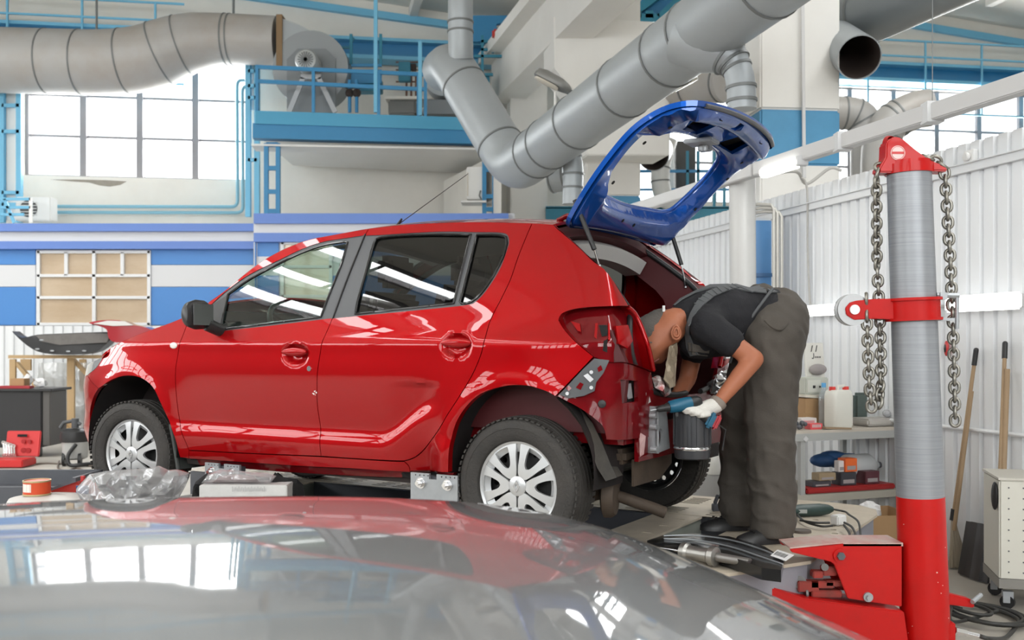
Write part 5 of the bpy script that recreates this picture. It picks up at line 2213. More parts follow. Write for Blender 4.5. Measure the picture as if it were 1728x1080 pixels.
# holes and clips
b = MB()
for s, y in ((.11, .10), (.10, -.05), (.30, .53), (.55, .56), (.55, -.56), (.30, -.52), (.70, .50), (.70, -.50), (.93, .30), (.93, -.30)):
    p0, p1 = gin((s, y)), gin((s, y)) - UPV((s, y)) * 0
    n_ = UPV((s, y))
    b.cyl(p0 + n_ * -.001, p0 + n_ * .002, .010, n=10)
b.build('clip_hole', M_dark, gate_o, local=True)
# latch hardware and wiper motor plate
b = MB()
b.box(gin((.69, .0)) + Vector((0, .05, -.01)), (.14, .12, .02))
b.box(gin((.69, .0)) + Vector((.03, -.08, -.015)), (.06, .05, .03))
b.cyl(gin((.69, .02)) - Vector((.0, 0, .02)), gin((.69, .02)) - Vector((0, 0, .05)), .022, n=14)
b.build('wiper_motor_plate', M_galv, gate_o, bevel=.004, local=True)
# rubber end strip
b = MB()
b.tube([gate(s, y, .02) for s, y in outline if s > .92], .011, 8)
b.build('edge_strip', M_grey, gate_o, smooth=60, local=True)
# hinges
for y in (.40, -.40):
    b = MB()
    b.tube([Vector((.02, y, 1.53)), Vector((-.03, y, 1.55)), Vector((-.06, y, 1.545)), gate(.06, y, .01)], .013, 8)
    b.box(gate(.05, y, .02), (.06, .05, .03))
    b.build('hinge', M_redin, gate_o, smooth=50, local=True)
# gas struts
for s, (t0, t1, t2) in ((1, ((970, 338), (1003, 421), (1011, 449))), (-1, ((1129, 380), (1150, 447), (1157, 485)))):
    yy = .53 * s
    P0, P1, P2 = cy(*t0, yy), cy(*t1, yy), cy(*t2, yy * 1.05)
    b = MB()
    b.cyl(P0, P1, .0115, n=14)
    so = b.build('gas_strut', M_black, car, smooth=40, local=True)
    b = MB()
    b.cyl(P1, P2, .005, n=8)
    b.sphere(P2, .010, 8, 6)
    b.build('strut_rod', M_chrome, so, smooth=40, local=True)
# ================================================================== BENCH, PULLING TOWER, RIGHT SIDE
M_tan_deck = mat('deck_plate_tan', (.58, .51, .41), .5, .1, noise_scale=6, noise_amt=.5, noise_col=(.36, .31, .25), contrast=(.35, .65))
M_frame = mat('bench_frame_grey', (.10, .105, .12), .5, .2, noise_scale=5, noise_amt=.4)
M_lilac = mat('bench_side_grey', (.30, .30, .34), .45, .1, noise_scale=4, noise_amt=.4)
bench = thing('repair_bench', 'low steel frame straightening bench with slotted tan deck plates under the red car', 'bench', (CO.x, CO.y, 0), rotz=PI - YAW)


def plate_part(name, outline, holes, z, th, material, bevel=0.0):
    b = MB()
    b.plate(outline, holes, lambda p: (p[0], p[1], z), th, (0, 0, 1))
    return b.build(name, material, bench, local=True, bevel=bevel)


def slot(x, y, lx, ly):
    return [(x - lx / 2, y - ly / 2), (x + lx / 2, y - ly / 2), (x + lx / 2, y + ly / 2), (x - lx / 2, y + ly / 2)]


def slots(x0, x1, y0, y1, nx, ny, lx=.12, ly=.026):
    return [slot(x0 + (x1 - x0) * i / max(1, nx - 1), y0 + (y1 - y0) * j / max(1, ny - 1), lx, ly) for i in range(nx) for j in range(ny)]


# runways and cross plates
for x0, x1 in ((-.50, .95), (.96, 2.30), (2.31, 3.70)):
    for y0, y1 in ((-1.30, -.60), (.58, 1.05)):
        hs = []
        for k in range(3):
            xc = x0 + (x1 - x0) * (k + .5) / 3
            hs += slots(xc - .14, xc + .14, y0 + .10, y0 + .10 + .20, 2, 5)
            hs += slots(xc - .14, xc + .14, y1 - .22, y1 - .06, 2, 4)
        plate_part('deck_plate', rect(x0, x1, y0, y1), hs, PLAT, .003, M_tan_deck)
for x0, x1 in ((-.34, -.08), (1.2, 1.42), (2.45, 2.7)):
    plate_part('cross_plate', rect(x0, x1, -.595, .575), slots(x0 + .07, x0 + .07, -.45, .45, 1, 5, .05, .02), PLAT - .001, .012, M_tan_deck)
endp = [(-.60, -1.45), (-.60, .95), (-.75, .95), (-.94, .61), (-1.14, .25), (-1.15, -1.15), (-1.11, -1.32), (-1.0, -1.42), (-.85, -1.45)]
eh = [[(x + .018 * math.cos(t), y + .018 * math.sin(t)) for t in [2 * PI * k / 10 for k in range(10)]] for x, y in ((-1.08, -.45), (-1.05, -.55), (-1.02, -.65), (-.98, .42), (-1.03, .30), (-.90, .5), (-.70, .60), (-.9, -.8), (-.8, -.95))]
plate_part('end_plate', endp, eh, PLAT, .014, M_tan_deck)
b = MB()
m = len(endp)
b.add([(x * .985 if x < -.6 else x, y * .985, PLAT - .016) for x, y in endp] + [(x * .985 if x < -.6 else x, y * .985, .16) for x, y in endp], [(k, (k + 1) % m, m + (k + 1) % m, m + k) for k in range(m)])
b.build('end_skirt', M_lilac, bench, local=True)
b = MB()
b.bounds(-.49, 3.68, -1.28, -.62, .25, PLAT - .09)
b.bounds(-.49, 3.68, .60, 1.03, .25, PLAT - .09)
for y_ in (-1.285, -.62, .60, 1.035):
    b.bounds(-.49, 3.68, y_ - .012, y_ + .012, .25, PLAT - .013)
b.build('runway_frame', M_frame, bench, local=True)
b = MB()
for x0, x1 in ((-.33, -.09), (1.21, 1.41), (2.46, 2.69)):
    b.bounds(x0, x1, -.61, .59, .25, PLAT - .014)
b.build('cross_beam', mat('beam_greenish', (.30, .32, .28), .5), bench, local=True)
b = MB()
b.bounds(-.49, 3.6, -.62, .60, .20, .26)
b.build('bottom_pan', M_frame, bench, local=True)
for x in (-.7, 1.2, 3.2):
    for y in (-.9, .75):
        b = MB()
        b.bounds(x - .08, x + .08, y - .08, y + .08, 0, .26)
        b.build('foot', M_frame, bench, bevel=.01, local=True)
# sill clamps of galvanised plate
def clamp(pxa, pxb, ytop, yb, label):
    A, B = cy(pxa, yb, .84), cy(pxb, ytop, .84)
    xa, xb = B.x, A.x
    zt = B.z + PLAT
    t = thing('sill_clamp', label, 'clamp', c2w(((xa + xb) / 2, .84, 0)), 'sill clamps under the red car')
    holes = []
    L = xb - xa
    outer = [(xa, PLAT + .012), (xb, PLAT + .012), (xb, zt), (xa + L * .60, zt), (xa + L * .60, zt - .025), (xa + L * .44, zt - .025), (xa + L * .44, zt), (xa, zt)]
    for k in range(4):
        for s in (0, 1):
            xx = xa + L * (.06 + .09 * k + .56 * s)
            holes.append([(xx + .004 * math.cos(t_), zt - .010 + .004 * math.sin(t_)) for t_ in [2 * PI * j / 6 for j in range(6)]])
    b = MB()
    w = lambda p: c2w((p[0], .845, p[1] - PLAT))
    b.plate(outer, holes, w, .014, CLF)
    b.build('clamp_plate', M_galv, t)
    for f in (.20, .77):
        c = c2w((xa + L * f, .845, zt - PLAT - .045))
        b = MB()
        b.cyl(c, c + CLF * .022, .020, n=6)
        b.cyl(c, c + CLF * .006, .026, n=18)
        b.cyl(c, c + CLF * .036, .010, n=10)
        b.build('clamp_bolt', M_chrome, t, smooth=30)
    b = MB()
    b.bounds(0, 0, 0, 0, 0, 0)
    b = MB()
    R = Matrix.Rotation(PI - YAW, 3, 'Z')
    b.box(c2w(((xa + xb) / 2, .80, (zt - PLAT) / 2)), (L * .8, .05, zt - PLAT - .03), R)
    b.build('clamp_block', M_frame, t)


clamp(694, 773, 803, 842, 'galvanised sill clamp with two big bolts beside the rear wheel')
clamp(347, 405, 785, 815, 'galvanised sill clamp behind the bagged parts near the front wheel')
b = MB()
A, B = cy(615, 812, .70), cy(690, 820, .70)
R = Matrix.Rotation(PI - YAW, 3, 'Z')
b.box(c2w(((A.x + B.x) / 2, .70, .07)), (abs(A.x - B.x), .06, .115), R)
o = b.build('support_block', mat('red_support', (.16, .012, .008), .5))
tag(o, 'dark red steel support beam under the sill of the red car', 'support')

# ---- pulling tower
TD = 4.35
M_tred = mat('tower_red', (.50, .006, .005), .42, spec=.25, coat=.15, noise_scale=7, noise_amt=.35, noise_col=(.32, .010, .008), contrast=(.5, .75))
M_post = mat('post_grey', (.33, .345, .37), .42, .35, noise_scale=1.0, noise_amt=.5, noise_col=(.20, .21, .225), stretch=(2, 2, 220), contrast=(.35, .65))
tower = thing('pulling_tower', 'red and grey hydraulic pulling tower standing at the end of the bench', 'tower', Vector((at(1557, 900, TD).x, TD, 0)))
pt = at(1534, 290, TD)
pm_ = at(1553, 837, TD)
pb = at(1562, 1085, TD)
ax_t = (pt - pm_).normalized()
R0 = .0985
zr0 = pm_ + (pb - pm_) * ((pm_.z) / (pm_.z - pb.z)) if pb.z > 0 else pb
base_p = Vector((pm_.x + (pb.x - pm_.x) * (pm_.z / (pm_.z - pb.z)), TD, .0))
MB().cyl(pm_, pt, R0, .0915, n=40).build('post', M_post, tower, smooth=40)
MB().cyl(base_p, pm_, R0 + .004, R0 + .001, n=40).build('red_sleeve', M_tred, tower, smooth=40)
# worn paint flecks
b = MB()
for k in range(9):
    a = random.uniform(-PI * .9, -PI * .1)
    z = random.uniform(.12, .70)
    f = z / pm_.z
    c = base_p.lerp(pm_, f) + Vector((math.cos(a), math.sin(a), 0)) * (R0 + .0032)
    d = Vector((math.cos(a), math.sin(a), 0))
    b.cyl(c - d * .001, c + d * .0012, random.uniform(.001, .0035), n=6)
b.build('paint_chip', mat('chip_pink', (.75, .55, .5), .6), tower)
# cap
b = MB()
b.cyl(pt - ax_t * .01, pt + ax_t * .03, .100, n=40)
b.cyl(pt + ax_t * .03, pt + ax_t * .045, .088, n=40)
b.build('cap_collar', M_tred, tower, smooth=40)
b = MB()
cap = [(1484, 291), (1484, 284), (1495, 265), (1496, 240), (1504, 232), (1516, 230), (1526, 236), (1545, 252), (1570, 270), (1598, 281), (1600, 289), (1560, 288), (1528, 291)]
b.prism([at(px, py, TD - .045) for px, py in cap], (0, .09, 0))
b.build('cap_plate', M_tred, tower, bevel=.006)
c = at(1515, 258, TD - .0465)
b = MB()
b.lathe([(0, .001), (0, .031), (-.0015, .031), (-.0015, .001)], c, (0, 1, 0), 32)
st = b.build('sticker', mat('sticker_pink', (.78, .62, .60), .5), tower)
b = MB()
b.lathe([(-.002, .028), (-.0028, .028), (-.0028, .026), (-.002, .026)], c, (0, 1, 0), 32, closed=True)
b.box(c + Vector((0, -.0025, 0)), (.050, .001, .010))
b.build('sticker_print', mat('sticker_red', (.60, .05, .05), .5), st)
b = MB()
b.lathe([(-.03, .018), (0, .026), (.03, .018), (0, .010)], at(1500, 239, TD), (0, 1, 0), 20, closed=True)
b.build('cap_eye', M_tred, tower, smooth=40)
# collar with pulley
cc0 = pm_ + ax_t * ((1.385 - (522 - 582) * TD / FPX) - pm_.z)
for z, r, h in ((0, .108, .080), (.043, .118, .012), (-.043, .118, .012)):
    MB().lathe([(-h / 2, r), (h / 2, r), (h / 2, .095), (-h / 2, .095)], cc0 + Vector((0, 0, z)), ax_t, 40, closed=True).build('collar', M_tred, tower, smooth=35)
pc = at(1437, 523, TD)
b = MB()
for y in (-.035, .03):
    L0 = [at(px, py, TD) for px, py in ((1470, 505), (1530, 504), (1530, 541), (1470, 538), (1437, 540), (1424, 532), (1422, 520), (1430, 511), (1440, 508))]
    b.prism([p + Vector((0, y, 0)) for p in L0], (0, .008, 0))
b.build('pulley_arm', M_tred, tower, bevel=.003)
b = MB()
b.lathe([(-.028, .001), (-.028, .068), (-.016, .068), (-.006, .052), (.006, .052), (.016, .068), (.028, .068), (.028, .001)], pc, (0, 1, 0), 36)
b.build('pulley_wheel', mat('pulley_grey', (.45, .46, .47), .45, .4), tower, smooth=30)
b = MB()
b.cyl(pc - Vector((0, .045, 0)), pc + Vector((0, .045, 0)), .021, n=24)
b.build('pulley_pin', mat('pin_pale', (.75, .74, .72), .4, .3), tower, smooth=30)
b = MB()
A, B = at(1580, 498, TD - .05), at(1618, 499, TD - .05)
b.cyl(A, B, .012, n=12)
b.box(at(1590, 500, TD - .05), (.03, .035, .03))
b.cyl(at(1615, 499, TD - .05), at(1615, 555, TD - .05), .0085, n=10)
b.box(at(1594, 539, TD - .05), (.08, .02, .012))
b.build('collar_hook', M_galv, tower, smooth=30)
# base: side plates, arm, box beam, bolts
fd = TD - .06
plate_px = [(1333, 926), (1406, 920), (1423, 917), (1522, 917), (1522, 1024), (1431, 1010), (1408, 952), (1402, 948), (1336, 932)]
for y in (0, .16):
    b = MB()
    b.prism([at(px, py, fd) + Vector((0, y, 0)) for px, py in plate_px], (0, .016, 0))
    b.build('base_plate', M_tred, tower, bevel=.003)
b = MB()
A, B = at(1423, 917, fd), at(1524, 917, fd)
b.bounds(A.x, B.x, fd, fd + .18, A.z - .012, A.z + .002)
b.build('base_top', mat('worn_plate', (.50, .42, .38), .5, .2, noise_scale=12, noise_amt=.5, noise_col=(.5, .05, .04)), tower)
A, B = at(1333, 926, fd), at(1423, 917, fd)
b = MB()
b.prism([A, B, B + Vector((0, .18, 0)), A + Vector((0, .18, 0))], (0, 0, .006))
b.build('arm_top', MATS['worn_plate'], tower)
b = MB()
bx_ = [(1300, 990), (1358, 1010), (1431, 1020), (1526, 1032), (1540, 1180), (1300, 1180)]
P = [at(px, py, fd - .02) for px, py in bx_]
P = [Vector((p.x, p.y, max(p.z, .0))) for p in P]
b.prism(P, (0, .22, 0))
b.build('base_beam', M_tred, tower, bevel=.005)
for (px, py), r, nm in (((1417, 937), .028, 0), ((1464, 1007), .019, 1)):
    c = at(px, py, fd)
    b = MB()
    b.cyl(c, c - Vector((0, .012, 0)), r * 1.05, n=24)
    b.build('bolt_washer', M_tred if nm == 0 else M_galv, tower, smooth=30)
    b = MB()
    b.cyl(c - Vector((0, .012, 0)), c - Vector((0, .026, 0)), r * .62, n=6)
    b.build('bolt_head', M_galv if nm else M_frame, tower)
# locking linkage between bench and tower
b = MB()
for px, py, s in ((1362, 988, (.09, .05, .045)), (1385, 985, (.10, .05, .03)), (1408, 983, (.09, .05, .025)), (1398, 962, (.06, .05, .04)), (1378, 968, (.045, .05, .03)), (1392, 1000, (.13, .06, .03))):
    b.box(at(px, py, fd + .06), s)
b.build('locking_linkage', mat('linkage_red', (.35, .03, .02), .5, noise_scale=12, noise_amt=.7, noise_col=(.10, .04, .03)), tower, bevel=.004)
b = MB()
b.cyl(at(1350, 983, fd + .05), at(1350, 983, fd + .10), .028, n=18)
b.build('linkage_roller', mat('roller_steel', (.16, .155, .15), .5, .6), tower, smooth=30)
b = MB()
b.cyl(at(1358, 1002, fd + .05), at(1362, 1002, fd + .05), .025, n=14)
b.build('linkage_pin', MATS['roller_steel'], tower, smooth=30)
b = MB()
b.cyl(at(1392, 957, fd + .03), at(1392, 957, fd + .10), .016, n=12)
b.build('linkage_pin', MATS['roller_steel'], tower, smooth=30)
# foot lever and hydraulic inlet
b = MB()
b.prism([at(px, py, TD + .02) for px, py in ((1594, 1000), (1640, 1012), (1645, 1020), (1644, 1026), (1596, 1020))], (0, .05, 0))
b.build('foot_lever', M_tred, tower, bevel=.004)
b = MB()
b.cyl(at(1641, 1016, TD + .0), at(1655, 1004, TD + .05), .010, n=10)
b.build('lever_pin', M_galv, tower)
b = MB()
A, B = at(1590, 1078, TD - .06), at(1613, 1052, TD - .06)
b.bounds(A.x, B.x, TD - .06, TD + .03, A.z - .08, B.z)
b.build('inlet_block', M_tred, tower, bevel=.004)
b = MB()
b.cyl(at(1612, 1064, TD - .03), at(1630, 1068, TD - .03), .016, n=6)
b.cyl(at(1630, 1068, TD - .03), at(1652, 1073, TD - .03), .010, n=12)
b.build('hose_fitting', M_chrome, tower, smooth=30)


# ---- chains
def link_mesh(L=.050, W=.021, r=.0075):
    m = MB()
    pts = []
    for k in range(16):
        a = 2 * PI * k / 16
        pts.append(Vector((W * math.cos(a) * .9, 0, (L / 2 - W) * (1 if math.sin(a) >= 0 else -1) * (0 if abs(math.sin(a)) < 1e-6 else 1) + W * math.sin(a))))
    m.tube(pts, r, 7, closed=True)
    me = m.mesh('chain_link')
    me.materials.append(M_chain)
    shade(me, 60)
    return me


M_chain = mat('chain_steel', (.30, .29, .26), .38, .85, noise_scale=30, noise_amt=.5, noise_col=(.16, .14, .11))
LINK = link_mesh()


def chain_thing(label, path, pitch=.0355):
    t = thing('chain', label, 'chain', Vector(path[-1]))
    P = [Vector(p) for p in path]
    seg = [(P[i + 1] - P[i]).length for i in range(len(P) - 1)]
    total = sum(seg)
    n = int(total / pitch)
    for k in range(n + 1):
        s = k * pitch
        i = 0
        while i < len(seg) - 1 and s > seg[i]:
            s -= seg[i]
            i += 1
        d = (P[i + 1] - P[i]).normalized()
        c = P[i] + d * s
        q = d.to_track_quat('Z', 'Y') @ Matrix.Rotation(.35 + (PI / 2 if k % 2 else 0), 4, 'Z').to_quaternion()
        o = bpy.data.objects.new('link', LINK)
        COL.objects.link(o)
        o.parent = t
        o.location = c - Vector(path[-1])
        o.rotation_mode = 'QUATERNION'
        o.rotation_quaternion = q
    return t


CD = TD - .02
chain_thing('long steel chain hanging from the tower cap, passing behind the red pulley arm', [at(1500, 281, CD), at(1484, 282, CD), at(1479, 300, CD), at(1480, 450, CD + .055), at(1485, 540, CD + .055), at(1487, 640, CD + .02), at(1482, 690, CD)])
chain_thing('short steel chain hanging from the pulley, looping up to the longer chain', [at(1462, 505, CD), at(1463, 545, CD), at(1465, 600, CD), at(1467, 650, CD), at(1471, 690, CD)])
chain_thing('steel chain hanging alone from the pointed lug of the tower cap', [at(1566, 266, CD), at(1580, 272, CD), at(1592, 280, CD), at(1595, 300, CD), at(1603, 430, CD), at(1608, 540, CD), at(1612, 720, CD)])
# red tag on the wall
b = MB()
c = pw(1597, 588, .02)
b.sphere(c, .05, 16, 8, s=(.25, .55, 1))
o = b.build('red_tag', mat('tag_red', (.55, .04, .04), .35), None, smooth=50)
tag(o, 'small red and black oval holder fixed to the corrugated wall', 'holder')
b = MB()
b.sphere(c + WN_ * .006, .032, 14, 8, s=(.3, .55, 1))
b.build('insert', M_black, o, smooth=50)

# ---- hose coils on the floor
M_hose = mat('hose_black', (.03, .03, .028), .5)


def coil(c, rx, ry, turns, r, label, lead=None, z0=.02):
    pts = []
    n = int(turns * 28)
    for k in range(n + 1):
        a = 2 * PI * k / 28
        w = 1 - .10 * math.sin(a * .31) - .25 * k / n
        pts.append(Vector((c.x + rx * w * math.cos(a) + .02 * math.sin(a * .7), c.y + ry * w * math.sin(a), z0 + .016 * math.sin(a * .5) ** 2 + .010 * k / n)))
    if lead:
        pts = [Vector(p) for p in smooth_pts([tuple(p) for p in lead] + [tuple(pts[0])], n=6)][:-1] + pts
    o = MB().tube(pts, r, 8).build('hydraulic_hose', M_hose, None, smooth=60)
    tag(o, label, 'hose')
    return o


hc = on(1662, 1040, .02)
coil(hc, .19, .24, 3.2, .010, 'black hydraulic hose lying in coils on the floor behind the tower', lead=[at(1652, 1073, TD - .03), at(1672, 1078, TD - .01), on(1700, 1074, .02)])
coil(on(1640, 1036, .04), .13, .16, 1.6, .009, 'thin black hose looped over the larger hose coil', lead=[at(1604, 1024, TD + .05), on(1610, 1050, .05)], z0=.055)

# ---- work table by the wall
tz_ = .82
TA, TB = at(1338, 724, 6.62), at(1525, 716, 6.95)
tdir = Vector((TB.x - TA.x, TB.y - TA.y, 0)).normalized()
tbk = Vector((-tdir.y, tdir.x, 0))
if tbk.y < 0:
    tbk = -tbk
tL = (Vector((TB.x, TB.y, 0)) - Vector((TA.x, TA.y, 0))).length
T0 = Vector((TA.x, TA.y, 0))
RT = Matrix((tdir, tbk, Vector((0, 0, 1)))).transposed()
tp = lambda u, v, z: T0 + tdir * u + tbk * v + Vector((0, 0, z))
M_tabgrey = mat('table_grey', (.42, .43, .42), .45, .2)
table = thing('work_table', 'grey steel work table with a lower shelf against the corrugated wall', 'table', T0)
b = MB()
b.box(tp(tL / 2, .30, tz_ - .012), (tL, .62, .024), RT)
b.build('table_top', mat('table_top_beige', (.55, .50, .43), .6, noise_scale=6, noise_amt=.4), table)
b = MB()
b.box(tp(tL / 2, .0, tz_ - .045), (tL, .03, .05), RT)
b.box(tp(tL / 2, .60, tz_ - .045), (tL, .03, .05), RT)
b.build('apron', M_tabgrey, table)
for u in (.075, tL - .03):
    for v in (.01, .59):
        b = MB()
        b.box(tp(u, v, (tz_ - .03) / 2), (.035, .035, tz_ - .03), RT)
        b.build('leg', M_tabgrey, table)
sz_ = .40
b = MB()
b.box(tp(tL / 2, .30, sz_ - .012), (tL, .6, .02), RT)
b.box(tp(tL / 2, .0, sz_ - .03), (tL, .03, .05), RT)
b.build('shelf', mat('shelf_beige', (.42, .40, .34), .6), table)
b = MB()
b.box(tp(.09, .0, tz_ - .055), (.03, .035, .03), RT @ Matrix.Rotation(.785, 3, 'Y'))
b.build('sticker', M_lampbody, table)


def tpx(px, py, v, z=None):
    """table-top point on pixel column px at depth v behind the table edge"""
    base = tp(0, v, 0)
    k = (px - 864) / FPX
    # solve base + tdir*u on the ray column
    u = (k * base.y - base.x) / (tdir.x - k * tdir.y)
    return base + tdir * u


def jerry(p, w, dep, h, label, cap_m, R=RT, z0=0, lying=False):
    t = thing('jerrycan', label, 'jerrycan', Vector((p.x, p.y, z0)), 'plastic jerrycans on the work table')
    m = mat('milky_plastic', (.74, .74, .68), .35, trans=.0, noise_scale=4, noise_amt=.15)
    b = MB()
    sec = lambda z, sx, sy: [Vector((p.x, p.y, z0 + z)) + R @ Vector((sx * w / 2 * (abs(math.cos(a)) ** .45) * (1 if math.cos(a) >= 0 else -1), sy * dep / 2 * (abs(math.sin(a)) ** .45) * (1 if math.sin(a) >= 0 else -1), 0)) for a in [2 * PI * k / 28 for k in range(28)]]
    b.loft([sec(0, .92, .92), sec(.015, 1, 1), sec(h * .74, 1, 1), sec(h * .86, .92, .92), sec(h * .90, .80, .8)])
    b.build('body', m, t, smooth=50)
    b = MB()
    b.tube([Vector((p.x, p.y, z0 + h * .88)) + R @ Vector((x * w, 0, zz)) for x, zz in ((-.05, 0), (-.05, h * .10), (.25, h * .11), (.36, .0))], .012, 8)
    b.build('grip', m, t, smooth=60)
    for x in (-.30, .34):
        b = MB()
        c = Vector((p.x, p.y, z0 + h * .90)) + R @ Vector((x * w, 0, 0))
        b.cyl(c - Vector((0, 0, .02)), c + Vector((0, 0, .022)), .022, n=18)
        b.build('screw_cap', cap_m, t, smooth=30)


M_capred = mat('cap_red', (.70, .05, .04), .4)
jerry(tpx(1415, 715, .14), .175, .13, .285, 'milky white jerrycan with two red caps on the work table', M_capred, z0=tz_)
# bottle with blue cap
p = tpx(1390, 715, .26)
t = thing('water_bottle', 'clear plastic bottle with a blue cap behind the jerrycan', 'bottle', Vector((p.x, p.y, tz_)))
b = MB()
b.lathe([(0, .03), (.01, .036), (.10, .034), (.11, .036), (.20, .036), (.25, .016), (.275, .013)], Vector((p.x, p.y, tz_)), (0, 0, 1), 20)
b.build('bottle', glass_mat('bottle_plastic', (.80, .88, .95), refl=1, base=.05, milky=.25), t, smooth=50)
b = MB()
b.cyl(Vector((p.x, p.y, tz_ + .27)), Vector((p.x, p.y, tz_ + .30)), .016, n=14)
b.build('screw_cap', mat('cap_blue', (.12, .40, .75), .4), t, smooth=30)
# cardboard box, beige appliance and poster board stacked at the back left
M_card = mat('cardboard', (.42, .26, .13), .8, noise_scale=5, noise_amt=.25)
p = tpx(1366, 700, .42)
t = thing('cardboard_carton', 'open cardboard carton on the work table under the beige machine', 'box', Vector((p.x, p.y, tz_)))
b = MB()
b.box(Vector((p.x, p.y, tz_ + .095)), (.22, .20, .19), RT)
b.build('carton', M_card, t)
b = MB()
b.box(Vector((p.x, p.y, tz_ + .20)), (.235, .215, .02), RT @ Matrix.Rotation(.07, 3, 'Y'))
b.build('paper_cover', mat('paper_cream', (.66, .63, .54), .8), t)
t = thing('beige_machine', 'small beige electric machine with a front panel, standing on the carton', 'machine', Vector((p.x, p.y, tz_ + .215)))
b = MB()
b.box(Vector((p.x, p.y, tz_ + .275)), (.20, .17, .12), RT)
b.build('case', mat('machine_beige', (.52, .54, .48), .5), t, bevel=.008)
b = MB()
b.box(Vector((p.x, p.y, tz_ + .275)) - tbk * .087 - tdir * .03, (.11, .006, .085), RT)
b.build('front_panel', mat('machine_pale', (.62, .63, .57), .5), t)
b = MB()
b.box(Vector((p.x, p.y, tz_ + .27)) - tbk * .091 - tdir * .03, (.02, .004, .02), RT)
b.box(Vector((p.x, p.y, tz_ + .27)) - tbk * .091 + tdir * .02, (.012, .004, .012), RT)
b.build('switch', M_black, t)
p2 = tpx(1376, 620, .52)
t = thing('poster_board', 'white printed poster board leaning against the corrugated wall above the table', 'poster', Vector((p2.x, p2.y, tz_)))
Rl = RT @ Matrix.Rotation(-.10, 3, 'X')
cb_ = Vector((p2.x, p2.y, tz_ + .30))
b = MB()
b.box(cb_, (.165, .012, .56), Rl)
b.build('board', mat('poster_white', (.70, .69, .64), .6), t)
b = MB()
for x in (-.022, .018):                       # two slanted strokes, then a hook and three spots, as far as they can be read
    b.bar(cb_ + Rl @ Vector((x - .006, -.0075, .215)), cb_ + Rl @ Vector((x + .008, -.0075, .262)), .010, .002)
b.build('print', mat('print_black', (.04, .04, .04), .6), t)
b = MB()
b.tube([cb_ + Rl @ Vector((x, -.007, z)) for x, z in ((-.006, .205), (-.006, .172), (-.014, .165), (-.022, .170))], .003, 6)
for x in (.012, .030, .048):
    b.box(cb_ + Rl @ Vector((x, -.0075, .176)), (.009, .002, .011), Rl)
b.build('print', MATS['print_black'], t)
b = MB()
c = cb_ - Rl @ Vector((0, .03, 0)) + Vector((0, 0, .085))
b.sphere(c, .058, 14, 8, s=(1.1, .5, .7))
rg_ = b.build('crumpled_rag', mat('rag_grey', (.36, .33, .33), .9, noise_scale=12, noise_amt=.5), None, smooth=50)
tag(rg_, 'crumpled grey rag lying on the beige machine in front of the poster', 'rag')
# small things at the front of the table
p = tpx(1373, 712, .06)
o = MB().box(Vector((p.x, p.y, tz_ + .02)), (.10, .06, .04), RT).build('red_carton', mat('carton_red', (.70, .10, .11), .5), None, bevel=.003)
tag(o, 'small red carton with lettering at the front edge of the table', 'box')
b = MB()
for k in range(6):
    b.box(Vector((p.x, p.y, tz_ + .024)) - tbk * .031 + tdir * (-.03 + .012 * k), (.007, .001, .02), RT)
b.build('print', M_lampbody, o)
p = tpx(1358, 700, .16)
o = MB().box(Vector((p.x, p.y, tz_ + .035)), (.13, .09, .07), RT).build('white_carton', mat('carton_white', (.66, .64, .62), .6), None, bevel=.003)
tag(o, 'white and pink carton behind the small red one on the table', 'box')
b = MB()
b.box(Vector((p.x, p.y, tz_ + .045)) - tbk * .046, (.09, .002, .018), RT)
b.build('print', mat('print_pink', (.6, .3, .3), .6), o)
p = tpx(1352, 714, .05)
b = MB()
for k in range(9):
    b.sphere(Vector((p.x + random.uniform(-.03, .03), p.y + random.uniform(-.03, .03), tz_ + .018 + random.uniform(0, .03))), random.uniform(.01, .02), 8, 5)
o = b.build('parts_heap', M_frame, None, smooth=40)
tag(o, 'small heap of dark metal fittings at the near corner of the table', 'fittings')
o['kind'] = 'stuff'
p = tpx(1410, 722, .02)
o = MB().box(Vector((p.x, p.y, tz_ + .006)), (.21, .07, .01), RT @ Matrix.Rotation(.05, 3, 'Y')).build('wooden_strip', mat('wood_worn', (.34, .24, .15), .7), None)
tag(o, 'thin worn wooden strip lying along the front of the table', 'strip')
p = tpx(1478, 712, .16)
o = MB().box(Vector((p.x, p.y, tz_ + .03)), (.30, .20, .05), RT).build('foam_slab', mat('slab_grey', (.50, .48, .45), .7, noise_scale=8, noise_amt=.3), None, bevel=.012)
tag(o, 'thick grey slab lying on the table beside the jerrycan', 'slab')
p = tpx(1451, 700, .30)
b = MB()
b.box(Vector((p.x, p.y, tz_ + .12)), (.12, .05, .21), RT)
o = b.build('green_panel', mat('dark_green', (.09, .12, .11), .5, noise_scale=20, noise_amt=.3), None, bevel=.02)
tag(o, 'dark green plastic panel standing behind the jerrycan on the table', 'panel')
p = tpx(1492, 700, .34)
o = MB().box(Vector((p.x, p.y, tz_ + .16)), (.19, .03, .28), RT).build('grey_panel', mat('panel_grey', (.30, .30, .29), .5), None, bevel=.006)
tag(o, 'tall grey sheet metal panel leaning behind the chains on the table', 'panel')
p = tpx(1505, 700, .12)
b = MB()
for k in range(5):
    b.sphere(Vector((p.x + random.uniform(-.05, .05), p.y + random.uniform(-.02, .02), tz_ + .075 + random.uniform(0, .02))), random.uniform(.015, .028), 8, 5)
o = b.build('crumpled_film', glass_mat('clear_film', (.85, .87, .9), refl=1.2, base=.1, milky=.3), None, smooth=40)
tag(o, 'crumpled clear film lying on the grey slab', 'film')
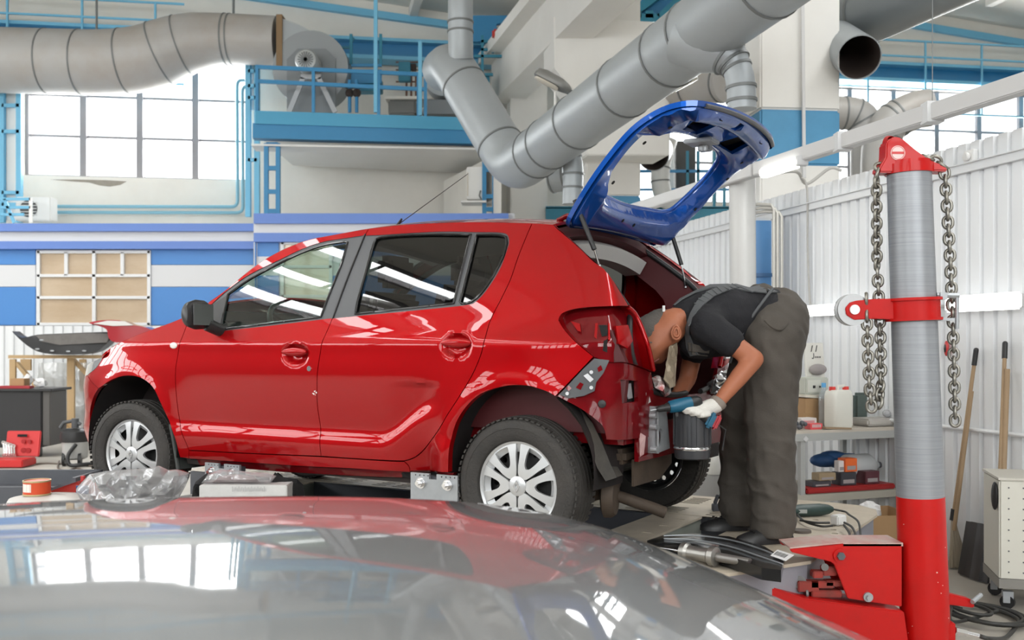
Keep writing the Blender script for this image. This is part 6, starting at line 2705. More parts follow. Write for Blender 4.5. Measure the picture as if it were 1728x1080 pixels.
# lower shelf contents
p = tpx(1435, 830, .06)
b = MB()
b.box(Vector((p.x, p.y, sz_ + .018)) - tdir * .05, (tL * .80, .16, .035), RT)
o = b.build('red_tray', mat('tray_red', (.36, .02, .02), .45), None, bevel=.008)
tag(o, 'long dark red tool tray on the lower shelf of the table', 'tray')
for i, (px, w, h, dep, col, z, lab) in enumerate(((1417, .055, .075, .05, (.75, .72, .70), .125, 'white and red filter carton on the stacked cartons of the shelf'), (1430, .10, .09, .08, (.80, .15, .03), .125, 'bright orange printed carton on the stacked cartons of the shelf'),
                                                   (1424, .13, .085, .10, (.05, .05, .06), .037, 'dark printed carton under the orange one on the shelf'), (1464, .12, .085, .10, (.10, .03, .04), .037, 'dark carton with a red lid on the lower shelf'),
                                                   (1390, .14, .05, .08, (.34, .26, .16), .075, 'brown wooden block on the lower shelf'), (1380, .15, .035, .09, (.06, .06, .07), .037, 'flat black box under the brown block on the shelf'))):
    p = tpx(px, 800, .07)
    c = Vector((p.x, p.y, sz_ + z + h / 2))
    o = MB().box(c, (w, dep, h), RT).build('shelf_carton', mat('shelf_carton_%s' % 'abcdef'[i], col, .5), None, bevel=.003)
    tag(o, lab, 'box')
    b = MB()
    b.box(c - tbk * (dep / 2 + .001) - Vector((0, 0, h * .2)), (w * .7, .002, h * .3), RT)
    b.build('print', mat('print_dim', (.35, .32, .32), .5), o)
p = tpx(1452, 780, .18)
t = thing('lying_canister', 'empty milky plastic canister lying on its side on the lower shelf', 'canister', Vector((p.x, p.y, sz_)))
b = MB()
c = Vector((p.x, p.y, sz_ + .14))
sec = lambda u, sx: [c + tdir * u + RT @ Vector((0, .085 * sx * math.cos(a), .085 * sx * math.sin(a))) for a in [2 * PI * k / 20 for k in range(20)]]
b.loft([sec(-.13, .92), sec(-.12, 1), sec(.06, 1), sec(.13, .35), sec(.15, .25)])
b.build('body', mat('milky_grey', (.50, .52, .53), .35), t, smooth=40)
b = MB()
b.cyl(c + tdir * .15, c + tdir * .17, .022, n=14)
b.build('screw_cap', M_frame, t)
b = MB()
p = tpx(1405, 770, .40)
for k in range(4):
    b.sphere(Vector((p.x, p.y, sz_ + .16)) + tdir * (.07 * (k - 1)) + Vector((0, 0, .02 * math.sin(k * 2))), .09, 12, 8, s=(1.2, .8, .55))
o = b.build('blue_bag', mat('bag_blue', (.03, .10, .26), .6, bump=.4, bump_scale=14), None, smooth=50)
tag(o, 'dark blue crumpled bag at the back of the lower shelf', 'bag')
p = tpx(1500, 790, .45)
o = MB().box(Vector((p.x, p.y, sz_ + .1)), (.16, .12, .2), RT).build('brown_carton', M_card, None, bevel=.004)
tag(o, 'brown carton in the dark back corner of the lower shelf', 'box')

# ---- cardboard box on the floor with white paper
bp_ = at(1466, 860, 6.4)
t = thing('cardboard_box', 'large open cardboard box on the floor behind the red tower arm', 'box', Vector((bp_.x, 6.4, 0)))
x0, x1 = at(1412, 860, 6.4).x, at(1530, 860, 6.4).x
zt = at(1440, 872, 6.2).z
Rb = Matrix.Rotation(.10, 3, 'Z')
cb_ = Vector(((x0 + x1) / 2, 6.42, 0))
for dx, dy, sx, sy, nm in ((0, -.19, .42, .006, 'side'), (0, .19, .42, .006, 'side'), (-.21, 0, .006, .38, 'side'), (.21, 0, .006, .38, 'side')):
    b = MB()
    b.box(cb_ + Rb @ Vector((dx, dy, zt / 2)), (sx, sy, zt), Rb)
    b.build(nm, M_card, t)
b = MB()
b.box(cb_ + Vector((0, 0, .01)), (.41, .37, .01), Rb)
b.build('bottom', M_card, t)
b = MB()
b.sphere(cb_ + Rb @ Vector((.0, .02, zt - .01)), .075, 10, 7, s=(1.0, .8, .95))
o = b.build('paper_wad', mat('paper_white', (.80, .80, .80), .8, bump=.6, bump_scale=25), None)
for v in o.data.vertices:
    v.co += Vector((noise.noise(v.co * 30), noise.noise(v.co * 30 + Vector((9, 0, 0))), noise.noise(v.co * 30 + Vector((0, 9, 0))))) * .018
tag(o, 'crumpled white paper sticking out of the cardboard box', 'paper')

# ---- brooms and shovel leaning on the wall
M_stick = mat('broom_stick', (.42, .29, .17), .6, noise_scale=4, noise_amt=.4, stretch=(3, 3, .5))


def stick(top, bot, r, name, label, cat, capm=None, capl=.0, group=None, par=None):
    t = par or thing(name, label, cat, bot, group)
    b = MB()
    b.cyl(bot, top, r, r * .95, n=14)
    b.build('handle', M_stick, t, smooth=40)
    if capm:
        d = (top - bot).normalized()
        b = MB()
        b.cyl(top - d * capl, top + d * .004, r * 1.25, n=14)
        b.sphere(top + d * .004, r * 1.25, 12, 6)
        b.build('handle_cap', capm, t, smooth=40)
    return t


bt = pw(1647, 592, .03)
bb_ = pw(1608, 878, .12)
t = stick(bt, bb_, .0125, 'broom', 'broom with a black capped wooden handle and pale bristles, leaning on the corrugated wall', 'broom', M_black, .09)
b = MB()
b.cyl(bb_, bb_ + (bb_ - bt).normalized() * -.07, .020, n=14)
b.build('socket', M_black, t)
bot = bb_ + (bb_ - bt).normalized() * .19
b = MB()
for k in range(240):
    a = random.uniform(0, 2 * PI)
    r1, r2 = random.uniform(0, .03), random.uniform(.01, 1) ** .5
    e = Vector((bb_.x + .02, bb_.y, .005 + random.uniform(0, .02))) + tdir * (.075 * r2 * math.cos(a)) + tbk * (.03 * r2 * math.sin(a)) + Vector((.01, -.01, 0))
    s_ = bb_ + Vector((.3 * r1 * math.cos(a), .3 * r1 * math.sin(a), .02))
    b.cyl(s_, e, .0030, .0024, n=4)
b.build('bristles', mat('bristle_straw', (.45, .39, .30), .8), t)
t = stick(pw(1640, 660, .05), pw(1610, 895, .14), .0125, 'wooden_stick', 'bare wooden stick leaning on the wall next to the broom', 'stick')
stick(pw(1700, 623, .05), pw(1690, 900, .18), .016, 'wooden_pole', 'thick bare wooden pole leaning on the wall behind the white cabinet', 'stick')
st_, sb2 = pw(1696, 581, .03), pw(1684, 900, .20)
t = stick(st_, sb2, .0125, 'snow_shovel', 'black snow shovel with a wooden handle standing between broom and white cabinet', 'shovel', M_black, .085)
b = MB()
rows = []
for k in range(9):
    s = k / 8
    lp, rp_ = 1632 - 14 * s, 1690 - 14 * s
    zt_s = pw(1640, 880, .14).z
    row = []
    for j in range(13):
        u = j / 12
        px = lp + (rp_ - lp) * u
        p = pw(px, 900, .10 + .10 * s + .03 * math.sin(u * PI) + (.006 if j % 3 == 1 else 0))
        row.append(Vector((p.x, p.y, .008 + (zt_s - .008) * (1 - s) - .015 * (1 - math.sin(u * PI)) * (1 - s))))
    rows.append(row)
b.add([p for r in rows for p in r], [(i * 13 + j, i * 13 + j + 1, (i + 1) * 13 + j + 1, (i + 1) * 13 + j) for i in range(8) for j in range(12)])
o = b.build('blade', mat('shovel_black', (.035, .035, .038), .45), t, smooth=20, fix=False)
md = o.modifiers.new('solid', 'SOLIDIFY')
md.thickness = .006

# ---- white perforated cabinet on castors
wc = thing('white_cabinet', 'white sheet metal cabinet on castors at the foot of the corrugated wall', 'cabinet', Vector((at(1720, 1000, 5.3).x, 5.4, 0)))
M_cab = mat('cabinet_white', (.66, .65, .58), .45)
cA_, cB_ = at(1662, 1000, 5.25), at(1664, 812, 5.25)
cw, cd_ = .52, .40
Rc = Matrix.Rotation(-.25, 3, 'Z')
zb, ztp = at(1662, 978, 5.25).z, at(1664, 810, 5.25).z
cc = Vector((cA_.x + .075, 5.25, 0)) + Rc @ Vector((cw / 2, cd_ / 2, 0))
b = MB()
b.box(cc + Vector((0, 0, (zb + ztp) / 2)), (cw, cd_, ztp - zb), Rc)
b.build('case', M_cab, wc, bevel=.008)
b = MB()
b.box(cc + Vector((0, 0, zb - .02)), (cw + .004, cd_ + .004, .05), Rc)
b.build('base_frame', mat('cab_base', (.25, .24, .22), .5), wc)
b = MB()
b.box(cc + Vector((0, 0, ztp + .006)), (cw + .01, cd_ + .01, .012), Rc)
b.build('top_sheet', mat('cabinet_top', (.60, .58, .52), .5), wc)
b = MB()
for r_ in range(9):
    for x in (.045, .115):
        c = cc + Rc @ Vector((-cw / 2 + x, -cd_ / 2 - .001, 0)) + Vector((0, 0, zb + .04 + r_ * .055))
        d = Rc @ Vector((0, -1, 0))
        b.cyl(c, c + d * .002, .004, n=8)
b.build('rivet', M_frame, wc)
b = MB()
c = cc + Rc @ Vector((-cw / 2 + .16, -cd_ / 2 - .004, ztp - .10))
b.bar(c, c + Rc @ Vector((.2, 0, 0)), .006, .006)
b.build('door_slit', M_dark, wc)
b = MB()
c = cc + Rc @ Vector((-cw / 2 - .012, -cd_ / 2 + .05, ztp - .09))
b.sphere(c, .075, 12, 8, s=(.2, .4, 1))
b.build('side_handle', M_black, wc, smooth=50)
for x in (-cw / 2 + .05, cw / 2 - .05):
    for y in (-cd_ / 2 + .05, cd_ / 2 - .05):
        c = cc + Rc @ Vector((x, y, 0))
        b = MB()
        b.lathe([(-.014, .001), (-.014, .036), (.014, .036), (.014, .001)], Vector((c.x, c.y, .038)), Rc @ Vector((.5, 1, 0)), 20)
        k = b.build('castor', M_black, wc, smooth=40)
        b = MB()
        b.box(Vector((c.x, c.y, .065)), (.05, .04, .06), Rc)
        b.build('castor_fork', M_galv, k)

# ---- things on the end of the bench
gp = on(1372, 862, PLAT)
t = thing('angle_grinder', 'dark green angle grinder lying on the bench end behind the worker', 'grinder', gp)
b = MB()
A, B = on(1330, 873, PLAT) + Vector((0, 0, .035)), on(1405, 870, PLAT) + Vector((0, 0, .035))
ax = (B - A)
b.tube([A, A + ax * .3, A + ax * .7, A + ax * .9, B], .04, 16, rr=[.030, .034, .034, .026, .014])
b.build('body', mat('grinder_green', (.02, .045, .04), .35), t, smooth=40)
b = MB()
b.box(A + ax * .28 + Vector((0, -.034, .0)), (.05, .004, .02))
b.build('rating_label', mat('label_grey', (.4, .42, .4), .5), t)
b = MB()
cab = [B, B + Vector((.06, -.02, -.01)), on(1432, 868, PLAT + .05), on(1448, 880, PLAT + .05), on(1452, 900, PLAT + .01), on(1455, 912, PLAT + .01)]
b.tube([Vector(p) for p in smooth_pts([tuple(p) for p in cab], n=6)], .0055, 8)
b.build('power_cord', M_hose, t, smooth=60)
sp_ = on(1415, 886, PLAT)
t = thing('power_strip', 'white socket block with black cables on the bench end', 'power strip', sp_)
b = MB()
Rs = Matrix.Rotation(.6, 3, 'Z')
b.box(sp_ + Vector((0, 0, .028)), (.075, .05, .05), Rs)
b.build('socket_block', mat('white_plastic', (.78, .78, .77)), t, bevel=.006)
for k, q in enumerate((((1345, 868), (1358, 880), (1385, 888), (1405, 887)), ((1350, 878), (1375, 882), (1400, 882)), ((1425, 882), (1438, 890), (1446, 908)), ((1424, 886), (1432, 897), (1436, 910)))):
    b = MB()
    b.tube([Vector(p) for p in smooth_pts([tuple(on(px, py, PLAT + .02 + .01 * (k % 2))) for px, py in q], n=6)], .006, 8)
    b.build('cable', M_hose, t, smooth=60)
sl = on(1354, 900, PLAT)
b = MB()
b.lathe([(.0, .001), (.0, .05), (.012, .048), (.014, .03), (.008, .001)], on(1352, 898, PLAT), (0, 0, 1), 20)
o = b.build('round_pad', mat('pad_brown', (.12, .10, .085), .7), None, smooth=40)
tag(o, 'round dark grinding pad lying on the bench beside the worker', 'pad')
# slide hammer
h0, h1, h2, h3 = on(1040, 926, PLAT + .03), on(1150, 930, PLAT + .045), on(1210, 940, PLAT + .045), on(1258, 945, PLAT + .03)
t = thing('slide_hammer', 'steel slide hammer lying on the bench behind the silver hood', 'slide hammer', on(1180, 942, PLAT))
ax = (h2 - h1).normalized()
b = MB()
b.cyl(h1 - ax * .30, h1, .007, n=10)
b.build('rod', M_chrome, t, smooth=40)
b = MB()
L = (h2 - h1).length
b.lathe([(0, .001), (0, .030), (.008, .040), (.03, .040), (.04, .031), (L * .5, .029), (L - .04, .031), (L - .03, .041), (L - .005, .041), (L, .030), (L, .001)], h1, ax, 28)
b.build('weight', mat('steel_weight', (.34, .33, .31), .35, .8), t, smooth=35)
b = MB()
b.cyl(h2, h2 + ax * .155, .020, .018, n=18)
b.build('handle', mat('steel_handle', (.22, .21, .20), .4, .7), t, smooth=35)
# black reinforcement bar with white label
t = thing('bumper_reinforcement', 'long black pressed bumper bar with a white label lying at the worker\'s feet', 'car part', on(1250, 940, PLAT))
top_px = [(1092, 912), (1120, 903), (1170, 900), (1230, 905), (1290, 922), (1325, 943)]
bot_px = [(1092, 918), (1120, 916), (1170, 922), (1230, 938), (1285, 958), (1318, 962)]
V = []
for (a, c_), (b1, d1) in zip(top_px, bot_px):
    V.append((on(a, c_, PLAT + .035), on(b1, d1, PLAT + .055), on(b1, d1, PLAT + .055) - Vector((0, 0, .048)), on(a, c_, PLAT + .004)))
b = MB()
b.loft([list(v) for v in V])
b.build('bar', M_blackgloss, t, smooth=25)
for f in (.25, .6):
    b = MB()
    pts = [v[0].lerp(v[1], f) + Vector((0, 0, .005)) for v in V[1:]]
    b.tube([Vector(p) for p in smooth_pts([tuple(p) for p in pts], n=5)], .0035, 6)
    b.build('bead', M_galv, t, smooth=60)
lb = V[4][0].lerp(V[4][1], .4)
b = MB()
q = [on(1312, 928, PLAT + .047), on(1340, 937, PLAT + .047), on(1326, 947, PLAT + .053), on(1300, 938, PLAT + .053)]
b.prism(q, (0, 0, .002))
lab = b.build('label', mat('label_white', (.75, .75, .75), .5), t)
b = MB()
for k in range(10):
    f = .12 + .07 * k
    a0 = q[0].lerp(q[1], f).lerp(q[3].lerp(q[2], f), .25)
    a1 = q[0].lerp(q[1], f).lerp(q[3].lerp(q[2], f), .75)
    b.bar(a0 + Vector((0, 0, .0024)), a1 + Vector((0, 0, .0024)), .0022 if k % 3 else .004, .0006)
b.build('label_print', M_black, lab)
b = MB()
for px, py in ((1280, 950), (1308, 957)):
    c = on(px, py, PLAT + .03)
    b.cyl(c + Vector((0, .01, 0)), c - Vector((0, .012, 0)), .006, n=10)
b.build('hole_rim', M_galv, t)
# small tool at the far edge and bottles by the far wheel
o_ = on(1212, 862, PLAT)
t = thing('clamp_tool', 'small black clamp tool on the bench beside the far rear wheel', 'tool', o_)
b = MB()
b.box(o_ + Vector((0, 0, .02)), (.07, .04, .04))
b.cyl(o_ + Vector((-.02, 0, .04)), o_ + Vector((0, 0, .09)), .012, n=10)
b.build('body', M_frame, t, bevel=.005)
b = MB()
b.cyl(o_ + Vector((.01, 0, .09)), o_ + Vector((.03, 0, .07)), .02, n=12)
b.build('knob', M_black, t)
for i, (px, d, col, capc, lab) in enumerate(((1204, 7.6, (.74, .74, .70), (.6, .05, .04), 'white plastic bottle with a red cap standing behind the black canister'), (1214, 7.8, (.80, .80, .78), (.65, .10, .03), 'pale spray bottle with a red trigger beside the worker\'s legs'))):
    p = at(px, 800, d)
    t = thing('plastic_bottle', lab, 'bottle', Vector((p.x, p.y, 0)))
    b = MB()
    z0 = at(px, 800, d).z
    b.lathe([(0, .05), (.01, .055), (.16, .055), (.22, .02), (.25, .018)], Vector((p.x, p.y, z0)), (0, 0, 1), 18)
    b.build('body', mat('bottle_white_%d' % i, col, .4), t, smooth=45)
    b = MB()
    b.cyl(Vector((p.x, p.y, z0 + .25)), Vector((p.x, p.y, z0 + .30)), .022, n=12)
    b.build('bottle_cap', mat('bottle_cap_%d' % i, capc, .4), t)
    if i == 0:
        b = MB()
        b.box(Vector((p.x + .05, 7.75, z0 / 2)), (.5, .4, z0 - .002))
        o = b.build('low_bench', mat('low_bench_grey', (.35, .35, .34), .6), None, bevel=.01)
        tag(o, 'low grey cupboard carrying bottles behind the far rear wheel', 'cupboard')
# ================================================================== WORKER AND DRILL
def capsule(m, a, b, r0, r1, n=14, flat=None):
    """closed tapered capsule; flat=(axis, factor) squeezes the section along an axis"""
    a, b = Vector(a), Vector(b)
    d = (b - a)
    L = d.length
    d.normalize()
    rings = []
    for t in (-.98, -.75, -.4, 0):
        rings.append(m.ring(a + d * (t * r0), d, max(r0 * math.sqrt(max(0, 1 - t * t)), .001), n))
    for t in (0, .4, .75, .98):
        rings.append(m.ring(b + d * (t * r1), d, max(r1 * math.sqrt(max(0, 1 - t * t)), .001), n))
    if flat:
        ax, f = Vector(flat[0]).normalized(), flat[1]
        mid = (a + b) / 2
        for r in rings:
            for i, p in enumerate(r):
                q = p - mid - d * (p - mid).dot(d)
                r[i] = p + ax * (q.dot(ax) * (f - 1))
    m.loft(rings)


def blob(name, caps, voxel, material, parent, smooth_it=6, wrinkle=None):
    """union of capsules re-meshed into one continuous surface"""
    m = MB()
    for c in caps:
        capsule(m, *c[:4], flat=c[4] if len(c) > 4 else None)
    me = m.mesh(name)
    bm = bmesh.new()
    bm.from_mesh(me)
    bmesh.ops.recalc_face_normals(bm, faces=bm.faces)
    bm.to_mesh(me)
    bm.free()
    o = bpy.data.objects.new(name, me)
    COL.objects.link(o)
    me.materials.append(material)
    md = o.modifiers.new('remesh', 'REMESH')
    md.mode = 'VOXEL'
    md.voxel_size = voxel
    ms = o.modifiers.new('smooth', 'SMOOTH')
    ms.iterations = smooth_it
    ms.factor = .5
    evaluated(o)
    me = o.data
    if wrinkle:
        co = [v.co.copy() for v in me.vertices]
        nn = [v.normal.copy() for v in me.vertices]
        for v, c, n_ in zip(me.vertices, co, nn):
            v.co = c + n_ * wrinkle(c)
    for p in me.polygons:
        p.use_smooth = True
    if parent is not None:
        o.parent = parent
        w = WORLD.get(parent.name)
        if w is not None:
            o.matrix_parent_inverse = w.inverted()
    return o


M_skin = mat('skin', (.40, .145, .075), .5, spec=.35, noise_scale=18, noise_amt=.35, noise_col=(.32, .10, .055))
M_shirt = mat('black_tshirt', (.010, .010, .013), .85, bump=.15, bump_scale=120)
M_trous = mat('grey_work_trousers', (.088, .076, .064), .85, noise_scale=3.5, noise_amt=.45, noise_col=(.050, .044, .038), bump=.12, bump_scale=150)
M_strap = mat('grey_strap', (.10, .105, .11), .75)
M_glove = mat('cotton_glove', (.66, .64, .60), .9, bump=.2, bump_scale=200)
M_hair = mat('grey_hair', (.11, .10, .09), .85, bump=.5, bump_scale=160)

man = thing('person', 'worker in grey bib overalls and black t-shirt bending into the open boot with a drill', 'person', on(1290, 910, PLAT))
hipL, hipR = at(1302, 575, 4.80), at(1286, 580, 5.02)
kneeL, kneeR = at(1296, 738, 4.78), at(1252, 735, 5.08)
ankL, ankR = at(1305, 880, 4.78), at(1250, 862, 5.10)
ankL.z, ankR.z = PLAT + .10, PLAT + .10
pel = at(1305, 545, 4.92)
wst = at(1262, 535, 4.90)
chs = at(1195, 537, 4.84)
nck = at(1152, 536, 4.80)
shL, shR = at(1192, 550, 4.66), at(1180, 545, 5.02)
elL, wrL = at(1272, 606, 4.60), at(1208, 684, 4.55)
elR, wrR = at(1160, 640, 5.05), at(1130, 690, 4.85)
hd0, hd1 = at(1133, 549, 4.78), at(1100, 584, 4.76)

# body: one continuous surface
body = [
    (pel, wst, .135, .13), (wst, chs, .125, .145), (chs, nck, .125, .07), (nck, hd0, .058, .06),
    (hd0, hd1, .082, .077), (at(1106, 566, 4.77), at(1096, 595, 4.76), .082, .062),
    (shL, elL, .056, .046), (elL, elL.lerp(wrL, .45), .047, .042), (elL.lerp(wrL, .45), wrL, .041, .029),
    (shR, elR, .055, .045), (elR, wrR, .044, .030), (chs, shL, .10, .06), (chs, shR, .10, .06),
    (hipL, kneeL, .085, .06), (kneeL, ankL, .055, .038), (hipR, kneeR, .085, .06), (kneeR, ankR, .055, .038), (pel, hipL, .12, .09), (pel, hipR, .12, .09),
]
# face: brow, nose, jaw; ear
fdir = (hd1 - hd0).normalized()                       # towards the crown/forehead, down-left
face = Vector((-.15, -.05, -1)).normalized()
body += [(at(1096, 598, 4.76), at(1090, 606, 4.75), .018, .010), (at(1112, 604, 4.76), at(1122, 590, 4.765), .032, .030), (at(1125, 592, 4.77), at(1128, 586, 4.77), .02, .016)]
bo = blob('body', body, .011, M_skin, man, 5)
# ears as part of the head's side (near ear)
ear = MB()
ec = at(1141, 561, 4.675)
for r, k in ((1.0, 0), (.62, 1)):
    pts = [ec + Vector((.020 * r * math.cos(a) * (1 - .25 * math.sin(a)), -.004 * k, .032 * r * math.sin(a))) for a in [2 * PI * j / 16 for j in range(16)]]
    ear.tube(pts, .006, 6, closed=True)
ear.sphere(ec + Vector((0, .008, 0)), .02, 10, 6, s=(.9, .5, 1.4))
ear.build('ear', M_skin, man, smooth=70)
# eye and brow, seen from the side as small features
for px, py, r in ((1094, 585, .009),):
    MB().sphere(at(px, py, 4.69), r, 10, 6).build('eye', mat('eye_white', (.6, .58, .55), .3), man, smooth=60)
MB().tube([at(1088, 578, 4.70), at(1093, 577, 4.685), at(1100, 578, 4.69)], .004, 6).build('eyebrow', M_hair, man, smooth=60)
MB().tube([at(1101, 612, 4.71), at(1106, 610, 4.70), at(1112, 606, 4.70)], .004, 6).build('mouth', mat('lips', (.30, .10, .08), .5), man, smooth=60)
# short hair cap: crown (left side of the picture) and back of the head
hair = blob('hair', [(at(1116, 545, 4.80), at(1094, 562, 4.78), .072, .085), (at(1094, 564, 4.77), at(1088, 576, 4.765), .080, .058)], .011, M_hair, man, 4, lambda c: .003 * noise.noise(c * 90))

# t-shirt with sleeves
wr = lambda c: .006 * noise.noise(Vector((c.x * 14, c.y * 10, c.z * 7))) + .004 * noise.noise(c * 30)
shirt = blob('t_shirt', [(at(1290, 535, 4.91), wst, .150, .150), (wst, at(1215, 535, 4.86), .150, .162), (at(1215, 535, 4.86), chs, .162, .150), (chs, at(1166, 533, 4.82), .146, .098),
                         (at(1170, 533, 4.82), at(1152, 534, 4.80), .09, .066), (chs, shL, .12, .082), (chs, shR, .12, .08), (shL, shL.lerp(elL, .48), .080, .073), (shR, shR.lerp(elR, .5), .075, .07),
                         (at(1215, 560, 4.84), at(1180, 572, 4.80), .12, .10)], .011, M_shirt, man, 5, wr)
# trousers with bib


def tw(c):
    low = sstep(.95, .60, c.z)
    w = .012 * noise.noise(Vector((c.x * 9, c.y * 9, c.z * 5))) + .009 * noise.noise(Vector((c.x * 18 + c.z * 10, c.y * 16, c.z * 14)))
    # slanting drag folds, strongest at the knees and above the hems
    f = math.sin(c.z * 62 + c.x * 30 + 6 * noise.noise(c * 7))
    w += .009 * max(0, f) ** 2 * (.35 + .65 * low + .4 * math.exp(-((c.z - .98) / .10) ** 2)) * (.6 + noise.noise(c * 5))
    return w


hemL, hemR = Vector((ankL.x + .0, ankL.y, PLAT + .085)), Vector((ankR.x, ankR.y, PLAT + .085))
tr = [(pel, at(1287, 541, 4.91), .178, .155), (pel, hipL, .172, .150), (pel, hipR, .170, .145),
      (hipL, kneeL + Vector((.01, 0, .06)), .150, .118), (kneeL + Vector((.01, 0, .06)), hemL + Vector((0, 0, .06)), .118, .108), (hemL + Vector((0, 0, .06)), hemL, .108, .104),
      (hipR, kneeR + Vector((0, 0, .05)), .145, .112), (kneeR + Vector((0, 0, .05)), hemR + Vector((0, 0, .05)), .112, .104), (hemR + Vector((0, 0, .05)), hemR, .104, .10),
      (at(1285, 505, 4.90), at(1310, 545, 4.88), .085, .12)]
trous = blob('trousers', tr, .010, M_trous, man, 6, tw)
# flatten the trouser hems onto the shoes
for v in trous.data.vertices:
    if v.co.z < PLAT + .03:
        v.co.z = PLAT + .03 + (v.co.z - PLAT - .03) * .05
# side pocket and waistband
b = MB()
P = [at(1304, 487, 4.80), at(1288, 508, 4.745), at(1262, 545, 4.745), at(1242, 585, 4.76), at(1232, 612, 4.80)]
b.tube([Vector(p) for p in smooth_pts([tuple(p) for p in P], n=6)], .007, 8)
b.build('waistband', M_strap, man, smooth=60)
b = MB()
P = [at(1290, 540, 4.64), at(1303, 552, 4.635), at(1318, 556, 4.65), at(1330, 545, 4.70)]
b.tube([Vector(p) for p in smooth_pts([tuple(p) for p in P], n=6)], .006, 6)
b.build('pocket_seam', M_trous, man, smooth=60)
# bib front, hanging under the chest
b = MB()
q = [at(1162, 572, 4.70), at(1204, 585, 4.72), at(1200, 602, 4.74), at(1164, 598, 4.70)]
b.prism(q, (0, .22, 0))
b.build('bib', M_trous, man, bevel=.015)


def band(path, widths, nrm_c, thick, name, material):
    """flat strap: ribbon following path, facing away from centre points"""
    P = [Vector(p) for p in path]
    m = MB()
    rings = []
    for i, p in enumerate(P):
        d = (P[min(i + 1, len(P) - 1)] - P[max(i - 1, 0)]).normalized()
        n_ = (p - nrm_c[i])
        n_ = (n_ - d * n_.dot(d)).normalized()
        s = d.cross(n_).normalized()
        w = widths[i]
        rings.append([p + s * w + n_ * thick, p - s * w + n_ * thick, p - s * w - n_ * thick, p + s * w - n_ * thick])
    m.loft(rings)
    return m.build(name, material, man, smooth=40, bevel=.0)


# find the shirt surface below a pixel so that straps lie on the cloth
bm_s = BVHTree.FromPolygons([v.co.copy() for v in shirt.data.vertices], [tuple(p.vertices) for p in shirt.data.polygons])


def onshirt(px, py, lift=.006):
    o_ = Vector((0, 0, CAMZ))
    d = (at(px, py, 1.0) - o_).normalized()
    h, n_, i_, t_ = bm_s.ray_cast(o_, d)
    if h is None:
        h, n_, i_, t_ = bm_s.find_nearest(at(px, py, 4.8))
    return h + n_ * lift, n_


SP = [(1306, 495), (1290, 485), (1268, 483), (1245, 484), (1222, 488), (1200, 497), (1183, 512), (1172, 528), (1164, 546), (1161, 562), (1166, 585), (1172, 598)]
pts = [onshirt(*p) for p in SP]
band([p[0] for p in pts], [.022] * len(pts), [p[0] - p[1] for p in pts], .003, 'strap', M_strap)
# gathered elastic on the strap
b = MB()
for k in range(9):
    f = 3.2 + k * .38
    i = int(f)
    p = pts[i][0].lerp(pts[i + 1][0], f - i)
    d = (pts[i + 1][0] - pts[i][0]).normalized()
    n_ = pts[i][1]
    s = d.cross(n_).normalized()
    b.cyl(p + s * .023 + n_ * .003, p - s * .023 + n_ * .003, .004, n=6)
b.build('strap_gather', M_strap, man, smooth=60)
b = MB()
p, n_ = onshirt(1155, 548, .012)
b.box(p, (.04, .02, .05), Matrix.Rotation(.6, 3, 'Y'))
b.build('strap_buckle', mat('buckle_grey', (.16, .165, .17), .5), man, bevel=.006)
SP2 = [(1294, 480), (1262, 477.5), (1230, 478), (1200, 481), (1170, 488), (1148, 498), (1132, 508)]
pts2 = [onshirt(px, py + 3, .004) for px, py in SP2]
band([p[0] for p in pts2], [.018] * len(pts2), [p[0] - p[1] for p in pts2], .003, 'strap', M_strap)
# shirt label sticking out at the collar
b = MB()
p = at(1112, 522, 4.75)
b.box(at(1120, 521, 4.76), (.012, .01, .03))
b.build('collar_label', mat('label_white', (.75, .75, .75)), man)


# shoes (perforated clogs)
def clog(ank, toe_dir, name_m):
    t_ = toe_dir.normalized()
    s_ = Vector((-t_.y, t_.x, 0))
    m = MB()
    rings = []
    c0 = Vector((ank.x, ank.y, PLAT + .002))
    for u, w, h in ((-.085, .022, .035), (-.07, .036, .06), (-.02, .042, .075), (.05, .046, .075), (.11, .050, .065), (.16, .047, .052), (.195, .032, .040), (.21, .012, .028)):
        c = c0 + t_ * u
        rings.append([c + s_ * (w * math.cos(a)) + Vector((0, 0, max(0.0, h * math.sin(a) * .98) if math.sin(a) > 0 else 0.0)) + Vector((0, 0, 0)) for a in [PI * k / 14 for k in range(15)]] + [c - s_ * (w * .9), c + s_ * (w * .9)])
    m.loft(rings)
    o = m.build('shoe', M_black, man, smooth=50)
    b = MB()
    for u, a in ((.05, 2.3), (.085, 2.2), (.12, 2.1), (.06, 1.7), (.10, 1.6), (.14, 1.7), (.05, .9), (.09, 1.0), (.13, 1.1)):
        c = c0 + t_ * u + s_ * (.047 * math.cos(a)) + Vector((0, 0, .066 * math.sin(a)))
        n_ = (s_ * math.cos(a) + Vector((0, 0, math.sin(a)))).normalized()
        b.cyl(c - n_ * .004, c + n_ * .003, .007, n=8)
    b.build('shoe_vent', M_dark, o)


clog(Vector((ankL.x + .01, ankL.y - .01, 0)), Vector((-.86, -.25, 0)), 0)
clog(Vector((ankR.x, ankR.y, 0)), Vector((-.92, -.1, 0)), 1)

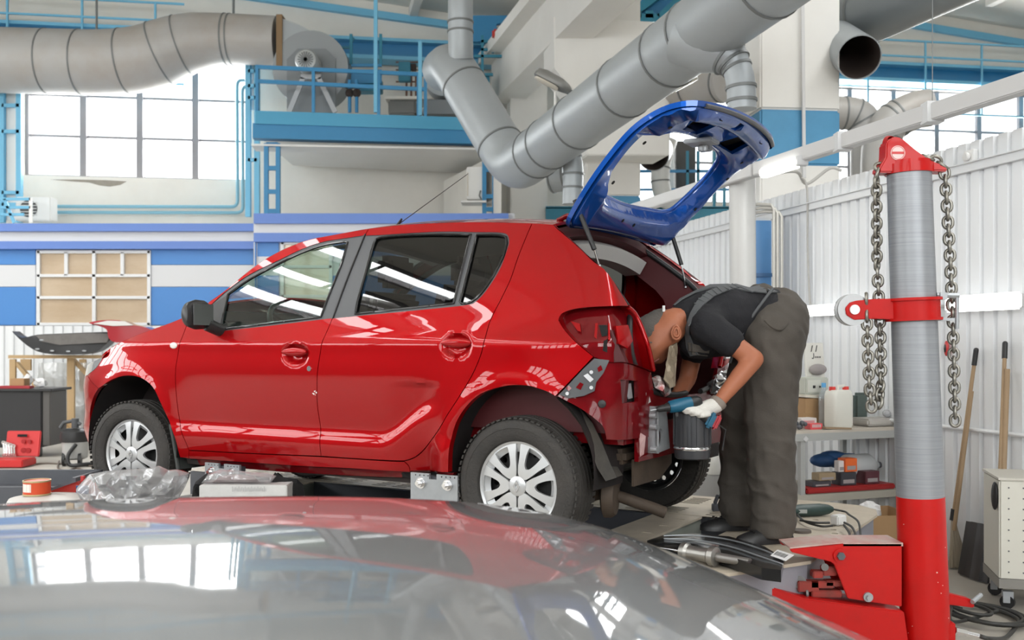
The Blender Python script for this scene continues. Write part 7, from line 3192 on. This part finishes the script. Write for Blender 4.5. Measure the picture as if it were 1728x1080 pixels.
# --- drill, held in the gloved left hand
DD = 4.50
dr = thing('cordless_drill', 'blue and black cordless drill held in a white glove at the car\'s rear panel', 'drill', at(1165, 700, DD))
d0, d1 = at(1118, 689, DD - .03), at(1184, 677, DD + .02)
ax = (d1 - d0).normalized()
L = (d1 - d0).length
b = MB()
b.lathe([(0, .008), (.012, .014), (.045, .017), (.05, .020), (.058, .022)], d0 - ax * .03, ax, 24)
b.build('chuck', M_black, dr, smooth=40)
b = MB()
b.cyl(d0 - ax * .06, d0 - ax * .025, .004, n=8)
b.build('drill_bit', M_galv, dr)
M_dblue = mat('drill_blue', (.006, .10, .18), .35)
b = MB()
b.lathe([(0, .022), (.006, .027), (.04, .030), (.09, .031), (.115, .029)], d0 + ax * .03, ax, 28)
b.build('motor_body', M_dblue, dr, smooth=45)
b = MB()
b.lathe([(0, .0295), (.01, .030), (.035, .028), (.052, .020), (.058, .001)], d0 + ax * .135, ax, 28)
b.build('rear_cap', M_black, dr, smooth=45)
gr0, gr1 = d0.lerp(d1, .62) + Vector((0, .01, -.02)), at(1193, 706, DD + .01)
b = MB()
b.tube([gr0, gr0.lerp(gr1, .5), gr1], .018, 14, rr=[.021, .018, .022])
b.build('grip', M_black, dr, smooth=50)
b = MB()
gx = (gr1 - gr0).normalized()
Rg = Matrix((Vector((0, 1, 0)).cross(gx).normalized(), Vector((0, 1, 0)), gx)).transposed()
b.box(gr1 + gx * .018, (.075, .05, .035), Rg)
b.build('battery_shoe', M_dblue, dr, bevel=.010)
b = MB()
b.box(gr1 + gx * .045 + Rg @ Vector((-.004, 0, 0)), (.07, .048, .022), Rg)
b.build('battery', mat('battery_red', (.40, .02, .03), .4), dr, bevel=.008)
b = MB()
b.tube([gr1 + gx * .04, gr1 + gx * .07 + Vector((.02, 0, -.02)), gr1 + gx * .05 + Vector((.03, 0, -.08)), gr1 + gx * .05 + Vector((.025, 0, -.12))], .004, 6)
b.build('wrist_strap', M_black, dr, smooth=60)
b = MB()
b.box(d0.lerp(d1, .36) + Vector((0, .0, -.037)), (.012, .012, .022))
b.build('trigger', M_black, dr)
# gloved hand: palm over the back of the grip, fingers wrapped around its near side
pal = gr0.lerp(gr1, .35) + ax * .030
kn = gr0.lerp(gr1, .30) + Vector((0, -.03, 0))
side = Vector((0, -1, 0))
caps = [(wrL, wrL.lerp(pal, .35), .036, .036), (wrL.lerp(pal, .3), pal + side * .006, .038, .034), (pal + gx * .012, pal - gx * .022 + side * .004, .032, .030)]
for k in range(4):
    root = pal + gx * (-.030 + .022 * k) + side * .026 + ax * .004
    l1, l2, l3 = ((.040, .028, .020), (.044, .030, .022), (.040, .028, .020), (.032, .022, .016))[k]
    dn = (-ax * .92 + side * .30).normalized()
    p1 = root + dn * l1
    p2 = p1 + (-ax * .78 - side * .62).normalized() * l2
    p3 = p2 + (-ax * .05 - side * 1.0).normalized() * l3
    caps += [(root, p1, .0110, .0102), (p1, p2, .0102, .0095), (p2, p3, .0095, .0085)]
# thumb leaves the side of the palm near its base and lies along the top of the grip
tb = pal - gx * .028 + ax * .006 + side * (-.006)
tb1 = tb + (-ax * .75 - gx * .35 - side * .35).normalized() * .040
tb2 = tb1 + (-ax * .92 - side * .35).normalized() * .030
caps += [(tb, tb1, .0145, .0125), (tb1, tb2, .0120, .0100)]
blob('glove', caps, .0042, M_glove, man, 3, lambda c: .0008 * noise.noise(c * 120))
b = MB()
wd = (elL - wrL).normalized()
b.lathe([(-.012, .036), (.004, .040), (.016, .038), (.018, .034)], wrL + wd * .012, wd, 24)
b.build('glove_cuff', mat('cuff_dark', (.24, .20, .17), .9), man, smooth=50)
# ================================================================== LEFT SIDE AND FOREGROUND
M_wood = mat('raw_wood', (.52, .36, .19), .65, noise_scale=3, noise_amt=.35, noise_col=(.40, .26, .13), stretch=(6, 6, 1))
# ---- silver car in the foreground (hood, nose, windscreen)
M_silverpaint = mat('silver_paint', (.25, .26, .27), .5, .4, spec=.2, coat=1.0, coat_rough=.03)
sv = thing('silver_car', 'silver car whose smooth hood fills the foreground', 'car', (-.6, 1.6, 0))
SD = 2.45
sil = [(-120, 851), (0, 846), (150, 839), (300, 835), (450, 833), (600, 834), (750, 840), (864, 851), (950, 868), (1040, 893), (1150, 935), (1250, 979), (1350, 1025), (1460, 1082), (1560, 1140)]
sx = [at(px, py, SD).x for px, py in sil]
szz = [at(px, py, SD).z for px, py in sil]
smx = smooth_pts(list(zip(sx, szz)), n=6)
SXX = np.array([p[0] for p in smx])
SZZ = np.array([p[1] for p in smx])


def hz(x):
    return float(np.interp(x, SXX, SZZ))


def hood_pt(x, v):
    """v: 0 near fender bottom ... hood ... 1 far fender bottom, as (d, dz)"""
    return v


prof = []
for k in range(41):
    d = .80 + (SD - .04 - .80) * k / 40
    prof.append((d, .012 - .055 * ((d - 1.55) / .90) ** 2 * (1 if d > 1.55 else .9)))
edge_dz = prof[-1][1]
far = [(SD - .015, edge_dz - .008), (SD, edge_dz - .022), (SD + .02, edge_dz - .05), (SD + .035, edge_dz - .10), (SD + .045, edge_dz - .25), (SD + .03, edge_dz - .45)]
near = [(.62, prof[0][1] - .45), (.60, prof[0][1] - .25), (.64, prof[0][1] - .08), (.70, prof[0][1] - .025)]
full = near + prof + far
shift = -edge_dz
b = MB()
xsx = list(np.linspace(-1.75, SXX[-1] - .02, 60))
rows = []
for x in xsx:
    z0 = hz(x)
    taper = 1 - .22 * sstep(.2, 1.15, x)
    rows.append([Vector((x + .12 * sstep(.3, 1.1, x) * math.cos((d - 1.5) * 1.6) - .0, (1.52 + (d - 1.52) * taper) if d < 1.52 else d - .0 * x, max(.28, z0 + shift + dz))) for d, dz in full])
n = len(full)
b.add([p for r in rows for p in r], [(i * n + k, (i + 1) * n + k, (i + 1) * n + k + 1, i * n + k + 1) for i in range(len(rows) - 1) for k in range(n - 1)])
me = b.mesh('hood')
orient_out(me, (-.6, 1.6, .3))
link('hood', me, M_silverpaint, sv, 60).matrix_parent_inverse = WORLD[sv.name].inverted()
# nose and bumper
last = rows[-1]
b = MB()
nose = [last] + [[Vector((p.x + dx, 1.52 + (p.y - 1.52) * f, max(.22, p.z + dz))) for p in last] for dx, dz, f in ((.06, -.05, .98), (.09, -.14, .96), (.08, -.26, .95))]
b.add([p for r in nose for p in r], [(i * n + k, (i + 1) * n + k, (i + 1) * n + k + 1, i * n + k + 1) for i in range(3) for k in range(n - 1)])
me = b.mesh('front_bumper')
orient_out(me, (-.6, 1.6, .3))
link('front_bumper', me, M_silverpaint, sv, 60).matrix_parent_inverse = WORLD[sv.name].inverted()
# windscreen and cowl beyond the left edge of the picture
b = MB()
b.prism([(-1.74, .78, hz(-1.7) + .02), (-1.74, 2.36, hz(-1.7) + .0), (-1.9, 2.36, hz(-1.7) - .02), (-1.9, .78, hz(-1.7))], (0, 0, -.05))
b.build('cowl', M_black, sv)
b = MB()
b.add([(-1.85, .80, hz(-1.7)), (-1.85, 2.36, hz(-1.7)), (-2.6, 2.2, hz(-1.7) + .46), (-2.6, .95, hz(-1.7) + .46)], [(0, 1, 2, 3)])
b.build('windscreen', M_glassf, sv, fix=False)
for y in (.72, 2.38):
    b = MB()
    b.lathe([(-.1, .20), (-.1, .30), (-.08, .32), (.08, .32), (.1, .30), (.1, .20)], Vector((.25, y + (.06 if y < 1 else -.06), .32)), (0, 1, 0), 36, closed=True)
    b.build('tyre', M_rubber, sv, smooth=30)
b = MB()
b.bounds(-1.7, .95, .80, 2.30, .25, .55)
b.build('engine_bay', M_dark, sv)

# ---- near-left group on the bench wing: plastic bag, white box, bag of parts, tins, trays
WZ = PLAT
wing = thing('bench_wing', 'flat steel side shelf of the bench carrying boxes and bags', 'shelf', at(250, 840, 5.3))
b = MB()
A, B, C_, D_ = at(-40, 870, 5.6), at(560, 870, 4.9), at(560, 870, 5.5), at(-40, 870, 6.2)
for P in (A, B, C_, D_):
    P.z = WZ - .05
A2 = Vector((-2.75, 4.9, WZ - .06))
b.bounds(-2.95, -1.15, 4.75, 5.22, WZ - .07, WZ - .055)
b.build('shelf_plate', M_frame, wing)
for x in (-2.8, -1.1):
    b = MB()
    b.bounds(x - .03, x + .03, 4.95, 5.05, 0, WZ - .07)
    b.build('shelf_leg', M_frame, wing)
SZ = WZ - .055
# carton
A, B = at(338, 830, 5.0), at(486, 818, 5.0)
t = thing('white_carton', 'flat white printed carton under the bag of parts beside the front sill clamp', 'box', Vector(((A.x + B.x) / 2, 5.08, SZ)))
b = MB()
b.bounds(A.x, B.x, 4.98, 5.2, SZ, B.z)
b.build('carton', mat('carton_printed', (.60, .60, .59), .6, noise_scale=14, noise_amt=.3), t, bevel=.004)
b = MB()
for k in range(22):
    x = A.x + (B.x - A.x) * (.38 + .018 * k)
    b.box((x, 4.9785, B.z - .018 - .004 * (k % 2)), (.004, .001, .016 if k % 4 else .026))
b.build('print', mat('print_grey', (.45, .45, .45), .6), t)


def crumple(name, poly_px, d, dep, thick, amp, material, label, cat, zfloor, seed=0, res=.02, px_bot=None):
    """crumpled bag: outline in pixels bulged into a pillow with sharp folds"""
    P = [(at(px, py, d).x, max(zfloor, at(px, py, d).z)) for px, py in poly_px]
    ov, fs_ = cdt_fill(P, res)
    V = []
    for s in (-1, 1):
        for p in ov:
            e = min(1, pdist_(p, P) / .07)
            h = thick * math.sqrt(max(0, 1 - (1 - e) ** 2))
            q = Vector((p.x * 6 + seed, p.y * 6, s * 3))
            w = abs(noise.noise(q)) + .6 * abs(noise.noise(q * 2.3)) + .35 * abs(noise.noise(q * 5.1))
            V.append(Vector((p.x + amp * .35 * noise.noise(q * 2 + Vector((5, 0, 0))), d + s * (h * (1.05 - .85 * min(1.1, w))) + dep, p.y + amp * .4 * noise.noise(q * 2 + Vector((0, 7, 0))) * e)))
    n_ = len(ov)
    b = MB()
    b.add(V, [tuple(f) for f in fs_] + [tuple(n_ + i for i in reversed(f)) for f in fs_])
    o = b.build(name, material, None, smooth=35)
    tag(o, label, cat)
    return o


def pdist_(p, P):
    a = np.array(P)
    b_ = np.roll(a, -1, axis=0)
    d = b_ - a
    t = np.clip(((p[0] - a[:, 0]) * d[:, 0] + (p[1] - a[:, 1]) * d[:, 1]) / (d ** 2).sum(1).clip(1e-9), 0, 1)
    return float(np.sqrt(((a + d * t[:, None] - np.array((p[0], p[1]))) ** 2).sum(1).min()))


M_film1 = glass_mat('clear_plastic_bag', (.80, .81, .82), refl=1.0, rough=.18, base=.10, milky=.30, milky_col=(.72, .72, .74))
M_partsdark = mat('dark_bag_contents', (.05, .05, .055), .5)
crumple('plastic_bag', [(128, 826), (150, 800), (178, 795), (215, 792), (250, 790), (268, 786), (282, 793), (300, 792), (318, 798), (312, 820), (296, 850), (270, 880), (180, 880), (150, 850)], 5.0, 0, .12, .05, M_film1,
        'crumpled clear plastic bag lying in front of the front wheel', 'bag', SZ, 1)
crumple('plastic_part', [(165, 822), (190, 808), (230, 812), (270, 806), (296, 815), (288, 850), (200, 860)], 5.0, .0, .06, .03, M_partsdark, 'dark moulded part inside the clear plastic bag', 'car part', SZ, 4, .03)
zc_ = B.z
crumple('parts_bag', [(340, 818), (352, 800), (372, 792), (400, 794), (425, 797), (450, 798), (464, 803), (455, 817), (420, 819), (380, 819)], 5.05, 0, .07, .03, M_film1, 'clear bag with reddish parts lying on the white carton', 'bag', zc_, 9, .015)
crumple('red_part', [(356, 816), (372, 803), (400, 800), (430, 804), (440, 816)], 5.05, 0, .035, .02, mat('pinkish_part', (.30, .16, .16), .6), 'reddish moulded part inside the bag on the white carton', 'car part', zc_, 3, .02)
crumple('black_cloth', [(458, 834), (455, 812), (468, 797), (480, 805), (500, 808), (512, 818), (516, 850), (500, 885), (462, 885)], 5.15, 0, .09, .05, mat('black_cloth', (.012, .012, .013), .9), 'heap of black cloth beside the white carton', 'cloth', SZ, 6)
crumple('black_cloth', [(318, 842), (325, 815), (345, 800), (352, 812), (345, 835), (338, 870), (318, 870)], 5.25, .05, .07, .04, MATS['black_cloth'], 'black cloth between the plastic bag and the front sill clamp', 'cloth', SZ, 12)
# tins and trays at the far left
d_ = 5.0
t = thing('paint_tin', 'small orange and red paint tin on a white lid at the left', 'tin', at(51, 840, d_))
A, B = at(30, 838, d_), at(74, 814, d_)
cxm = (A.x + B.x) / 2
r_ = (B.x - A.x) / 2
b = MB()
b.cyl((cxm, d_ + r_, A.z), (cxm, d_ + r_, B.z), r_, n=36)
b.build('tin_wall', mat('tin_orange', (.62, .07, .02), .35), t, smooth=40)
b = MB()
b.lathe([(-.004, r_ - .003), (.004, r_ - .003), (.004, r_ + .002), (-.004, r_ + .002)], (cxm, d_ + r_, B.z), (0, 0, 1), 36, closed=True)
b.lathe([(-.004, r_ - .003), (.004, r_ - .003), (.004, r_ + .002), (-.004, r_ + .002)], (cxm, d_ + r_, A.z + .004), (0, 0, 1), 36, closed=True)
b.build('tin_rim', mat('tin_gold', (.55, .45, .25), .35, .6), t, smooth=40)
b = MB()
for k in range(9):                              # tall narrow white letters, unreadable in the photograph
    a = -PI / 2 - .78 + .095 * k
    c = Vector((cxm + (r_ + .0006) * math.cos(a), d_ + r_ + (r_ + .0006) * math.sin(a), (A.z + B.z) / 2 + .004))
    b.box(c, (.0045 if k % 3 else .008, .001, .040), Matrix.Rotation(a + PI / 2, 3, 'Z'))
b.build('print', mat('tin_white', (.80, .74, .68), .5), t)
zl = A.z
t = thing('white_bucket', 'white plastic bucket under the orange paint tin', 'bucket', (cxm + .1, d_ + .08, SZ))
b = MB()
b.lathe([(SZ - zl, .19), (-.03, .20), (-.012, .19), (-.002, .10), (-.001, .001)], (cxm + .07, d_ + .06, zl), (0, 0, 1), 40)
b.build('lid', mat('lid_white', (.62, .61, .58), .5), t, smooth=35)
t = thing('black_tray', 'low black tool tray with a raised rim at the far left', 'tray', at(20, 830, 5.5))
A, B = at(-60, 832, 5.45), at(128, 806, 5.45)
b = MB()
b.bounds(A.x, B.x, 5.45, 5.8, SZ, A.z)
b.build('tray_floor', M_frame, t)
for nm, x0, x1, y0, y1 in (('tray_wall', A.x, B.x, 5.79, 5.81), ('tray_wall', B.x - .02, B.x, 5.45, 5.80), ('tray_wall', A.x, B.x, 5.44, 5.46)):
    b = MB()
    b.bounds(x0, x1, y0, y1, SZ, B.z - (.05 if y1 < 5.5 else 0))
    b.build(nm, M_frame, t)
t = thing('red_tool_box', 'red sheet metal tool box with a dark lid edge beside the plastic bag', 'tool box', at(110, 832, 5.2))
b = MB()
b.prism([at(px, py, 5.2) for px, py in ((78, 834), (78, 831), (128, 813), (152, 834), (152, 860), (78, 860))], (0, .16, 0))
b.build('case', mat('toolbox_red', (.45, .03, .02), .45), t, bevel=.004)
b = MB()
b.bar(at(76, 829, 5.18), at(129, 811, 5.18), .02, .012)
b.build('lid_edge', M_frame, t)
b = MB()
A, B = at(131, 836, 5.17), at(150, 819, 5.17)
b.bounds(A.x, B.x, 5.15, 5.17, A.z, B.z)
b.build('blue_corner', mat('corner_blue', (.02, .06, .2), .5), t)
b = MB()
b.cyl(at(140, 812, 5.2), at(140, 803, 5.2), .012, n=10)
b.build('knob', mat('knob_red', (.5, .04, .04), .4), t)

# ---- black tool trolley with clutter, far left
TDp = 12.4
t = thing('tool_trolley', 'dark grey tool trolley on castors standing in front of the wooden stand', 'trolley', on(40, 768, 0))
A, B = at(-30, 757, TDp), at(70, 660, TDp)
b = MB()
b.bounds(A.x, B.x, TDp, TDp + .5, .12, B.z)
b.build('body', mat('trolley_dark', (.022, .022, .024), .5), t, bevel=.01)
b = MB()
b.bounds(B.x, B.x + .10, TDp + .02, TDp + .48, .14, B.z)
b.build('side_panel', mat('trolley_side', (.10, .095, .09), .5), t, bevel=.01)
b = MB()
b.bounds(A.x, B.x + .14, TDp - .04, TDp + .54, B.z, B.z + .03)
b.build('top', mat('trolley_top', (.03, .03, .032), .4), t, bevel=.006)
for x in (A.x + .1, B.x - .06):
    b = MB()
    b.lathe([(-.02, .001), (-.02, .06), (.02, .06), (.02, .001)], (x, TDp + .08, .062), (1, .2, 0), 20)
    b.build('castor', M_black, t, smooth=40)
zt_ = B.z + .03
o = MB().bounds(at(10, 0, TDp).x, at(34, 0, TDp).x, TDp + .1, TDp + .25, zt_, zt_ + .12).build('small_carton', M_card, None, bevel=.004)
tag(o, 'small open brown carton on the dark tool trolley', 'box')
o = MB().bounds(at(0, 0, TDp).x, at(52, 0, TDp).x, TDp - .02, TDp + .09, zt_, zt_ + .035).build('red_case', mat('case_red', (.35, .02, .03), .5), None, bevel=.006)
tag(o, 'flat red case at the front edge of the dark trolley', 'case')
for i, (px, w, h) in enumerate(((42, .06, .14), (64, .10, .11))):
    b = MB()
    c = at(px, 640, TDp + .2)
    b.sphere(Vector((c.x, TDp + .28, zt_ + h * .45)), h * .55, 10, 7, s=(w / h * 1.4, .8, 1))
    o = b.build('paper_wad', mat('paper_white', (.80, .80, .80)), None)
    for v in o.data.vertices:
        v.co += Vector((noise.noise(v.co * 20), noise.noise(v.co * 20 + Vector((9, 0, 0))), noise.noise(v.co * 20 + Vector((0, 9, 0))))) * .03
    mz_ = min(v.co.z for v in o.data.vertices)
    for v in o.data.vertices:
        v.co.z += zt_ - mz_
    tag(o, ('narrow wad of white paper beside the carton on the dark trolley', 'wide wad of white paper at the end of the dark trolley')[i], 'paper')
# open red tool case with spanners leaning on the trolley
cd0 = 11.6
t = thing('tool_case', 'open red plastic tool case with spanners leaning on the dark trolley', 'tool case', on(30, 786, 0))
A, B = at(2, 772, cd0), at(60, 729, cd0)
M_case = mat('case_bright_red', (.58, .025, .025), .4)
b = MB()
b.box(((A.x + B.x) / 2, cd0 + .12, (A.z + B.z) / 2), (B.x - A.x, .03, (B.z - A.z) * 1.02), Matrix.Rotation(-.2, 3, 'X'))
b.build('lid', M_case, t, bevel=.01)
b = MB()
A2, B2 = at(-10, 784, cd0), at(60, 772, cd0)
b.box(((A2.x + B2.x) / 2, cd0 - .14, .05), (B2.x - A2.x, .34, .08))
b.build('tray', M_case, t, bevel=.012)
b = MB()
b.box(((A.x + B.x) / 2, cd0 + .095, B.z - .05), (.11, .012, .03), Matrix.Rotation(-.2, 3, 'X'))
b.build('handle_slot', M_dark, t)
for i in range(5):
    px = 6 + 4.3 * i
    b = MB()
    a0, a1 = at(px + 1, 768, cd0 + .04), at(px, 747 + i * 1.4, cd0 + .07)
    b.bar(a0, a1, .018, .008)
    b.lathe([(-.006, .012), (-.006, .024), (.006, .024), (.006, .012)], a1, (0, 1, .1), 12, closed=True)
    b.lathe([(-.006, .010), (-.006, .020), (.006, .020), (.006, .010)], a0, (0, 1, .1), 12, closed=True)
    b.build('spanner', M_chrome, t)
for px, py, w in ((40, 760, .03), (48, 760, .03), (40, 745, .024), (50, 745, .024)):
    b = MB()
    c = at(px, py, cd0 + .09)
    b.cyl(c, c + Vector((0, -.012, 0)), w, n=12)
    b.build('socket_seat', mat('case_red_dark', (.35, .012, .014), .5), t)
# ---- wooden stand with bumpers
WD = 15.6
t = thing('wooden_stand', 'raw timber stand carrying a black bumper in front of the booth', 'stand', Vector((at(100, 720, WD).x, WD, 0)))
k_ = lambda px, py, dd=0: at(px, py, WD + dd)
for a, b_, w, dd in (((16, 602), (178, 602), .08, -.3), ((22, 606), (22, 732), .09, .02), ((120, 600), (120, 730), .11, -.04), ((28, 612), (118, 720), .09, .06), ((122, 605), (165, 650), .09, .06), ((78, 680), (120, 730), .08, -.09), ((44, 606), (44, 625), .16, .3), ((140, 606), (140, 660), .10, .5),
                     ((80, 728), (150, 728), .06, .1)):
    b = MB()
    A, B = k_(*a, dd), k_(*b_, dd)
    A.z, B.z = max(A.z, .03), max(B.z, .03)
    b.bar(A, B, .05, w, up=(0, 1, 0)) if abs(a[0] - b_[0]) > 3 else b.bar(A, B, w, .05, up=(0, 1, 0))
    b.build('timber', M_wood, t)
# clear film hanging behind the stand
b = MB()
rows = []
for i in range(12):
    row = []
    for j in range(18):
        px, py = 62 + 6.0 * j, 612 + 10 * i
        p = k_(px, py, .35)
        row.append(p + Vector((0, .12 * noise.noise(Vector((px * .06, py * .04, 0))) + .05 * noise.noise(Vector((px * .2, py * .15, 3))), 0)))
    rows.append(row)
b.add([p for r in rows for p in r], [(i * 18 + j, i * 18 + j + 1, (i + 1) * 18 + j + 1, (i + 1) * 18 + j) for i in range(11) for j in range(17)])
o = b.build('plastic_sheet', glass_mat('hanging_film', (.80, .82, .83), refl=1.0, rough=.15, base=.08, milky=.45, milky_col=(.60, .60, .58)), None, smooth=60, fix=False)
tag(o, 'clear plastic film hanging behind the timber stand', 'film')


def bumper_part(name, label, outline, d, dep, material, bulge):
    t = thing(name, label, 'car part', at(*outline[len(outline) // 2], d))
    P = [(at(px, py, d).x, at(px, py, d).z) for px, py in outline]
    sk = skin([tuple(p) for p in smooth_pts(P, closed=True, n=3)], lambda p: (p[0], d - bulge * math.cos((p[0] - (P[0][0] + P[len(P) // 2][0]) / 2) * 1.6), p[1]), lambda p: Vector((0, 1, 0)), dep, .08)
    sk.build('shell', material, t, smooth=40)
    return t


t = bumper_part('black_bumper', 'used black bumper cover lying on the timber stand', [(25, 559), (45, 570), (75, 565), (120, 563), (165, 561), (192, 562), (185, 580), (160, 596), (110, 598), (75, 593), (48, 578)], 15.3, .25, mat('bumper_black', (.03, .03, .031), .35), .25)
b = MB()
P = [at(px, py, 15.02) for px, py in ((60, 566), (100, 564), (150, 562), (185, 563), (180, 578), (100, 582), (70, 576))]
b.prism(P, (0, .03, 0))
b.build('grille_mesh', mat('bumper_grey', (.16, .15, .14), .5, noise_scale=10, noise_amt=.5), t)
b = MB()
for px, py in ((63, 589), (88, 592), (115, 593), (142, 592), (70, 574)):
    MB().sphere(at(px, py, 15.02), .022, 8, 5, s=(1.6, .4, .6)).build('clip', M_galv, t)
t = bumper_part('red_bumper', 'red and white bumper cover standing beside the black one behind the red hood', [(157, 545), (180, 541), (210, 541), (228, 548), (250, 552), (262, 560), (240, 575), (205, 578), (192, 570), (188, 556), (170, 549)], 15.0, .3, mat('bumper_red', (.40, .02, .03), .25, coat=1), .2)
b = MB()
b.prism([at(px, py, 14.78) for px, py in ((157, 546), (182, 541), (210, 542), (224, 549), (190, 550))], (0, .05, .0))
b.build('upper_edge', mat('bumper_pale', (.75, .73, .72), .3, coat=1), t)
# ---- workshop vacuum cleaner
vd = 11.7
vb = on(125, 785, 0)
vd = vb.y
t = thing('vacuum_cleaner', 'grey and black workshop vacuum cleaner with hose standing on the floor', 'vacuum cleaner', vb)
s_ = vd / FPX
X = lambda px: (px - 864) * s_
Z = lambda py: CAMZ - (py - HOR) * s_
b = MB()
b.loft([[Vector((X(127) + w * math.cos(a), vd + w * math.sin(a), z)) for a in [2 * PI * k / 24 for k in range(24)]] for z, w in ((.07, .10), (.09, .135), (Z(745), .145))])
b.build('tank', mat('vacuum_grey', (.42, .42, .41), .4), t, smooth=40)
b = MB()
b.loft([[Vector((X(126) + w * math.cos(a), vd + w * math.sin(a), z)) for a in [2 * PI * k / 24 for k in range(24)]] for z, w in ((Z(745), .155), (Z(738), .16), (Z(728), .15), (Z(723), .10))])
b.build('motor_head', M_black, t, smooth=40)
b = MB()
b.tube([Vector((X(102), vd, Z(722))), Vector((X(108), vd, Z(713))), Vector((X(125), vd, Z(710))), Vector((X(136), vd, Z(716)))], .022, 10)
b.cyl(Vector((X(127), vd, Z(722))), Vector((X(127), vd, Z(706))), .04, n=16)
b.build('handle', M_grey, t, smooth=40)
for px in (113, 140):
    b = MB()
    b.lathe([(-.015, .001), (-.015, .075), (.015, .075), (.015, .001)], Vector((X(px), vd - .08, .077)), (1, .25, 0), 22)
    b.build('wheel', M_black, t, smooth=40)
b = MB()
P = smooth_pts([(X(136), vd - .12, Z(748)), (X(128), vd - .2, Z(765)), (X(132), vd - .22, .03), (X(150), vd - .2, .03), (X(168), vd, .03), (X(150), vd + .2, .03)], n=7)
b.tube([Vector(p) for p in P], .022, 10)
b.build('hose', M_black, t, smooth=60)
# thin cable on the floor
b = MB()
P = smooth_pts([tuple(on(px, py, .012)) for px, py in ((100, 778), (98, 790), (112, 794), (130, 790), (150, 796), (168, 788), (90, 782), (60, 783))], n=6)
b.tube([Vector(p) for p in P], .010, 6)
o = b.build('floor_cable', mat('cable_brown', (.14, .11, .09), .6), None, smooth=60)
tag(o, 'tangled thin cable lying on the floor by the vacuum cleaner', 'cable')
